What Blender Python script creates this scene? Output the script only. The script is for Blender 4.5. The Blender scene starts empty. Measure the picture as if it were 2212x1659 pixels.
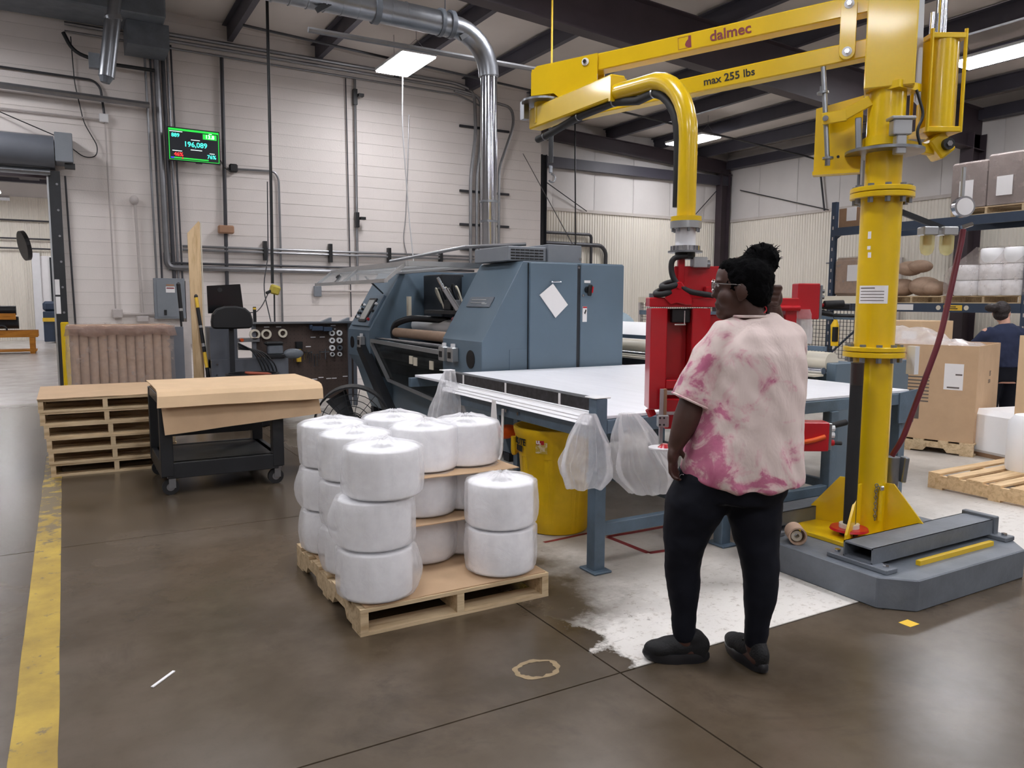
import bpy, bmesh, math, random
from mathutils import Vector, Matrix, Euler, noise as mnoise
random.seed(7)
SC = bpy.context.scene
COL = SC.collection
R = math.radians

# ------------------------------------------------------------------ camera
def setup_camera():
    p, ro, yw = R(6.08), R(-0.26), R(30.0)
    f = Vector((math.sin(yw)*math.cos(p), math.cos(yw)*math.cos(p), -math.sin(p)))
    rt = Vector((math.cos(yw), -math.sin(yw), 0))
    dn = f.cross(rt)
    rt2 = rt*math.cos(ro) + dn*math.sin(ro)
    dn2 = -rt*math.sin(ro) + dn*math.cos(ro)
    m = Matrix((rt2, -dn2, -f)).transposed().to_4x4()
    m.translation = (0, 0, 1.5)
    cd = bpy.data.cameras.new('camera')
    cd.sensor_fit = 'HORIZONTAL'; cd.sensor_width = 36.0; cd.lens = 36.0*1665/2212
    cd.clip_start = 0.05; cd.clip_end = 200
    co = bpy.data.objects.new('camera', cd); COL.objects.link(co)
    co.matrix_world = m
    SC.camera = co
setup_camera()
w = bpy.data.worlds.new('world'); SC.world = w; w.use_nodes = True
w.node_tree.nodes['Background'].inputs[0].default_value = (0.75, 0.8, 0.9, 1)
w.node_tree.nodes['Background'].inputs[1].default_value = 0.35
SC.view_settings.view_transform = 'Standard'
SC.view_settings.look = 'None'
SC.view_settings.gamma = 1.0
SC.view_settings.use_curve_mapping = False
SC.view_settings.exposure = 0.0
LAMP_STRENGTH = 47.0

# ------------------------------------------------------------------ materials
def s2l(c):
    c = c/255.0
    return c/12.92 if c <= 0.04045 else ((c+0.055)/1.055)**2.4
def C3(rgb): return (s2l(rgb[0]), s2l(rgb[1]), s2l(rgb[2]), 1.0)
class NT:
    def __init__(s, name):
        s.m = bpy.data.materials.new(name); s.m.use_nodes = True
        s.t = s.m.node_tree; s.t.nodes.clear()
        s.out = s.n('ShaderNodeOutputMaterial')
        s.b = s.n('ShaderNodeBsdfPrincipled')
        s.l(s.b.outputs[0], s.out.inputs[0])
        s.tc = s.n('ShaderNodeTexCoord')
    def n(s, k, **kw):
        x = s.t.nodes.new(k)
        for a, v in kw.items(): setattr(x, a, v)
        return x
    def l(s, a, b): s.t.links.new(a, b)
    def noise(s, scale, detail=4, rough=.55, coord='Object', stretch=None, dist=0):
        x = s.n('ShaderNodeTexNoise')
        x.inputs['Scale'].default_value = scale; x.inputs['Detail'].default_value = detail
        x.inputs['Roughness'].default_value = rough; x.inputs['Distortion'].default_value = dist
        if stretch:
            mp = s.n('ShaderNodeMapping'); mp.inputs['Scale'].default_value = stretch
            s.l(s.tc.outputs[coord], mp.inputs[0]); s.l(mp.outputs[0], x.inputs[0])
        else: s.l(s.tc.outputs[coord], x.inputs[0])
        return x.outputs[0]
    def ramp(s, src, stops):
        r = s.n('ShaderNodeValToRGB'); cr = r.color_ramp
        while len(cr.elements) < len(stops): cr.elements.new(0.5)
        for e, (p, c) in zip(cr.elements, stops):
            e.position = p; e.color = c if len(c) == 4 else (*c, 1)
        s.l(src, r.inputs[0]); return r.outputs[0]
    def mix(s, fac, a, b, mode='MIX'):
        x = s.n('ShaderNodeMix'); x.data_type = 'RGBA'; x.blend_type = mode
        for sock, v in ((x.inputs[0], fac), (x.inputs[6], a), (x.inputs[7], b)):
            if hasattr(v, 'links'): s.l(v, sock)
            else: sock.default_value = v
        return x.outputs[2]
    def math(s, op, a, b=0.0):
        x = s.n('ShaderNodeMath'); x.operation = op
        for sock, v in ((x.inputs[0], a), (x.inputs[1], b)):
            if hasattr(v, 'links'): s.l(v, sock)
            else: sock.default_value = v
        return x.outputs[0]
    def bump(s, h, strength, dist=.01):
        x = s.n('ShaderNodeBump'); x.inputs['Strength'].default_value = strength
        x.inputs['Distance'].default_value = dist
        s.l(h, x.inputs['Height']); s.l(x.outputs[0], s.b.inputs['Normal'])
    def set(s, **kw):
        for k, v in kw.items():
            i = s.b.inputs[k.replace('_', ' ')]
            if hasattr(v, 'links'): s.l(v, i)
            else: i.default_value = v
BW = ((0, 0, 0), (1, 1, 1))
def mat(name, rgb, rough=.5, metal=0.0, var=.10, vs=6.0, bump=0.0, bs=60.0, spec=.5, stretch=None, coat=0.0):
    t = NT(name)
    c = C3(rgb)
    a = tuple(max(0, x*(1-var)) for x in c[:3]); b = tuple(min(1, x*(1+var)) for x in c[:3])
    f = t.noise(vs, 5, .6, stretch=stretch)
    t.set(Base_Color=t.ramp(f, [(.3, a), (.7, b)]), Roughness=rough, Metallic=metal, Specular_IOR_Level=spec)
    if coat: t.set(Coat_Weight=coat, Coat_Roughness=.08)
    if bump: t.bump(t.noise(bs, 3, stretch=stretch), bump)
    return t.m
def emit(name, rgb, strength):
    t = NT(name); c = C3(rgb)
    t.set(Base_Color=c, Emission_Color=c, Emission_Strength=strength, Roughness=.4)
    return t.m
def film(name, rgb, opac, rough=.2, bump=.6, bs=25, opac2=None):
    """thin plastic film: part clear, part milky"""
    t = NT(name)
    tr = t.n('ShaderNodeBsdfTransparent'); mx = t.n('ShaderNodeMixShader')
    f = t.noise(9, 4)
    o2 = opac if opac2 is None else opac2
    fac = t.ramp(f, [(.35, (opac,)*3), (.65, (o2,)*3)])
    tl = t.n('ShaderNodeBsdfTranslucent'); tl.inputs[0].default_value = C3(rgb); m2 = t.n('ShaderNodeMixShader'); m2.inputs[0].default_value = .45
    t.l(t.b.outputs[0], m2.inputs[1]); t.l(tl.outputs[0], m2.inputs[2])
    t.l(fac, mx.inputs[0]); t.l(tr.outputs[0], mx.inputs[1]); t.l(m2.outputs[0], mx.inputs[2])
    t.l(mx.outputs[0], t.out.inputs[0])
    t.set(Base_Color=C3(rgb), Roughness=rough)
    if bump: t.bump(t.noise(bs, 4, .6, dist=1.2), bump, .02)
    return t.m
def wood(name, a, b, stretch=(1.2, 14, 14), rough=.7):
    t = NT(name)
    f = t.noise(2.2, 6, .65, stretch=stretch, dist=.6)
    g = t.noise(1.5, 2)
    col = t.ramp(f, [(.3, C3(a)), (.55, C3(b)), (.75, C3(tuple(min(255, x+10) for x in b)))])
    col = t.mix(t.math('MULTIPLY', g, .35), col, C3(a))
    t.set(Base_Color=col, Roughness=rough, Specular_IOR_Level=.25); t.bump(f, .25, .004)
    return t.m

MT = {}
def build_mats():
    m = MT
    m['block'] = mat('painted_block', (226, 218, 213), .62, var=.05, vs=.7, bump=.35, bs=70, spec=.3)
    m['mortar'] = mat('painted_mortar', (196, 188, 182), .8, var=.06)
    m['corr'] = mat('corrugated_liner', (232, 226, 214), .5, var=.05, vs=1.5, stretch=(1, 1, .15))
    m['insul'] = mat('insulation_vinyl', (214, 209, 206), .55, var=.06, vs=.8, bump=.5, bs=3)
    m['roof'] = mat('roof_vinyl', (205, 197, 191), .6, var=.06, vs=.6, bump=.6, bs=2.0)
    m['steel'] = mat('primer_steel', (62, 52, 58), .55, var=.15, vs=2)
    m['purlin'] = mat('purlin_steel', (66, 64, 74), .5, var=.12, vs=2)
    m['galv'] = mat('galvanised', (150, 153, 158), .32, .85, var=.12, vs=5)
    m['chrome'] = mat('bright_steel', (205, 207, 212), .16, 1.0, var=.06, vs=12)
    m['alu'] = mat('aluminium', (188, 190, 192), .35, .8, var=.05)
    m['conduit'] = mat('conduit', (140, 140, 143), .35, .75, var=.10)
    m['darkconduit'] = mat('dark_conduit', (70, 70, 74), .5, .4)
    m['paintpipe'] = mat('painted_conduit', (186, 178, 174), .5)
    m['yellow'] = mat('yellow_paint', (224, 186, 14), .28, var=.07, vs=3, coat=.35)
    m['yellowdull'] = mat('yellow_plastic', (236, 192, 16), .45, var=.14, vs=4, bump=.15, bs=30)
    m['red'] = mat('red_paint', (186, 14, 30), .3, var=.08, vs=4, coat=.3)
    m['blue'] = mat('machine_blue', (94, 112, 127), .42, var=.06, vs=1.6, coat=.1)
    m['tableblue'] = mat('table_blue', (88, 106, 122), .45, var=.18, vs=7, bump=.1)
    m['rackblue'] = mat('rack_blue', (50, 64, 84), .45, var=.1)
    m['dark'] = mat('dark_interior', (30, 34, 40), .5, var=.3)
    m['black'] = mat('black_plastic', (22, 23, 26), .42, var=.2)
    m['blackgloss'] = mat('black_gloss', (16, 17, 20), .18, var=.2)
    m['rubber'] = mat('rubber', (28, 28, 30), .7, var=.2)
    m['blacksteel'] = mat('black_steel', (34, 36, 40), .42, var=.2)
    m['grey'] = mat('grey_enclosure', (126, 131, 138), .45, var=.05)
    m['slate'] = mat('slate_enclosure', (98, 102, 110), .45, var=.06)
    m['greydark'] = mat('grey_skid', (104, 110, 118), .42, var=.2, vs=5, bump=.15, bs=40)
    m['white'] = mat('white_paint', (228, 228, 230), .45, var=.03)
    m['paper'] = mat('white_paper', (236, 234, 234), .7, var=.02)
    m['tabletop'] = mat('white_laminate', (234, 235, 240), .38, var=.04, vs=2, stretch=(8, 1, 1))
    m['cream'] = mat('cream_roller', (216, 208, 190), .4, var=.04)
    m['card'] = mat('cardboard', (196, 166, 134), .75, var=.06, vs=5, spec=.2)
    m['cardlight'] = mat('cardboard_light', (216, 186, 150), .75, var=.05, vs=5, spec=.2)
    m['carddark'] = mat('cardboard_dark', (158, 126, 100), .8, var=.08, spec=.2)
    m['core'] = mat('cardboard_core', (176, 150, 130), .75, var=.08, vs=20, spec=.2)
    m['wood'] = wood('pallet_wood', (176, 148, 112), (222, 200, 164))
    m['woodfresh'] = wood('fresh_pallet_wood', (198, 160, 116), (236, 206, 162))
    m['ply'] = wood('plywood', (196, 164, 122), (226, 198, 158), stretch=(9, 9, 1.0))
    m['woodorange'] = wood('orange_wood', (150, 92, 30), (206, 140, 56))
    m['skin'] = mat('dark_skin', (72, 46, 38), .5, var=.12, vs=14)
    m['skin2'] = mat('light_skin', (206, 158, 138), .5, var=.08)
    m['hair'] = mat('black_hair', (7, 7, 8), .9, var=.5, vs=60, bump=.5, bs=120, spec=.08)
    m['hair2'] = mat('brown_hair', (38, 30, 30), .6, var=.4, vs=60, bump=.6, bs=90)
    m['legging'] = mat('legging', (17, 19, 28), .75, var=.2, vs=10, spec=.2)
    m['shoe'] = mat('shoe_black', (15, 15, 18), .7, var=.2, bump=.3, bs=120)
    m['sole'] = mat('sole_black', (30, 30, 34), .3, var=.15)
    m['navy'] = mat('navy_cloth', (46, 52, 74), .85, var=.12, vs=9, bump=.3, bs=14, spec=.15)
    m['roll'] = mat('paper_roll', (250, 250, 252), .6, var=.01)
    m['bag'] = film('clear_bag', (253, 253, 255), .36, .12, .7, 7, .42)
    m['bagclear'] = film('shiny_bag', (252, 252, 255), .30, .12, .45, 10, .42)
    m['wrap'] = film('stretch_wrap', (216, 204, 198), .20, .12, 1.0, 10, .38)
    m['smoke'] = film('smoked_acrylic', (54, 56, 54), .55, .08, 0, 10, .62)
    m['glass'] = film('clear_acrylic', (210, 214, 216), .30, .08, 0, 10, .34)
    m['lamp'] = emit('lamp_diffuser', (250, 250, 255), LAMP_STRENGTH)
    m['brown'] = mat('brown_pegboard', (74, 60, 54), .7, var=.15)
    m['maroon'] = mat('maroon_hose', (104, 36, 48), .4)
    m['tan'] = mat('tan_box', (160, 122, 96), .7)
    m['label'] = mat('label_yellow', (232, 190, 60), .6)
    m['orange'] = mat('orange_paint', (226, 92, 32), .5)
    m['bowl'] = film('filter_bowl', (228, 220, 150), .45, .08, 0, 8, .5)
    m['logo'] = mat('logo_maroon', (128, 44, 54), .5)
    m['ink'] = mat('black_ink', (20, 20, 20), .6)
    m['inkgrey'] = mat('grey_ink', (96, 88, 84), .7)
    m['floorlight'] = mat('pale_concrete', (186, 178, 172), .5, var=.1, vs=1)
build_mats()
# sensible unit axis for wood boards along their own long X axis is baked in the meshes

def floor_mat():
    t = NT('concrete_floor')
    geo = t.n('ShaderNodeNewGeometry')
    sep = t.n('ShaderNodeSeparateXYZ'); t.l(geo.outputs['Position'], sep.inputs[0])
    X, Y = sep.outputs[0], sep.outputs[1]
    def nz(scale, detail=5, rough=.6, dist=0):
        x = t.n('ShaderNodeTexNoise'); x.inputs['Scale'].default_value = scale
        x.inputs['Detail'].default_value = detail; x.inputs['Roughness'].default_value = rough
        x.inputs['Distortion'].default_value = dist
        t.l(geo.outputs['Position'], x.inputs[0]); return x.outputs[0]
    def step(v, lo, hi):
        r = t.n('ShaderNodeMapRange'); r.inputs[1].default_value = lo; r.inputs[2].default_value = hi
        t.l(v, r.inputs[0]); return r.outputs[0]
    big, mid, fine = nz(.55), nz(2.6, 6), nz(22, 8, .75)
    brown = t.ramp(big, [(.34, C3((68, 58, 44))), (.5, C3((84, 73, 59))), (.66, C3((102, 92, 81)))])
    brown = t.mix(t.math('MULTIPLY', step(mid, .42, .70), .5), brown, C3((106, 94, 82)))
    brown = t.mix(t.math('MULTIPLY', step(nz(1.3, 7, .7, .8), .56, .70), .55), brown, C3((62, 54, 44)))
    brown = t.mix(t.math('MULTIPLY', step(fine, .5, .85), .25), brown, C3((66, 57, 48)))
    pale = t.ramp(mid, [(.3, C3((172, 166, 158))), (.7, C3((200, 194, 186)))])
    pale = t.mix(t.math('MULTIPLY', step(fine, .5, .8), .4), pale, C3((150, 142, 130)))
    paint = t.ramp(fine, [(.36, C3((188, 180, 170))), (.46, C3((226, 222, 216)))])
    # painted strip: a band of white paint next to the joint at Y = 2.37
    wob = t.math('MULTIPLY', t.math('SUBTRACT', nz(3.2, 8, .7), .5), .9)
    edgeX = t.math('ADD', X, wob)
    inY = step(Y, 2.375, 2.385)
    paintY = step(t.math('ADD', Y, t.math('MULTIPLY', wob, .5)), 3.3, 2.95)
    inX = step(edgeX, 1.98, 2.04)
    palemask = t.math('MULTIPLY', inY, inX)
    # brown stain tongue across the paint and pale slab
    stain = t.math('MULTIPLY', step(edgeX, 2.62, 2.2), step(t.math('ADD', Y, wob), 2.72, 3.0))
    stain2 = t.math('MULTIPLY', step(nz(4.0, 8, .8), .60, .66), t.math('MULTIPLY', step(X, 2.9, 2.4), step(Y, 2.4, 2.8)))
    stain = t.math('MAXIMUM', stain, stain2)
    pale = t.mix(paintY, pale, paint)
    slab = t.mix(stain, pale, brown)
    col = t.mix(palemask, brown, slab)
    # far lane by the roller door is bare pale concrete
    far = step(t.math('ADD', Y, wob), 12.6, 13.2)
    farcol = t.ramp(mid, [(.3, C3((176, 170, 166))), (.7, C3((206, 200, 196)))])
    lane = t.math('MULTIPLY', step(X, -.32, -.5), step(Y, 8.5, 10.5))
    far = t.math('MAXIMUM', far, t.math('MULTIPLY', lane, .15))
    col = t.mix(far, col, farcol)
    # scuffs
    sc = t.n('ShaderNodeTexNoise'); sc.inputs['Scale'].default_value = 1.0; sc.inputs['Detail'].default_value = 3
    mp = t.n('ShaderNodeMapping'); mp.inputs['Rotation'].default_value = (0, 0, .9); mp.inputs['Scale'].default_value = (7, 90, 1)
    t.l(geo.outputs['Position'], mp.inputs[0]); t.l(mp.outputs[0], sc.inputs[0])
    col = t.mix(t.math('MULTIPLY', t.math('MULTIPLY', step(sc.outputs[0], .66, .74), .55), palemask), col, C3((70, 62, 54)))
    rough = t.math('ADD', .26, t.math('MULTIPLY', palemask, .22))
    t.set(Base_Color=col, Roughness=rough, Specular_IOR_Level=.45)
    t.bump(fine, .06, .004)
    return t.m
MT['floor'] = floor_mat()
def line_mat():
    t = NT('worn_yellow_line')
    geo = t.n('ShaderNodeNewGeometry')
    def nz(scale, detail=6, rough=.65):
        x = t.n('ShaderNodeTexNoise'); x.inputs['Scale'].default_value = scale
        x.inputs['Detail'].default_value = detail; x.inputs['Roughness'].default_value = rough
        t.l(geo.outputs['Position'], x.inputs[0]); return x.outputs[0]
    sep = t.n('ShaderNodeSeparateXYZ'); t.l(geo.outputs['Position'], sep.inputs[0])
    y = t.ramp(nz(3), [(.3, C3((150, 122, 44))), (.7, C3((196, 166, 62)))])
    # worn away between Y = 5.6 and 7
    w1 = t.n('ShaderNodeMapRange'); w1.inputs[1].default_value = 5.0; w1.inputs[2].default_value = 6.2
    t.l(sep.outputs[1], w1.inputs[0])
    wear = t.math('ADD', nz(9), t.math('MULTIPLY', w1.outputs[0], .17))
    f = t.ramp(wear, [(.60, (0, 0, 0)), (.66, (1, 1, 1))])
    fb = t.ramp(nz(14, 8, .75), [(.62, (0, 0, 0)), (.68, (1, 1, 1))])
    col = t.mix(f, y, C3((120, 104, 76))); col = t.mix(fb, col, C3((96, 86, 80)))
    t.set(Base_Color=col, Roughness=.5)
    return t.m
MT['line'] = line_mat()
def shirt_mat():
    t = NT('tie_dye_cloth')
    a = t.noise(6.5, 5, .62, dist=.9); b = t.noise(14, 4, .6)
    v = t.math('ADD', t.math('MULTIPLY', a, .75), t.math('MULTIPLY', b, .25))
    sep = t.n('ShaderNodeSeparateXYZ'); t.l(t.tc.outputs['Object'], sep.inputs[0])
    # dye sits mostly on the left sleeve, the shoulders and near the hem
    lo = t.n('ShaderNodeMapRange'); lo.inputs[1].default_value = .98; lo.inputs[2].default_value = .80
    lo.inputs[3].default_value = 0; lo.inputs[4].default_value = .07
    t.l(sep.outputs[2], lo.inputs[0])
    le = t.n('ShaderNodeMapRange'); le.inputs[1].default_value = .08; le.inputs[2].default_value = -.10
    le.inputs[3].default_value = -.045; le.inputs[4].default_value = .035
    t.l(sep.outputs[0], le.inputs[0])
    v = t.math('ADD', v, t.math('ADD', lo.outputs[0], le.outputs[0]))
    col = t.ramp(v, [(.50, C3((226, 208, 202))), (.555, C3((222, 186, 188))), (.60, C3((198, 122, 148))), (.72, C3((188, 104, 136)))])
    t.set(Base_Color=col, Roughness=.85, Specular_IOR_Level=.15)
    t.bump(t.noise(9, 4, .55, dist=.5, stretch=(1, 1, .45)), .6, .02)
    return t.m
MT['shirt'] = shirt_mat()

# ------------------------------------------------------------------ mesh helpers
class MB:
    def __init__(s): s.bm = bmesh.new()
    def _v(s, p): return s.bm.verts.new(p)
    def face(s, pts):
        try: return s.bm.faces.new([s._v(p) for p in pts])
        except ValueError: return None
    def box(s, c, d, rot=None):
        hx, hy, hz = d[0]/2, d[1]/2, d[2]/2
        m = Matrix.Translation(c)
        if rot is not None: m = m @ (rot if isinstance(rot, Matrix) else Euler(rot).to_matrix()).to_4x4()
        v = [s._v(m @ Vector((x*hx, y*hy, z*hz))) for x in (-1, 1) for y in (-1, 1) for z in (-1, 1)]
        for f in ((0, 1, 3, 2), (4, 6, 7, 5), (0, 4, 5, 1), (2, 3, 7, 6), (0, 2, 6, 4), (1, 5, 7, 3)):
            s.bm.faces.new([v[i] for i in f])
        return s
    def bb(s, a, b):
        return s.box([(a[i]+b[i])/2 for i in range(3)], [abs(b[i]-a[i]) for i in range(3)])
    def bar(s, p0, p1, w, h, up=(0, 0, 1)):
        """box beam from p0 to p1, w across, h along up"""
        p0, p1 = Vector(p0), Vector(p1); x = (p1-p0); L = x.length; x.normalize()
        u = Vector(up); y = u.cross(x)
        if y.length < 1e-5: y = Vector((0, 1, 0)).cross(x)
        y.normalize(); z = x.cross(y)
        return s.box((p0+p1)/2, (L, w, h), Matrix((x, y, z)).transposed())
    def rings(s, rs, cap=True, close=True):
        vs = [[s._v(p) for p in r] for r in rs]; n = len(vs[0])
        for a, b in zip(vs, vs[1:]):
            for i in range(n if close else n-1):
                j = (i+1) % n
                s.bm.faces.new((a[i], a[j], b[j], b[i]))
        if cap:
            s.bm.faces.new(list(reversed(vs[0]))); s.bm.faces.new(vs[-1])
        return s
    def tube(s, pts, r, seg=10, cap=True):
        pts = [Vector(p) for p in pts]; n = len(pts)
        rr = r if isinstance(r, (list, tuple)) else [r]*n
        t0 = (pts[1]-pts[0]).normalized()
        a = Vector((0, 0, 1)) if abs(t0.z) < .9 else Vector((1, 0, 0))
        u = t0.cross(a).normalized(); out = []
        for i in range(n):
            if i == 0: t = pts[1]-pts[0]
            elif i == n-1: t = pts[-1]-pts[-2]
            else: t = (pts[i+1]-pts[i]).normalized()+(pts[i]-pts[i-1]).normalized()
            t.normalize()
            u = (u-t*u.dot(t)).normalized(); v = t.cross(u)
            k = rr[i]
            if not isinstance(k, (list, tuple)): k = (k, k)
            out.append([pts[i]+u*(math.cos(q)*k[0])+v*(math.sin(q)*k[1]) for q in (2*math.pi*j/seg for j in range(seg))])
        return s.rings(out, cap)
    def cyl(s, p0, p1, r, r2=None, seg=20):
        return s.tube([p0, p1], [r, r if r2 is None else r2], seg)
    def pipe(s, p0, p1, r, ri, seg=24):
        """hollow cylinder"""
        p0, p1 = Vector(p0), Vector(p1); t = (p1-p0).normalized()
        a = Vector((0, 0, 1)) if abs(t.z) < .9 else Vector((1, 0, 0))
        u = t.cross(a).normalized(); v = t.cross(u)
        rg = lambda c, q: [s._v(c+u*math.cos(x)*q+v*math.sin(x)*q) for x in (2*math.pi*j/seg for j in range(seg))]
        A, B, D, E = rg(p0, r), rg(p1, r), rg(p1, ri), rg(p0, ri)
        for P, Q in ((A, B), (B, D), (D, E), (E, A)):
            for i in range(seg):
                j = (i+1) % seg; s.bm.faces.new((P[i], P[j], Q[j], Q[i]))
        return s
    def prism(s, poly, axis, lo, hi):
        """poly = list of 2-D points in the plane normal to axis (0:x -> (y,z), 1:y -> (x,z), 2:z -> (x,y))"""
        def P(p, h):
            return {0: (h, p[0], p[1]), 1: (p[0], h, p[1]), 2: (p[0], p[1], h)}[axis]
        return s.rings([[P(p, lo) for p in poly], [P(p, hi) for p in poly]])
    def lathe(s, prof, c=(0, 0, 0), seg=28, fn=None):
        """prof = (r, z) list, open shell about z"""
        rs = []
        for k, (r, z) in enumerate(prof):
            ring = []
            for j in range(seg):
                a = 2*math.pi*j/seg
                p = Vector((c[0]+r*math.cos(a), c[1]+r*math.sin(a), c[2]+z))
                ring.append(fn(p, a, k) if fn else p)
            rs.append(ring)
        return s.rings(rs, cap=False)
    def ell(s, c, r, seg=20, ring=12, rot=None):
        m = Matrix.Translation(c)
        if rot is not None: m = m @ Euler(rot).to_matrix().to_4x4()
        m = m @ Matrix.Diagonal((r[0], r[1], r[2], 1))
        bmesh.ops.create_uvsphere(s.bm, u_segments=seg, v_segments=ring, radius=1, matrix=m)
        return s
    def sheet(s, grid, th=0.0):
        vs = [[s._v(p) for p in row] for row in grid]
        for a, b in zip(vs, vs[1:]):
            for i in range(len(a)-1): s.bm.faces.new((a[i], a[i+1], b[i+1], b[i]))
        return s
    def mesh(s, name, smooth=False, bevel=0.0, solid=0.0):
        bm = s.bm
        if solid:
            bmesh.ops.recalc_face_normals(bm, faces=bm.faces)
            bmesh.ops.solidify(bm, geom=bm.faces[:], thickness=solid)
        if bevel:
            bmesh.ops.recalc_face_normals(bm, faces=bm.faces); bm.normal_update()
            es = [e for e in bm.edges if len(e.link_faces) == 2 and e.calc_face_angle(0) > .6]
            bmesh.ops.bevel(bm, geom=es, offset=bevel, segments=1, affect='EDGES', clamp_overlap=True)
        bmesh.ops.recalc_face_normals(bm, faces=bm.faces)
        me = bpy.data.meshes.new(name); bm.to_mesh(me); bm.free()
        if smooth:
            for p in me.polygons: p.use_smooth = True
            try: me.set_sharp_from_angle(angle=R(40))
            except Exception: pass
        return me
    def build(s, name, m, parent=None, smooth=False, bevel=0.0, solid=0.0, world=False):
        return link(name, s.mesh(name, smooth, bevel, solid), m, parent, world)
def rootmat(p):
    return Matrix.LocRotScale(p.location, p.rotation_euler, None)
def link(name, me, m, parent=None, world=False):
    if m is not None and not me.materials: me.materials.append(MT[m] if isinstance(m, str) else m)
    o = bpy.data.objects.new(name, me); COL.objects.link(o)
    if parent is not None:
        o.parent = parent
        if world:
            q = parent; mm = rootmat(q)
            o.matrix_parent_inverse = mm.inverted()
    return o
def tag(o, label, cat, group=None, kind=None):
    if label: o['label'] = label
    if cat: o['category'] = cat
    if group: o['group'] = group
    if kind: o['kind'] = kind
    return o
def thing(name, label, cat, loc=(0, 0, 0), rz=0.0, group=None):
    o = bpy.data.objects.new(name, None); COL.objects.link(o)
    o.empty_display_size = .1
    o.location = loc; o.rotation_euler = (0, 0, rz)
    return tag(o, label, cat, group)
def struct(name, label=None):
    o = bpy.data.objects.new(name, None); COL.objects.link(o); o['kind'] = 'structure'
    o['label'] = label or name.replace('_', ' '); o['category'] = name.split('_')[0]
    return o
def dup(o, loc=None, rz=None, label=None, group=None, parent=None):
    c = o.copy(); COL.objects.link(c); c.parent = parent
    if loc is not None: c.location = loc
    if rz is not None: c.rotation_euler = (0, 0, rz)
    if label: c['label'] = label
    if group: c['group'] = group
    for ch in list(o.children): dup(ch, parent=c)
    return c
def arc(c, r, a0, a1, n, ax1, ax2):
    """points on an arc about c in the plane of ax1, ax2"""
    c, ax1, ax2 = Vector(c), Vector(ax1), Vector(ax2)
    return [c+ax1*(r*math.cos(a0+(a1-a0)*i/n))+ax2*(r*math.sin(a0+(a1-a0)*i/n)) for i in range(n+1)]
def bend(pts, r, n=5):
    """round the corners of a polyline"""
    pts = [Vector(p) for p in pts]; out = [pts[0]]
    for a, b, c in zip(pts, pts[1:], pts[2:]):
        u, v = (a-b), (c-b); k = min(r, u.length*.49, v.length*.49)
        p, q = b+u.normalized()*k, b+v.normalized()*k
        for i in range(n+1):
            t = i/n; out.append(p*(1-t)**2+b*2*t*(1-t)+q*t*t)
    out.append(pts[-1]); return out
def text(s, size, loc, xdir, zdir, m, parent=None, name='lettering', depth=.001, align='CENTER', world=True, shear=0, bold=0.0):
    cu = bpy.data.curves.new(name, 'FONT'); cu.body = s; cu.size = size; cu.extrude = depth
    cu.align_x = align; cu.align_y = 'CENTER'; cu.resolution_u = 3; cu.shear = shear; cu.offset = bold
    o = bpy.data.objects.new(name, cu); COL.objects.link(o)
    dg = bpy.context.evaluated_depsgraph_get(); me = bpy.data.meshes.new_from_object(o.evaluated_get(dg))
    bpy.data.objects.remove(o); bpy.data.curves.remove(cu)
    x = Vector(xdir).normalized(); z = Vector(zdir).normalized(); n = x.cross(z)
    mm = Matrix((x, z, n)).transposed().to_4x4(); mm.translation = loc
    me.transform(mm); me.materials.clear(); me.name = name
    return link(name, me, m, parent, world)
def fuse(mb, name, m, parent, voxel=.012, smooth=4, subd=0):
    me = mb.mesh('tmp'); o = bpy.data.objects.new('tmp', me); COL.objects.link(o)
    r = o.modifiers.new('r', 'REMESH'); r.mode = 'VOXEL'; r.voxel_size = voxel
    if smooth:
        k = o.modifiers.new('s', 'SMOOTH'); k.iterations = smooth; k.factor = .5
    dg = bpy.context.evaluated_depsgraph_get(); dg.update()
    out = bpy.data.meshes.new_from_object(o.evaluated_get(dg))
    bpy.data.objects.remove(o); bpy.data.meshes.remove(me)
    out.name = name; out.materials.clear()
    for p in out.polygons: p.use_smooth = True
    return link(name, out, m, parent)

# ================================================================== STRUCTURE
YW, YC, XR, XL, YB = 14.40, 15.80, 15.90, -9.0, -9.0     # block wall, corrugated wall, right wall, left, behind
XE = 9.0                                                 # end of the block wall
ZB = 3.68                                                # top of corrugated liner
def roofz(x): return 6.14-.05*(x-3)

def build_floor():
    f = struct('floor', 'brown sealed concrete floor with control joints')
    MB().bb((XL-1, YB-1, -.25), (XR+.3, 36, -.012)).build('sub_floor', 'mortar', f)
    xs = [XL-1, -3.9, 1.885, 7.7, XR+.3]
    ysl = [YB-1, -3.2, 2.372, 5.315, 10.4, 16.0, 22, 28, 36]
    ysr = [YB-1, -3.2, 2.372, 7.8, 13.2, 18]
    g = .004
    for i in range(4):
        ys = ysl if i < 2 else ysr
        for a, b in zip(ys, ys[1:]):
            MB().bb((xs[i]+g, a+g, -.1), (xs[i+1]-g, b-g, 0)).build('slab', 'floor', f)
    return f
build_floor()

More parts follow.
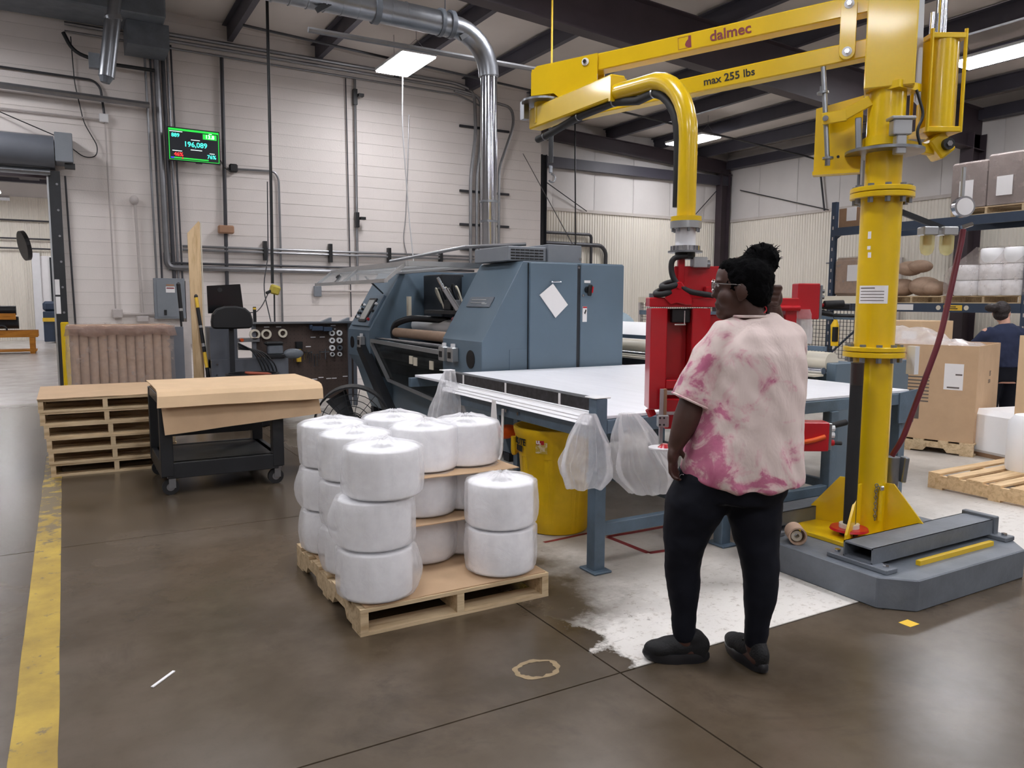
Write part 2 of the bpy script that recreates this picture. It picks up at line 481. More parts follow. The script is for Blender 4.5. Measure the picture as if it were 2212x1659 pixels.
def build_block_wall():
    w = struct('wall_back', 'white painted concrete block wall')
    m = MB()
    m.bb((0.0, YW+.007, 0), (XE, YW+.2, 6.45))
    m.bb((XL, YW+.007, 3.55), (0.0, YW+.2, 6.9))
    m.bb((XL, YW+.007, 0), (-3.7, YW+.2, 3.55))
    m.build('mortar_bed', 'mortar', w)
    BL, BH = .4064, .2032
    me = {}
    def bmesh_block(L):
        k = round(L, 3)
        if k not in me:
            b = MB(); b.box((0, 0, 0), (L-.0006, .05, BH-.006)); me[k] = b.mesh('block')
        return me[k]
    rest = MB(); n = 0; items = []
    for c in range(31):
        z = (c+.5)*BH; off = 0 if c % 2 else BL/2
        x = -9.0-off
        while x < XE:
            a, b = max(x, 0.0 if z < 3.55 else -9.0), min(x+BL, XE)
            if b-a > .03 and z < roofz(max(a, 0))+.15:
                items.append((a, b, z))
            x += BL
    def vis(it):
        a, b, z = it
        return 1.15 < z < 5.95 and a > -1.0 and a < 4.6 and not (a < 0 and z < 4.3)
    for a, b, z in sorted(items, key=lambda q: q[0]):
        if vis((a, b, z)) and n < 300:
            o = link('block', bmesh_block(b-a), 'block', w); o.location = ((a+b)/2, YW+.025, z); n += 1
        else:
            rest.box(((a+b)/2, YW+.025, z), (b-a-.0006, .05, BH-.006))
    r = rest.build('block_rest', 'block', w); r['kind'] = 'stuff'
    # end return of the thick wall
    MB().bb((XE, YW+.007, 0), (XE+.012, YC, 6.2)).build('return_face', 'block', w)
build_block_wall()

def corr_panels(parent, axis, const, lo, hi, z0, z1, inward):
    """vertical ribbed liner panels; axis 0: wall along X at Y=const, axis 1: along Y at X=const"""
    W = .915; rib = .0763; cache = {}
    n = int(math.ceil((hi-lo)/W))
    for i in range(n):
        a = lo+i*W; b = min(a+W, hi); L = b-a-.004
        k = round(L, 3)
        if k not in cache:
            pr = []; x = -L/2
            while x < L/2-1e-4:
                for dx, h in ((0, 0), (.2, 0), (.35, .018), (.75, .018), (.9, 0)):
                    q = x+dx*rib
                    if q <= L/2: pr.append((q, h))
                x += rib
            pr.append((L/2, 0))
            mb = MB()
            if axis == 0: mb.sheet([[(p, -h*inward*-1 if False else -h, z0) for p, h in pr], [(p, -h, z1) for p, h in pr]])
            else: mb.sheet([[(-h, p, z0) for p, h in pr], [(-h, p, z1) for p, h in pr]])
            cache[k] = mb.mesh('liner_panel')
        o = link('liner_panel', cache[k], 'corr', parent)
        o.location = ((a+b)/2, const, 0) if axis == 0 else (const, (a+b)/2, 0)
def insul_panels(parent, axis, const, lo, hi, z0, top):
    W = 1.22; n = int(math.ceil((hi-lo)/W))
    for i in range(n):
        a = lo+i*W; b = min(a+W, hi); g = []
        for iz in range(5):
            row = []
            for ix in range(7):
                u = ix/6; v = iz/4; q = a+.004+(b-a-.008)*u
                zt = top(q) if axis == 0 else top(const)
                z = z0+(zt-z0)*v
                puff = .03*math.sin(math.pi*u)**.7
                row.append((q, const-puff, z) if axis == 0 else (const-puff, q, z))
            g.append(row)
        MB().sheet(g).build('insulation_panel', 'insul', parent, smooth=True)
def build_shell():
    w = struct('wall_far', 'white ribbed metal liner wall behind the machine')
    MB().bb((XE, YC+.02, 0), (XR+.2, YC+.15, 6.2)).build('sheathing', 'insul', w)
    corr_panels(w, 0, YC, XE, XR, 0, ZB, 1)
    insul_panels(w, 0, YC, XE, XR, ZB+.06, lambda x: roofz(x)-.05)
    MB().bb((XE, YC-.05, ZB), (XR, YC, ZB+.07)).build('girt_trim', 'mortar', w)
    w2 = struct('wall_right', 'white ribbed metal liner wall behind the storage rack')
    MB().bb((XR+.02, YB, 0), (XR+.15, YC, 6.2)).build('sheathing', 'insul', w2)
    corr_panels(w2, 1, XR, 1.2, YC, 0, ZB, 1)
    insul_panels(w2, 1, XR, 1.2, YC, ZB+.06, lambda x: roofz(x)-.05)
    MB().bb((XR-.05, 1.2, ZB), (XR, YC, ZB+.07)).build('girt_trim', 'mortar', w2)
    MB().bb((XR-.03, YB, 0), (XR, 1.2, 5.5)).build('plain_sheet', 'insul', w2)
    w3 = struct('wall_left', 'pale painted wall left of the camera')
    MB().bb((XL-.15, YB, 0), (XL, YW+.2, 6.9)).build('wall_sheet', 'insul', w3)
    w4 = struct('wall_front', 'pale painted wall behind the camera')
    MB().bb((XL-.15, YB-.15, 0), (XR+.15, YB, 6.9)).build('wall_sheet', 'insul', w4)
build_shell()

def build_roof():
    c = struct('ceiling', 'white vinyl faced insulated metal roof')
    z = lambda x: roofz(x)
    MB().rings([[(XL-.2, YB-.2, z(XL)+.25), (XR+.2, YB-.2, z(XR)+.25), (XR+.2, 36, z(XR)+.25), (XL-.2, 36, z(XL)+.25)],
                [(XL-.2, YB-.2, z(XL)+.35), (XR+.2, YB-.2, z(XR)+.35), (XR+.2, 36, z(XR)+.35), (XL-.2, 36, z(XL)+.35)]]).build('roof_deck', 'roof', c)
    px = [-8.0+1.52*i for i in range(16)]
    edges = [XL-.2]+px+[XR+.1]
    for a, b in zip(edges, edges[1:]):       # blankets sag between the purlins
        ys = [YB-.2, -4.6, 0, 4.3, 8.7, 12.2, YC+.05]
        g = []
        for iy in range(13):
            y = YB-.2+(YC+.25-YB)*iy/12
            g.append([(a+(b-a)*u/6, y, z(a+(b-a)*u/6)+.06-.05*math.sin(math.pi*u/6)*(.7+.3*math.sin(y*2.1+a))) for u in range(7)])
        MB().sheet(g).build('roof_blanket', 'roof', c, smooth=True)
    for i, x in enumerate(px):               # Z purlins running front to back
        zt = z(x)+.03; y1 = YC if x > XE else YW
        mb = MB()
        mb.bb((x-.008, YB, zt-.25), (x+.008, y1, zt)); mb.bb((x-.008, YB, zt-.258), (x+.085, y1, zt-.248)); mb.bb((x-.085, YB, zt-.012), (x+.008, y1, zt))
        mb.bb((x+.079, YB, zt-.248), (x+.085, y1, zt-.22))
        mb.build('purlin', 'purlin', c)
    def rafter(y, xa, xb, d0, d1, w=.22):
        mb = MB()
        zt = lambda x: z(x)-.23
        P = lambda x, dz, yy: (x, yy, zt(x)-dz)
        dep = lambda x: d0+(d1-d0)*(x-xa)/(xb-xa)
        def slab(yy0, yy1, f0, f1):
            mb.rings([[P(xa, f0(xa), yy0), P(xb, f0(xb), yy0), P(xb, f1(xb), yy0), P(xa, f1(xa), yy0)],
                      [P(xa, f0(xa), yy1), P(xb, f0(xb), yy1), P(xb, f1(xb), yy1), P(xa, f1(xa), yy1)]])
        slab(y-.008, y+.008, lambda x: 0, dep)
        slab(y-w/2, y+w/2, lambda x: 0, lambda x: .016)
        slab(y-w/2, y+w/2, dep, lambda x: dep(x)+.018)
        return mb
    rafter(8.92, XL, XR-.1, .38, .78).build('rafter', 'steel', c)
    rafter(1.7, XL, XR-.1, .38, .78).build('rafter', 'steel', c)
    rafter(YC-.22, XE, XR-.1, .28, .32, .16).build('rafter', 'steel', c)
    for y in (-5.5,): rafter(y, XL, XR-.1, .38, .78).build('rafter', 'steel', c)
    MB().bb((XR-.26, YB, z(XR)-.42), (XR-.02, YC, z(XR)-.2)).build('eave_strut', 'purlin', c)
    MB().bb((XE+.1, YC-.2, 4.66), (XR, YC-.06, 4.9)).build('girt', 'purlin', c)
    # bottom flange braces
    for yy in (8.92,):
        for x in (7.2, 10.24, 13.28):
            MB().bar((x, yy+.02, z(x)-.75), (x, yy+.55, z(x)-.2), .05, .05).build('flange_brace', 'steel', c)
    return c
build_roof()

def column(name, label, x, y, w, d, h, m='steel'):
    o = struct(name, label); mb = MB()
    mb.bb((x-w/2, y-.008, 0), (x+w/2, y+.008, h)); 
    mb.bb((x-w/2-.008, y-d/2, 0), (x-w/2+.008, y+d/2, h)); mb.bb((x+w/2-.008, y-d/2, 0), (x+w/2+.008, y+d/2, h))
    mb.build('column_shaft', m, o)
    MB().box((x, y, .01), (w+.12, d+.1, .02)).build('base_plate', m, o)
column('trim_1', 'dark steel column in the far corner of the room', XR-.28, YC-.16, .3, .22, 5.0)
column('trim_2', 'dark steel column behind the storage rack', XR-.34, 8.92, .42, .26, 4.8)
column('trim_3', 'black steel post at the end of the block wall', XE+.10, YW+.06, .12, .12, 4.66, 'blacksteel')

def braces():
    # thin rod bracing on the upper liner
    def rod(name, a, b, label):
        o = MB().cyl(a, b, .012, seg=8).build(name, 'blacksteel'); tag(o, label, 'brace rod')
    rod('brace_rod', (XE+.35, YC-.12, 4.62), (XE+2.15, YC-.1, ZB+.03), 'thin black brace rod on the far wall near the black post')
    rod('brace_rod', (XR-.5, YC-.12, 4.5), (XR-1.35, YC-.1, ZB+.03), 'thin black brace rod left of the far corner column')
    rod('brace_rod', (XR-.1, YC-.6, 4.5), (XR-.08, YC-3.4, ZB+.03), 'thin black brace rod right of the far corner column')
braces()

# ---------------- wall_right door outline with a notice
def far_door():
    d = struct('door_2', 'white sliding panel door in the right wall')
    MB().bb((XR-.06, 10.55, 0), (XR-.02, 12.35, 2.42)).build('door_leaf', 'corr', d)
    MB().bb((XR-.1, 10.45, 0), (XR-.03, 10.53, 2.5)).build('door_jamb', 'mortar', d)
    MB().bb((XR-.085, 10.53, 2.44), (XR-.03, 12.4, 2.47)).build('door_head', 'conduit', d)
    o = MB().bb((XR-.075, 10.95, 1.78), (XR-.065, 11.25, 2.16)).build('wall_notice', 'paper'); tag(o, 'white paper notice on the pale sliding door', 'notice')
far_door()

# ---------------- roller door, next room
def roller_door():
    d = struct('door_1', 'grey rolling door hood and black track at the opening')
    prof = []
    for i in range(11):
        a = R(-90+i*18); prof.append((-.30-.20*math.cos(a)*1.0, 3.77+.235*math.sin(a)))
    prof = [(0, 3.535)]+prof+[(0, 4.005)]
    mb = MB(); mb.prism([(YW+p[0], p[1]) for p in prof], 0, -3.8, -.03); mb.build('hood', 'slate', d, smooth=True)
    MB().bb((-.02, YW-.50, 3.60), (.22, YW-.02, 4.04)).build('drive_cover', 'grey', d, bevel=.01)
    MB().bb((.1, YW-.4, 3.52), (.24, YW-.28, 3.6)).build('bracket', 'black', d)
    MB().cyl((-3.7, YW-.2, 3.47), (-.1, YW-.2, 3.47), .055).build('bottom_bar', 'galv', d, smooth=True)
    MB().bb((-.13, YW-.16, 0), (.03, YW-.01, 3.5)).build('track', 'blacksteel', d)
    MB().bb((-.155, YW-.14, 0), (-.13, YW+.2, 3.46)).build('track_lip', 'alu', d)
    for k in range(7): MB().cyl((-.02, YW-.165, .9+k*.4), (-.02, YW-.175, .9+k*.4), .018, seg=8).build('bolt', 'conduit', d)
    for z0, z1 in ((1.58, 1.82), (1.28, 1.55)):
        MB().bb((-.125, YW-.17, z0), (-.06, YW-.162, z1)).build('sticker', 'paper', d)
    return d
roller_door()
def next_room():
    w = struct('wall_next_room', 'white far wall of the next room')
    corr_panels(w, 0, 33.6, -8, 6, 0, 5.2, 1)
    MB().bb((-8, 33.62, 0), (6, 33.75, 6.6)).build('sheathing', 'insul', w)
    MB().bb((-8.05, 14.7, 0), (-8, 33.6, 6.6)).build('side_wall', 'insul', w)
    MB().bb((6, 14.7, 0), (6.05, 33.6, 6.6)).build('side_wall', 'insul', w)
    b = struct('trim_4', 'brown steel beams under the next room roof')
    MB().bb((-8, 21.6, 4.35), (6, 21.85, 4.72)).build('beam', 'steel', b)
    MB().bar((-.95, 18.0, 4.62), (-.62, 23.4, 4.55), .42, .08).build('beam', 'steel', b)
    MB().bb((-8, 27, 4.9), (6, 27.2, 5.2)).build('beam', 'purlin', b)
    d = struct('door_3', 'tall white doorway in the next room wall')
    MB().bb((-.72, 33.4, 0), (-.05, 33.55, 3.1)).build('door_leaf', 'paper', d)
    MB().bb((-.98, 33.3, 0), (-.72, 33.55, 3.2)).build('door_jamb', 'white', d)
    MB().bb((-.42, 33.34, 0), (-.34, 33.5, 3.05)).build('door_gap', 'dark', d)
next_room()

# ================================================================== LAMPS
def lamp(x, y, z, label, first=[None]):
    if first[0] is None:
        t = thing('ceiling_light', label, 'light', (x, y, z), 0, 'high bay panel lights')
        MB().box((0, 0, .045), (.60, 1.24, .05)).build('housing', 'white', t, bevel=.008)
        MB().box((0, 0, .009), (.56, 1.20, .022)).build('diffuser', 'lamp', t)
        MB().box((0, .1, .1), (.14, .34, .06)).build('driver_box', 'white', t)
        mb = MB()
        for sy in (-.48, .48):
            for sx in (-.24, .24): mb.cyl((sx, sy, .06), (0, sy, .28), .004, seg=6)
        mb.build('hanger_vee', 'conduit', t)
        mb = MB()
        for sy in (-.48, .48): mb.cyl((0, sy, .28), (0, sy, .62), .004, seg=6)
        mb.build('hanger_wire', 'conduit', t)
        first[0] = t
        return t
    return dup(first[0], (x, y, z), 0, label)
lamp(5.06, 12.35, 5.38, 'bright panel light hanging above the grey exhaust duct')
lamp(12.72, 13.75, 5.20, 'bright panel light partly behind the bent yellow tube')
lamp(12.62, 6.95, 5.28, 'bright panel light right of the yellow air cylinder')
for x, y in ((5.06, 6.6), (5.06, .8), (12.62, .8), (-1.9, 12.3), (-2.4, 5.6), (-2.4, -1.2), (5.06, -5.0), (12.62, -5.0), (-2.4, -6.5), (8.8, 3.6), (8.8, -2.2), (1.3, 8.0), (1.3, 3.2), (1.3, -2.2)):  # unseen lights: assumed grid, with rows added between for even fill light
    lamp(x, y, 5.40, 'unseen panel light, placed to light the hall', )
lamp(-1.95, 30.5, 5.0, 'bright panel light hanging in the next room')
lamp(-2.1, 19.0, 5.0, 'unseen panel light, added to brighten the next room')  # unseen lights from here on, added to brighten the next room
lamp(2.5, 21.5, 5.0, 'unseen panel light, added to brighten the next room')
lamp(-5.2, 27.5, 5.0, 'unseen panel light, added to brighten the next room')
lamp(2.4, 29.5, 5.0, 'unseen panel light, added to brighten the next room')
lamp(-5.2, 20.5, 5.0, 'unseen panel light, added to brighten the next room')

# ================================================================== SERVICES ON WALL AND ROOF
def run(name, label, pts, r, m='conduit', br=.12, cat='conduit', seg=8, group=None):
    o = MB().tube(bend(pts, br), r, seg).build(name, m, smooth=True); return tag(o, label, cat, group)
Yc = YW-.05
run('conduit_pipe', 'upper of the bright conduits along the top of the block wall', [(.2, YW-.14, 5.86), (6.95, YW-.14, 5.80), (7.33, YW-.14, 5.70), (7.36, YW-.14, 4.9), (7.26, YW-.1, 4.0), (7.26, YW-.1, 2.2)], .035, br=.2)
run('conduit_pipe', 'second bright conduit along the top of the block wall', [(.2, YW-.14, 5.76), (6.85, YW-.14, 5.70), (7.47, YW-.14, 5.62), (7.50, YW-.14, 4.9), (7.40, YW-.1, 4.0), (7.40, YW-.1, 2.2)], .03, br=.2)
run('conduit_pipe', 'thin lowest conduit along the top of the block wall', [(.2, YW-.08, 5.66), (7.0, YW-.08, 5.60), (7.6, YW-.08, 5.42)], .018)
run('conduit_pipe', 'conduit bending down right of the silver duct', [(6.9, YW-.12, 5.66), (8.22, YW-.12, 5.50), (8.26, YW-.12, 5.15), (7.92, YW-.1, 4.25), (7.92, YW-.1, 2.2)], .03, br=.18)
run('conduit_pipe', 'dark conduit in the corner behind the silver duct', [(7.52, YW-.07, 5.4), (7.52, YW-.07, 2.2)], .03, 'darkconduit')
for z in (5.0, 3.72, 3.05, 2.55):
    o = MB().bb((7.05, YW-.05, z), (8.2, YW-.01, z+.045)).build('strut_rail', 'darkconduit'); tag(o, {5.0: 'highest', 3.72: 'second', 3.05: 'third', 2.55: 'lowest'}[z]+' dark strut rail behind the silver duct', 'bracket', 'strut rails behind the duct')
# vertical runs
run('conduit_pipe', 'dark vertical pipe right of the wall screen', [(2.52, Yc-.02, 5.62), (2.48, Yc-.02, 1.55)], .032, 'darkconduit')
run('conduit_pipe', 'conduit elbowing from the pipe beside the screen', [(2.56, Yc, 3.78), (3.36, Yc, 3.80), (3.43, Yc, 3.68), (3.43, Yc, 1.1)], .02, br=.15)
run('conduit_pipe', 'thin dark vertical pipe left of the bright vertical conduit', [(4.70, Yc, 5.6), (4.73, Yc, 1.2)], .011, 'darkconduit')
run('conduit_pipe', 'bright vertical conduit with two black brackets', [(4.87, Yc-.02, 5.62), (4.86, Yc-.02, 1.9)], .025)
for z in (5.30, 3.05):
    o = MB().bb((4.83, YW-.12, z-.16), (4.90, YW-.03, z+.12)).bb((4.9, YW-.2, z-.02), (5.0, YW-.1, z+.03)).build('pipe_bracket', 'black'); tag(o, 'upper black bracket on the bright vertical conduit' if z > 4 else 'lower black bracket on the bright vertical conduit', 'bracket')
# horizontals above the machine
for k, (z, r, mt_) in enumerate(((2.36, .022, 'conduit'), (2.42, .022, 'conduit'), (2.13, .020, 'darkconduit'), (2.05, .045, 'conduit'))):
    run('conduit_pipe', ('third', 'topmost', 'thin dark', 'thick lowest')[k]+' horizontal conduit along the block wall above the work bench', [(1.78 if k < 2 else 1.55, Yc-.03, z), (7.35, Yc-.03, z)], r, mt_)
for x, z in ((3.15, 2.39), (4.34, 2.39), (5.5, 2.36), (6.6, 2.36)):
    o = MB().bb((x-.03, YW-.12, z-.17), (x+.03, YW-.02, z+.17)).build('strut_clamp', 'black'); tag(o, {3.15: 'leftmost', 4.34: 'second', 5.5: 'third', 6.6: 'rightmost'}[x]+' short black strut clamp on the horizontal conduits', 'bracket', 'strut clamps on the conduits')
# bundle beside the panel
for k, (x, r, z0, mt_) in enumerate(((1.36, .018, 1.86, 'conduit'), (1.44, .016, 1.86, 'darkconduit'), (1.53, .045, 2.1, 'conduit'), (1.63, .03, 1.86, 'darkconduit'), (1.70, .018, 1.86, 'conduit'), (1.76, .015, 1.86, 'darkconduit'))):
    run('riser_pipe', ('leftmost thin grey', 'second dark', 'thickest silver', 'fourth dark', 'fifth thin silver', 'rightmost thin dark')[k]+' riser pipe above the breaker panel', [(x-.04, Yc-.02, 5.7), (x, Yc-.02, z0)], r, mt_, cat='pipe')
run('elbow_pipe', 'thick grey elbow where the riser turns along the wall', [(1.53, Yc-.03, 2.3), (1.53, Yc-.03, 2.05), (1.9, Yc-.03, 2.05)], .055, 'conduit', .16, cat='pipe')
# left wall: pipes, boxes
run('water_pipe', 'thick grey pipe crossing above the roller door', [(-4, YW-.2, 4.76), (1.35, YW-.2, 4.66)], .05, 'conduit', cat='pipe')
run('conduit_pipe', 'thin conduit bending down to the small wall box', [(-4, Yc, 5.06), (.56, Yc, 4.98), (.66, Yc, 4.88), (.70, Yc, 4.42)], .018, 'darkconduit', .12)
run('conduit_pipe', 'pale thin conduit dropping from the small wall box', [(.70, Yc, 4.38), (.72, Yc, 1.33)], .012, 'paintpipe')
run('conduit_pipe', 'thin conduit above the door hood into the small wall box', [(-4, Yc, 4.42), (.62, Yc, 4.38)], .014, 'paintpipe')
run('conduit_pipe', 'dark thin conduit beside the black door track', [(.10, Yc, 3.45), (.13, Yc, 1.1)], .014, 'darkconduit')
run('conduit_pipe', 'pale painted conduit under the round wall knob', [(1.08, Yc, 3.1), (1.12, Yc, 1.25)], .022, 'paintpipe')
o = MB().ell((1.07, YW-.05, 3.14), (.07, .06, .08)).build('wall_fitting', 'paintpipe', smooth=True); tag(o, 'round painted fitting high on the block wall', 'fitting')
o = MB().bb((.62, YW-.1, 4.34), (.75, YW-.02, 4.47)).build('junction_box', 'white', bevel=.008); tag(o, 'small white junction box on the wall above the door hood', 'junction box')
o = MB().bb((.66, YW-.1, 1.2), (.82, YW-.02, 1.36)).build('junction_box', 'paintpipe', bevel=.02); tag(o, 'painted junction box low on the wall left of the breaker panel', 'junction box')
run('conduit_pipe', 'short painted conduit between the low junction box and the panel', [(.82, Yc, 1.27), (1.31, Yc, 1.27)], .025, 'paintpipe')
o = MB().bb((1.02, YW-.09, 1.13), (1.22, YW-.02, 1.24)).build('wall_outlet', 'paintpipe', bevel=.02); tag(o, 'painted outlet box beside the tube bundle', 'outlet')
o = MB().bb((4.02, YW-.08, 1.58), (4.16, YW-.02, 1.78)).build('wall_outlet', 'grey', bevel=.01); tag(o, 'grey switch box on the wall above the tool board', 'outlet')
run('conduit_pipe', 'short grey conduit right of the wall switch box', [(4.16, Yc, 1.69), (5.2, Yc, 1.69)], .02, 'paintpipe')
o = MB().bb((2.36, YW-.16, 2.66), (2.62, YW-.04, 2.8)).build('wood_spacer', 'tan', bevel=.02); tag(o, 'small brown wooden spacer behind the dark vertical pipe', 'spacer')
run('loose_cable', 'thin loose cable looping down left of the screen', [(.28, Yc, 5.6), (.30, Yc, 4.9), (.40, Yc, 4.3), (.58, Yc-.02, 3.95), (.55, Yc-.02, 3.78), (.38, Yc, 3.76), (.2, Yc, 3.9)], .008, 'black', .1, 'cable')
run('loose_cable', 'thin cable slanting to the door hood', [(-1.4, Yc, 4.6), (-.02, Yc-.2, 4.03)], .008, 'black', .1, 'cable')
run('black_hose', 'black hose curving under the roof corner', [(.18, YW-.2, 5.6), (.3, YW-.25, 5.32), (.7, YW-.3, 5.2), (1.45, YW-.2, 5.22)], .03, 'black', .3, 'hose')
run('hanging_cord', 'white cord hanging down from the panel light', [(5.0, 12.3, 5.34), (5.0, 12.35, 4.4), (5.12, 12.4, 3.0), (5.22, 12.4, 2.0)], .010, 'white', .3, 'cord')
run('hanging_cord', 'thin grey cord hanging in front of the block wall', [(5.95, Yc, 5.1), (5.92, Yc, 4.2), (5.86, Yc, 3.1), (5.8, Yc, 2.7), (5.9, Yc, 2.35)], .008, 'conduit', .3, 'cord')
run('hanging_cord', 'thin dark cord slanting down to the machine roof box', [(8.5, YW-.1, 4.6), (6.0, 8.6, 2.1), (4.15, 6.7, 1.97)], .007, 'black', .5, 'cord')

# far-left dark box for roof shade, header box and hanging vent
def old_vent():
    t = thing('vent_stack', 'dull grey vent stack hanging from the roof corner', 'vent', (.72, 12.6, 5.0))
    MB().cyl((.13, 0, .95), (.06, 0, .42), .085).build('upper_pipe', 'galv', t, smooth=True)
    MB().cyl((.06, 0, .45), (-.06, 0, -.38), .105).build('lower_pipe', 'galv', t, smooth=True)
    MB().cyl((.07, 0, .40), (.055, 0, .46), .115).build('collar', 'galv', t, smooth=True)
    MB().tube([(-.06, 0, -.36), (-.08, 0, -.46)], [.10, .06], 14).build('end_cap', 'greydark', t)
    MB().box((-.2, .02, -.18), (.14, .1, .2)).build('damper_box', 'greydark', t)
    t2 = MB().bb((-1.6, 13.3, 5.78), (1.55, 14.2, 6.12)).build('roof_shade_box', 'greydark', bevel=.02); tag(t2, 'dark grey box standing in for shade in the roof corner', 'duct')  # dark box stands in for the shadowed roof area
    o = MB().bb((1.02, 13.6, 5.42), (1.62, 14.3, 5.775)).build('roof_header', 'greydark'); tag(o, 'short grey sheet metal box above the riser pipes', 'duct')
old_vent()

# exhaust duct
def duct():
    t = thing('exhaust_duct', 'silver spiral exhaust duct rising from the machine and running left', 'duct', (4.19, 7.8, 2.0))
    MB().cyl((4.19, 7.8, 2.0), (4.19, 7.8, 4.02), .093, seg=28).build('vertical_pipe', 'chrome', t, smooth=True, world=True)
    el = arc((3.73, 7.8, 3.98), .46, 0, math.pi/2, 8, (1, 0, 0), (0, 0, 1))
    MB().tube(el, .112, 28).build('elbow', 'galv', t, smooth=True, world=True)
    MB().tube([(3.76, 7.8, 4.44), (3.3, 7.8, 4.45), (1.0, 7.8, 4.47), (-1.0, 7.8, 4.48)], .125, 28).build('horizontal_pipe', 'galv', t, smooth=True, world=True)
    for x in [3.2-.17*i for i in range(12)]: MB().tube([(x-.006, 7.8, 4.455), (x+.006, 7.8, 4.455)], .128, 28).build('seam_ring', 'galv', t, world=True)
    for x, w_ in ((3.72, .05), (3.60, .04), (2.88, .06)): MB().tube([(x-w_/2, 7.8, 4.45), (x+w_/2, 7.8, 4.45)], .142, 28).build('clamp_band', 'greydark', t, smooth=True, world=True)
    for z in (3.98, 2.62, 2.40, 2.10): MB().cyl((4.19, 7.8, z-.012), (4.19, 7.8, z+.012), .102, seg=28).build('joint_ring', 'galv', t, smooth=True, world=True)
    for i, p in enumerate(el[1::2]): pass
    mb = MB()
    for x in (2.88, 3.66, 1.6): mb.cyl((x, 7.8, 4.5), (x, 7.8, roofz(x)), .006, seg=6)
    mb.build('hanger_rod', 'darkconduit', t, world=True)
    for x, s in ((2.3, -.1), (3.85, -.12)):
        MB().bar((x-.05, 7.72, 4.30), (x+.12, 7.72, 4.42), .03, .05).build('hanger_clip', 'blacksteel', t, world=True)
duct()
# sprinkler and cable lines near the roof
run('roof_pipe', 'thin dark sprinkler pipe running below the roof to the right wall', [(2.6, 12.9, 5.75), (9.0, 12.9, 5.42), (XR-.3, 12.9, 5.0), (XR-.12, 12.7, 4.9), (XR-.1, 12.5, 3.7)], .022, 'darkconduit', .3, 'pipe')
run('roof_pipe', 'bright pipe running with the silver duct under the roof', [(2.3, 8.2, 4.27), (4.6, 8.2, 4.28), (7.6, 8.2, 4.3)], .03, 'conduit', .3, 'pipe')
run('wall_pipe', 'grey vertical pipe on the upper right wall', [(XR-.12, 11.6, 5.2), (XR-.12, 11.6, ZB+.02)], .03, 'conduit', .3, 'pipe')
def yhook():
    t = thing('hoist_line', 'yellow green lift line with a hook hanging left of the yellow arm', 'hoist', (5.4, 8.4, 2.9))
    MB().cyl((0, 0, .75), (0, 0, 2.9), .013, seg=8).build('line', 'yellowdull', t, smooth=True)
    MB().cyl((0, 0, .35), (0, 0, .78), .03, seg=12).build('grip_sleeve', 'black', t, smooth=True)
    MB().box((0, 0, .27), (.05, .03, .1)).build('swivel', 'galv', t, bevel=.01)
    MB().tube(arc((.02, 0, .16), .05, R(100), R(-150), 10, (1, 0, 0), (0, 0, 1)), .012, 8).build('hook', 'galv', t, smooth=True)
yhook()

# wall screen
def screen():
    t = thing('wall_screen', 'production screen with green border showing 196,089 on block wall', 'screen', (2.0, YW-.28, 4.07))
    tilt = Matrix.Rotation(R(6), 4, 'X')
    x0, x1, z0, z1 = -.40, .40, -.26, .26
    b = MB(); b.bb((x0-.012, .0, z0-.012), (x1+.012, .045, z1+.012)); b.build('case', 'black', t, bevel=.004)
    MB().bb((x0, -.003, z0), (x1, .001, z1)).build('display', emit('screen_black', (14, 16, 24), .6), t)
    gr = emit('screen_green', (30, 190, 60), 1.3); cy = emit('screen_cyan', (70, 220, 200), 1.5); wt = emit('screen_white', (220, 240, 235), 1.3); rd = emit('screen_red', (240, 50, 50), 1.4); bl = emit('screen_blue', (60, 60, 230), 1.2)
    mb = MB(); f = -.0045
    mb.bb((x0+.006, f, z1-.04), (x1-.006, f+.002, z1-.008)); mb.bb((x0+.006, f, z0+.008), (x0+.016, f+.002, z1-.03)); mb.bb((x1-.016, f, z0+.008), (x1-.006, f+.002, z1-.03)); mb.bb((x0+.006, f, z0+.006), (x1-.006, f+.002, z0+.014)); mb.bb((x0+.08, f, z0+.03), (x1-.18, f+.002, z0+.05)); mb.bb((.14, f, .12), (.36, f+.002, .205))
    mb.build('green_border', gr, t)
    MB().bb((x0+.03, f, z0+.03), (x0+.08, f+.002, z0+.05)).build('status_bar', bl, t)
    MB().bb((x0+.20, f-.001, z0+.03), (x0+.22, f+.001, z0+.05)).build('status_bar', rd, t)
    def tx(s, size, x, z, m): text(s, size, (x, -.007, z), (1, 0, 0), (0, 0, 1), m, t, 'lettering', world=False, bold=.002)
    tx('889', .085, -.29, .14, cy); tx('13.8', .085, .25, .162, wt); tx('196,089', .115, .02, .01, cy); tx('46%', .085, -.25, -.165, rd); tx('76%', .085, .27, -.165, cy)
    mb = MB()
    for x, z, w_ in ((-.28, .203, .20), (.02, .09, .14), (.03, -.072, .18), (-.27, -.107, .15), (.28, -.107, .08), (.26, .215, .05)): mb.bb((x-w_/2, f-.001, z-.005), (x+w_/2, f+.001, z+.005))
    mb.build('small_print', wt, t)
    MB().bb((-.05, .04, -.1), (.05, .26, .1)).build('mount_arm', 'black', t)
    MB().bb((.02, .01, -.285), (.12, .05, -.268)).build('stand_foot', 'black', t)
    t.rotation_euler = (0, 0, R(3))
screen()
run('loose_cable', 'short cable from the screen to the pipe', [(2.42, YW-.22, 3.88), (2.48, YW-.15, 3.78), (2.62, YW-.1, 3.72)], .008, 'black', .05, 'cable')
o = MB().bb((2.58, YW-.13, 3.72), (2.72, YW-.03, 3.86)).build('wall_camera', 'black', bevel=.02); tag(o, 'small black socket box on the pipe right of the screen', 'socket')

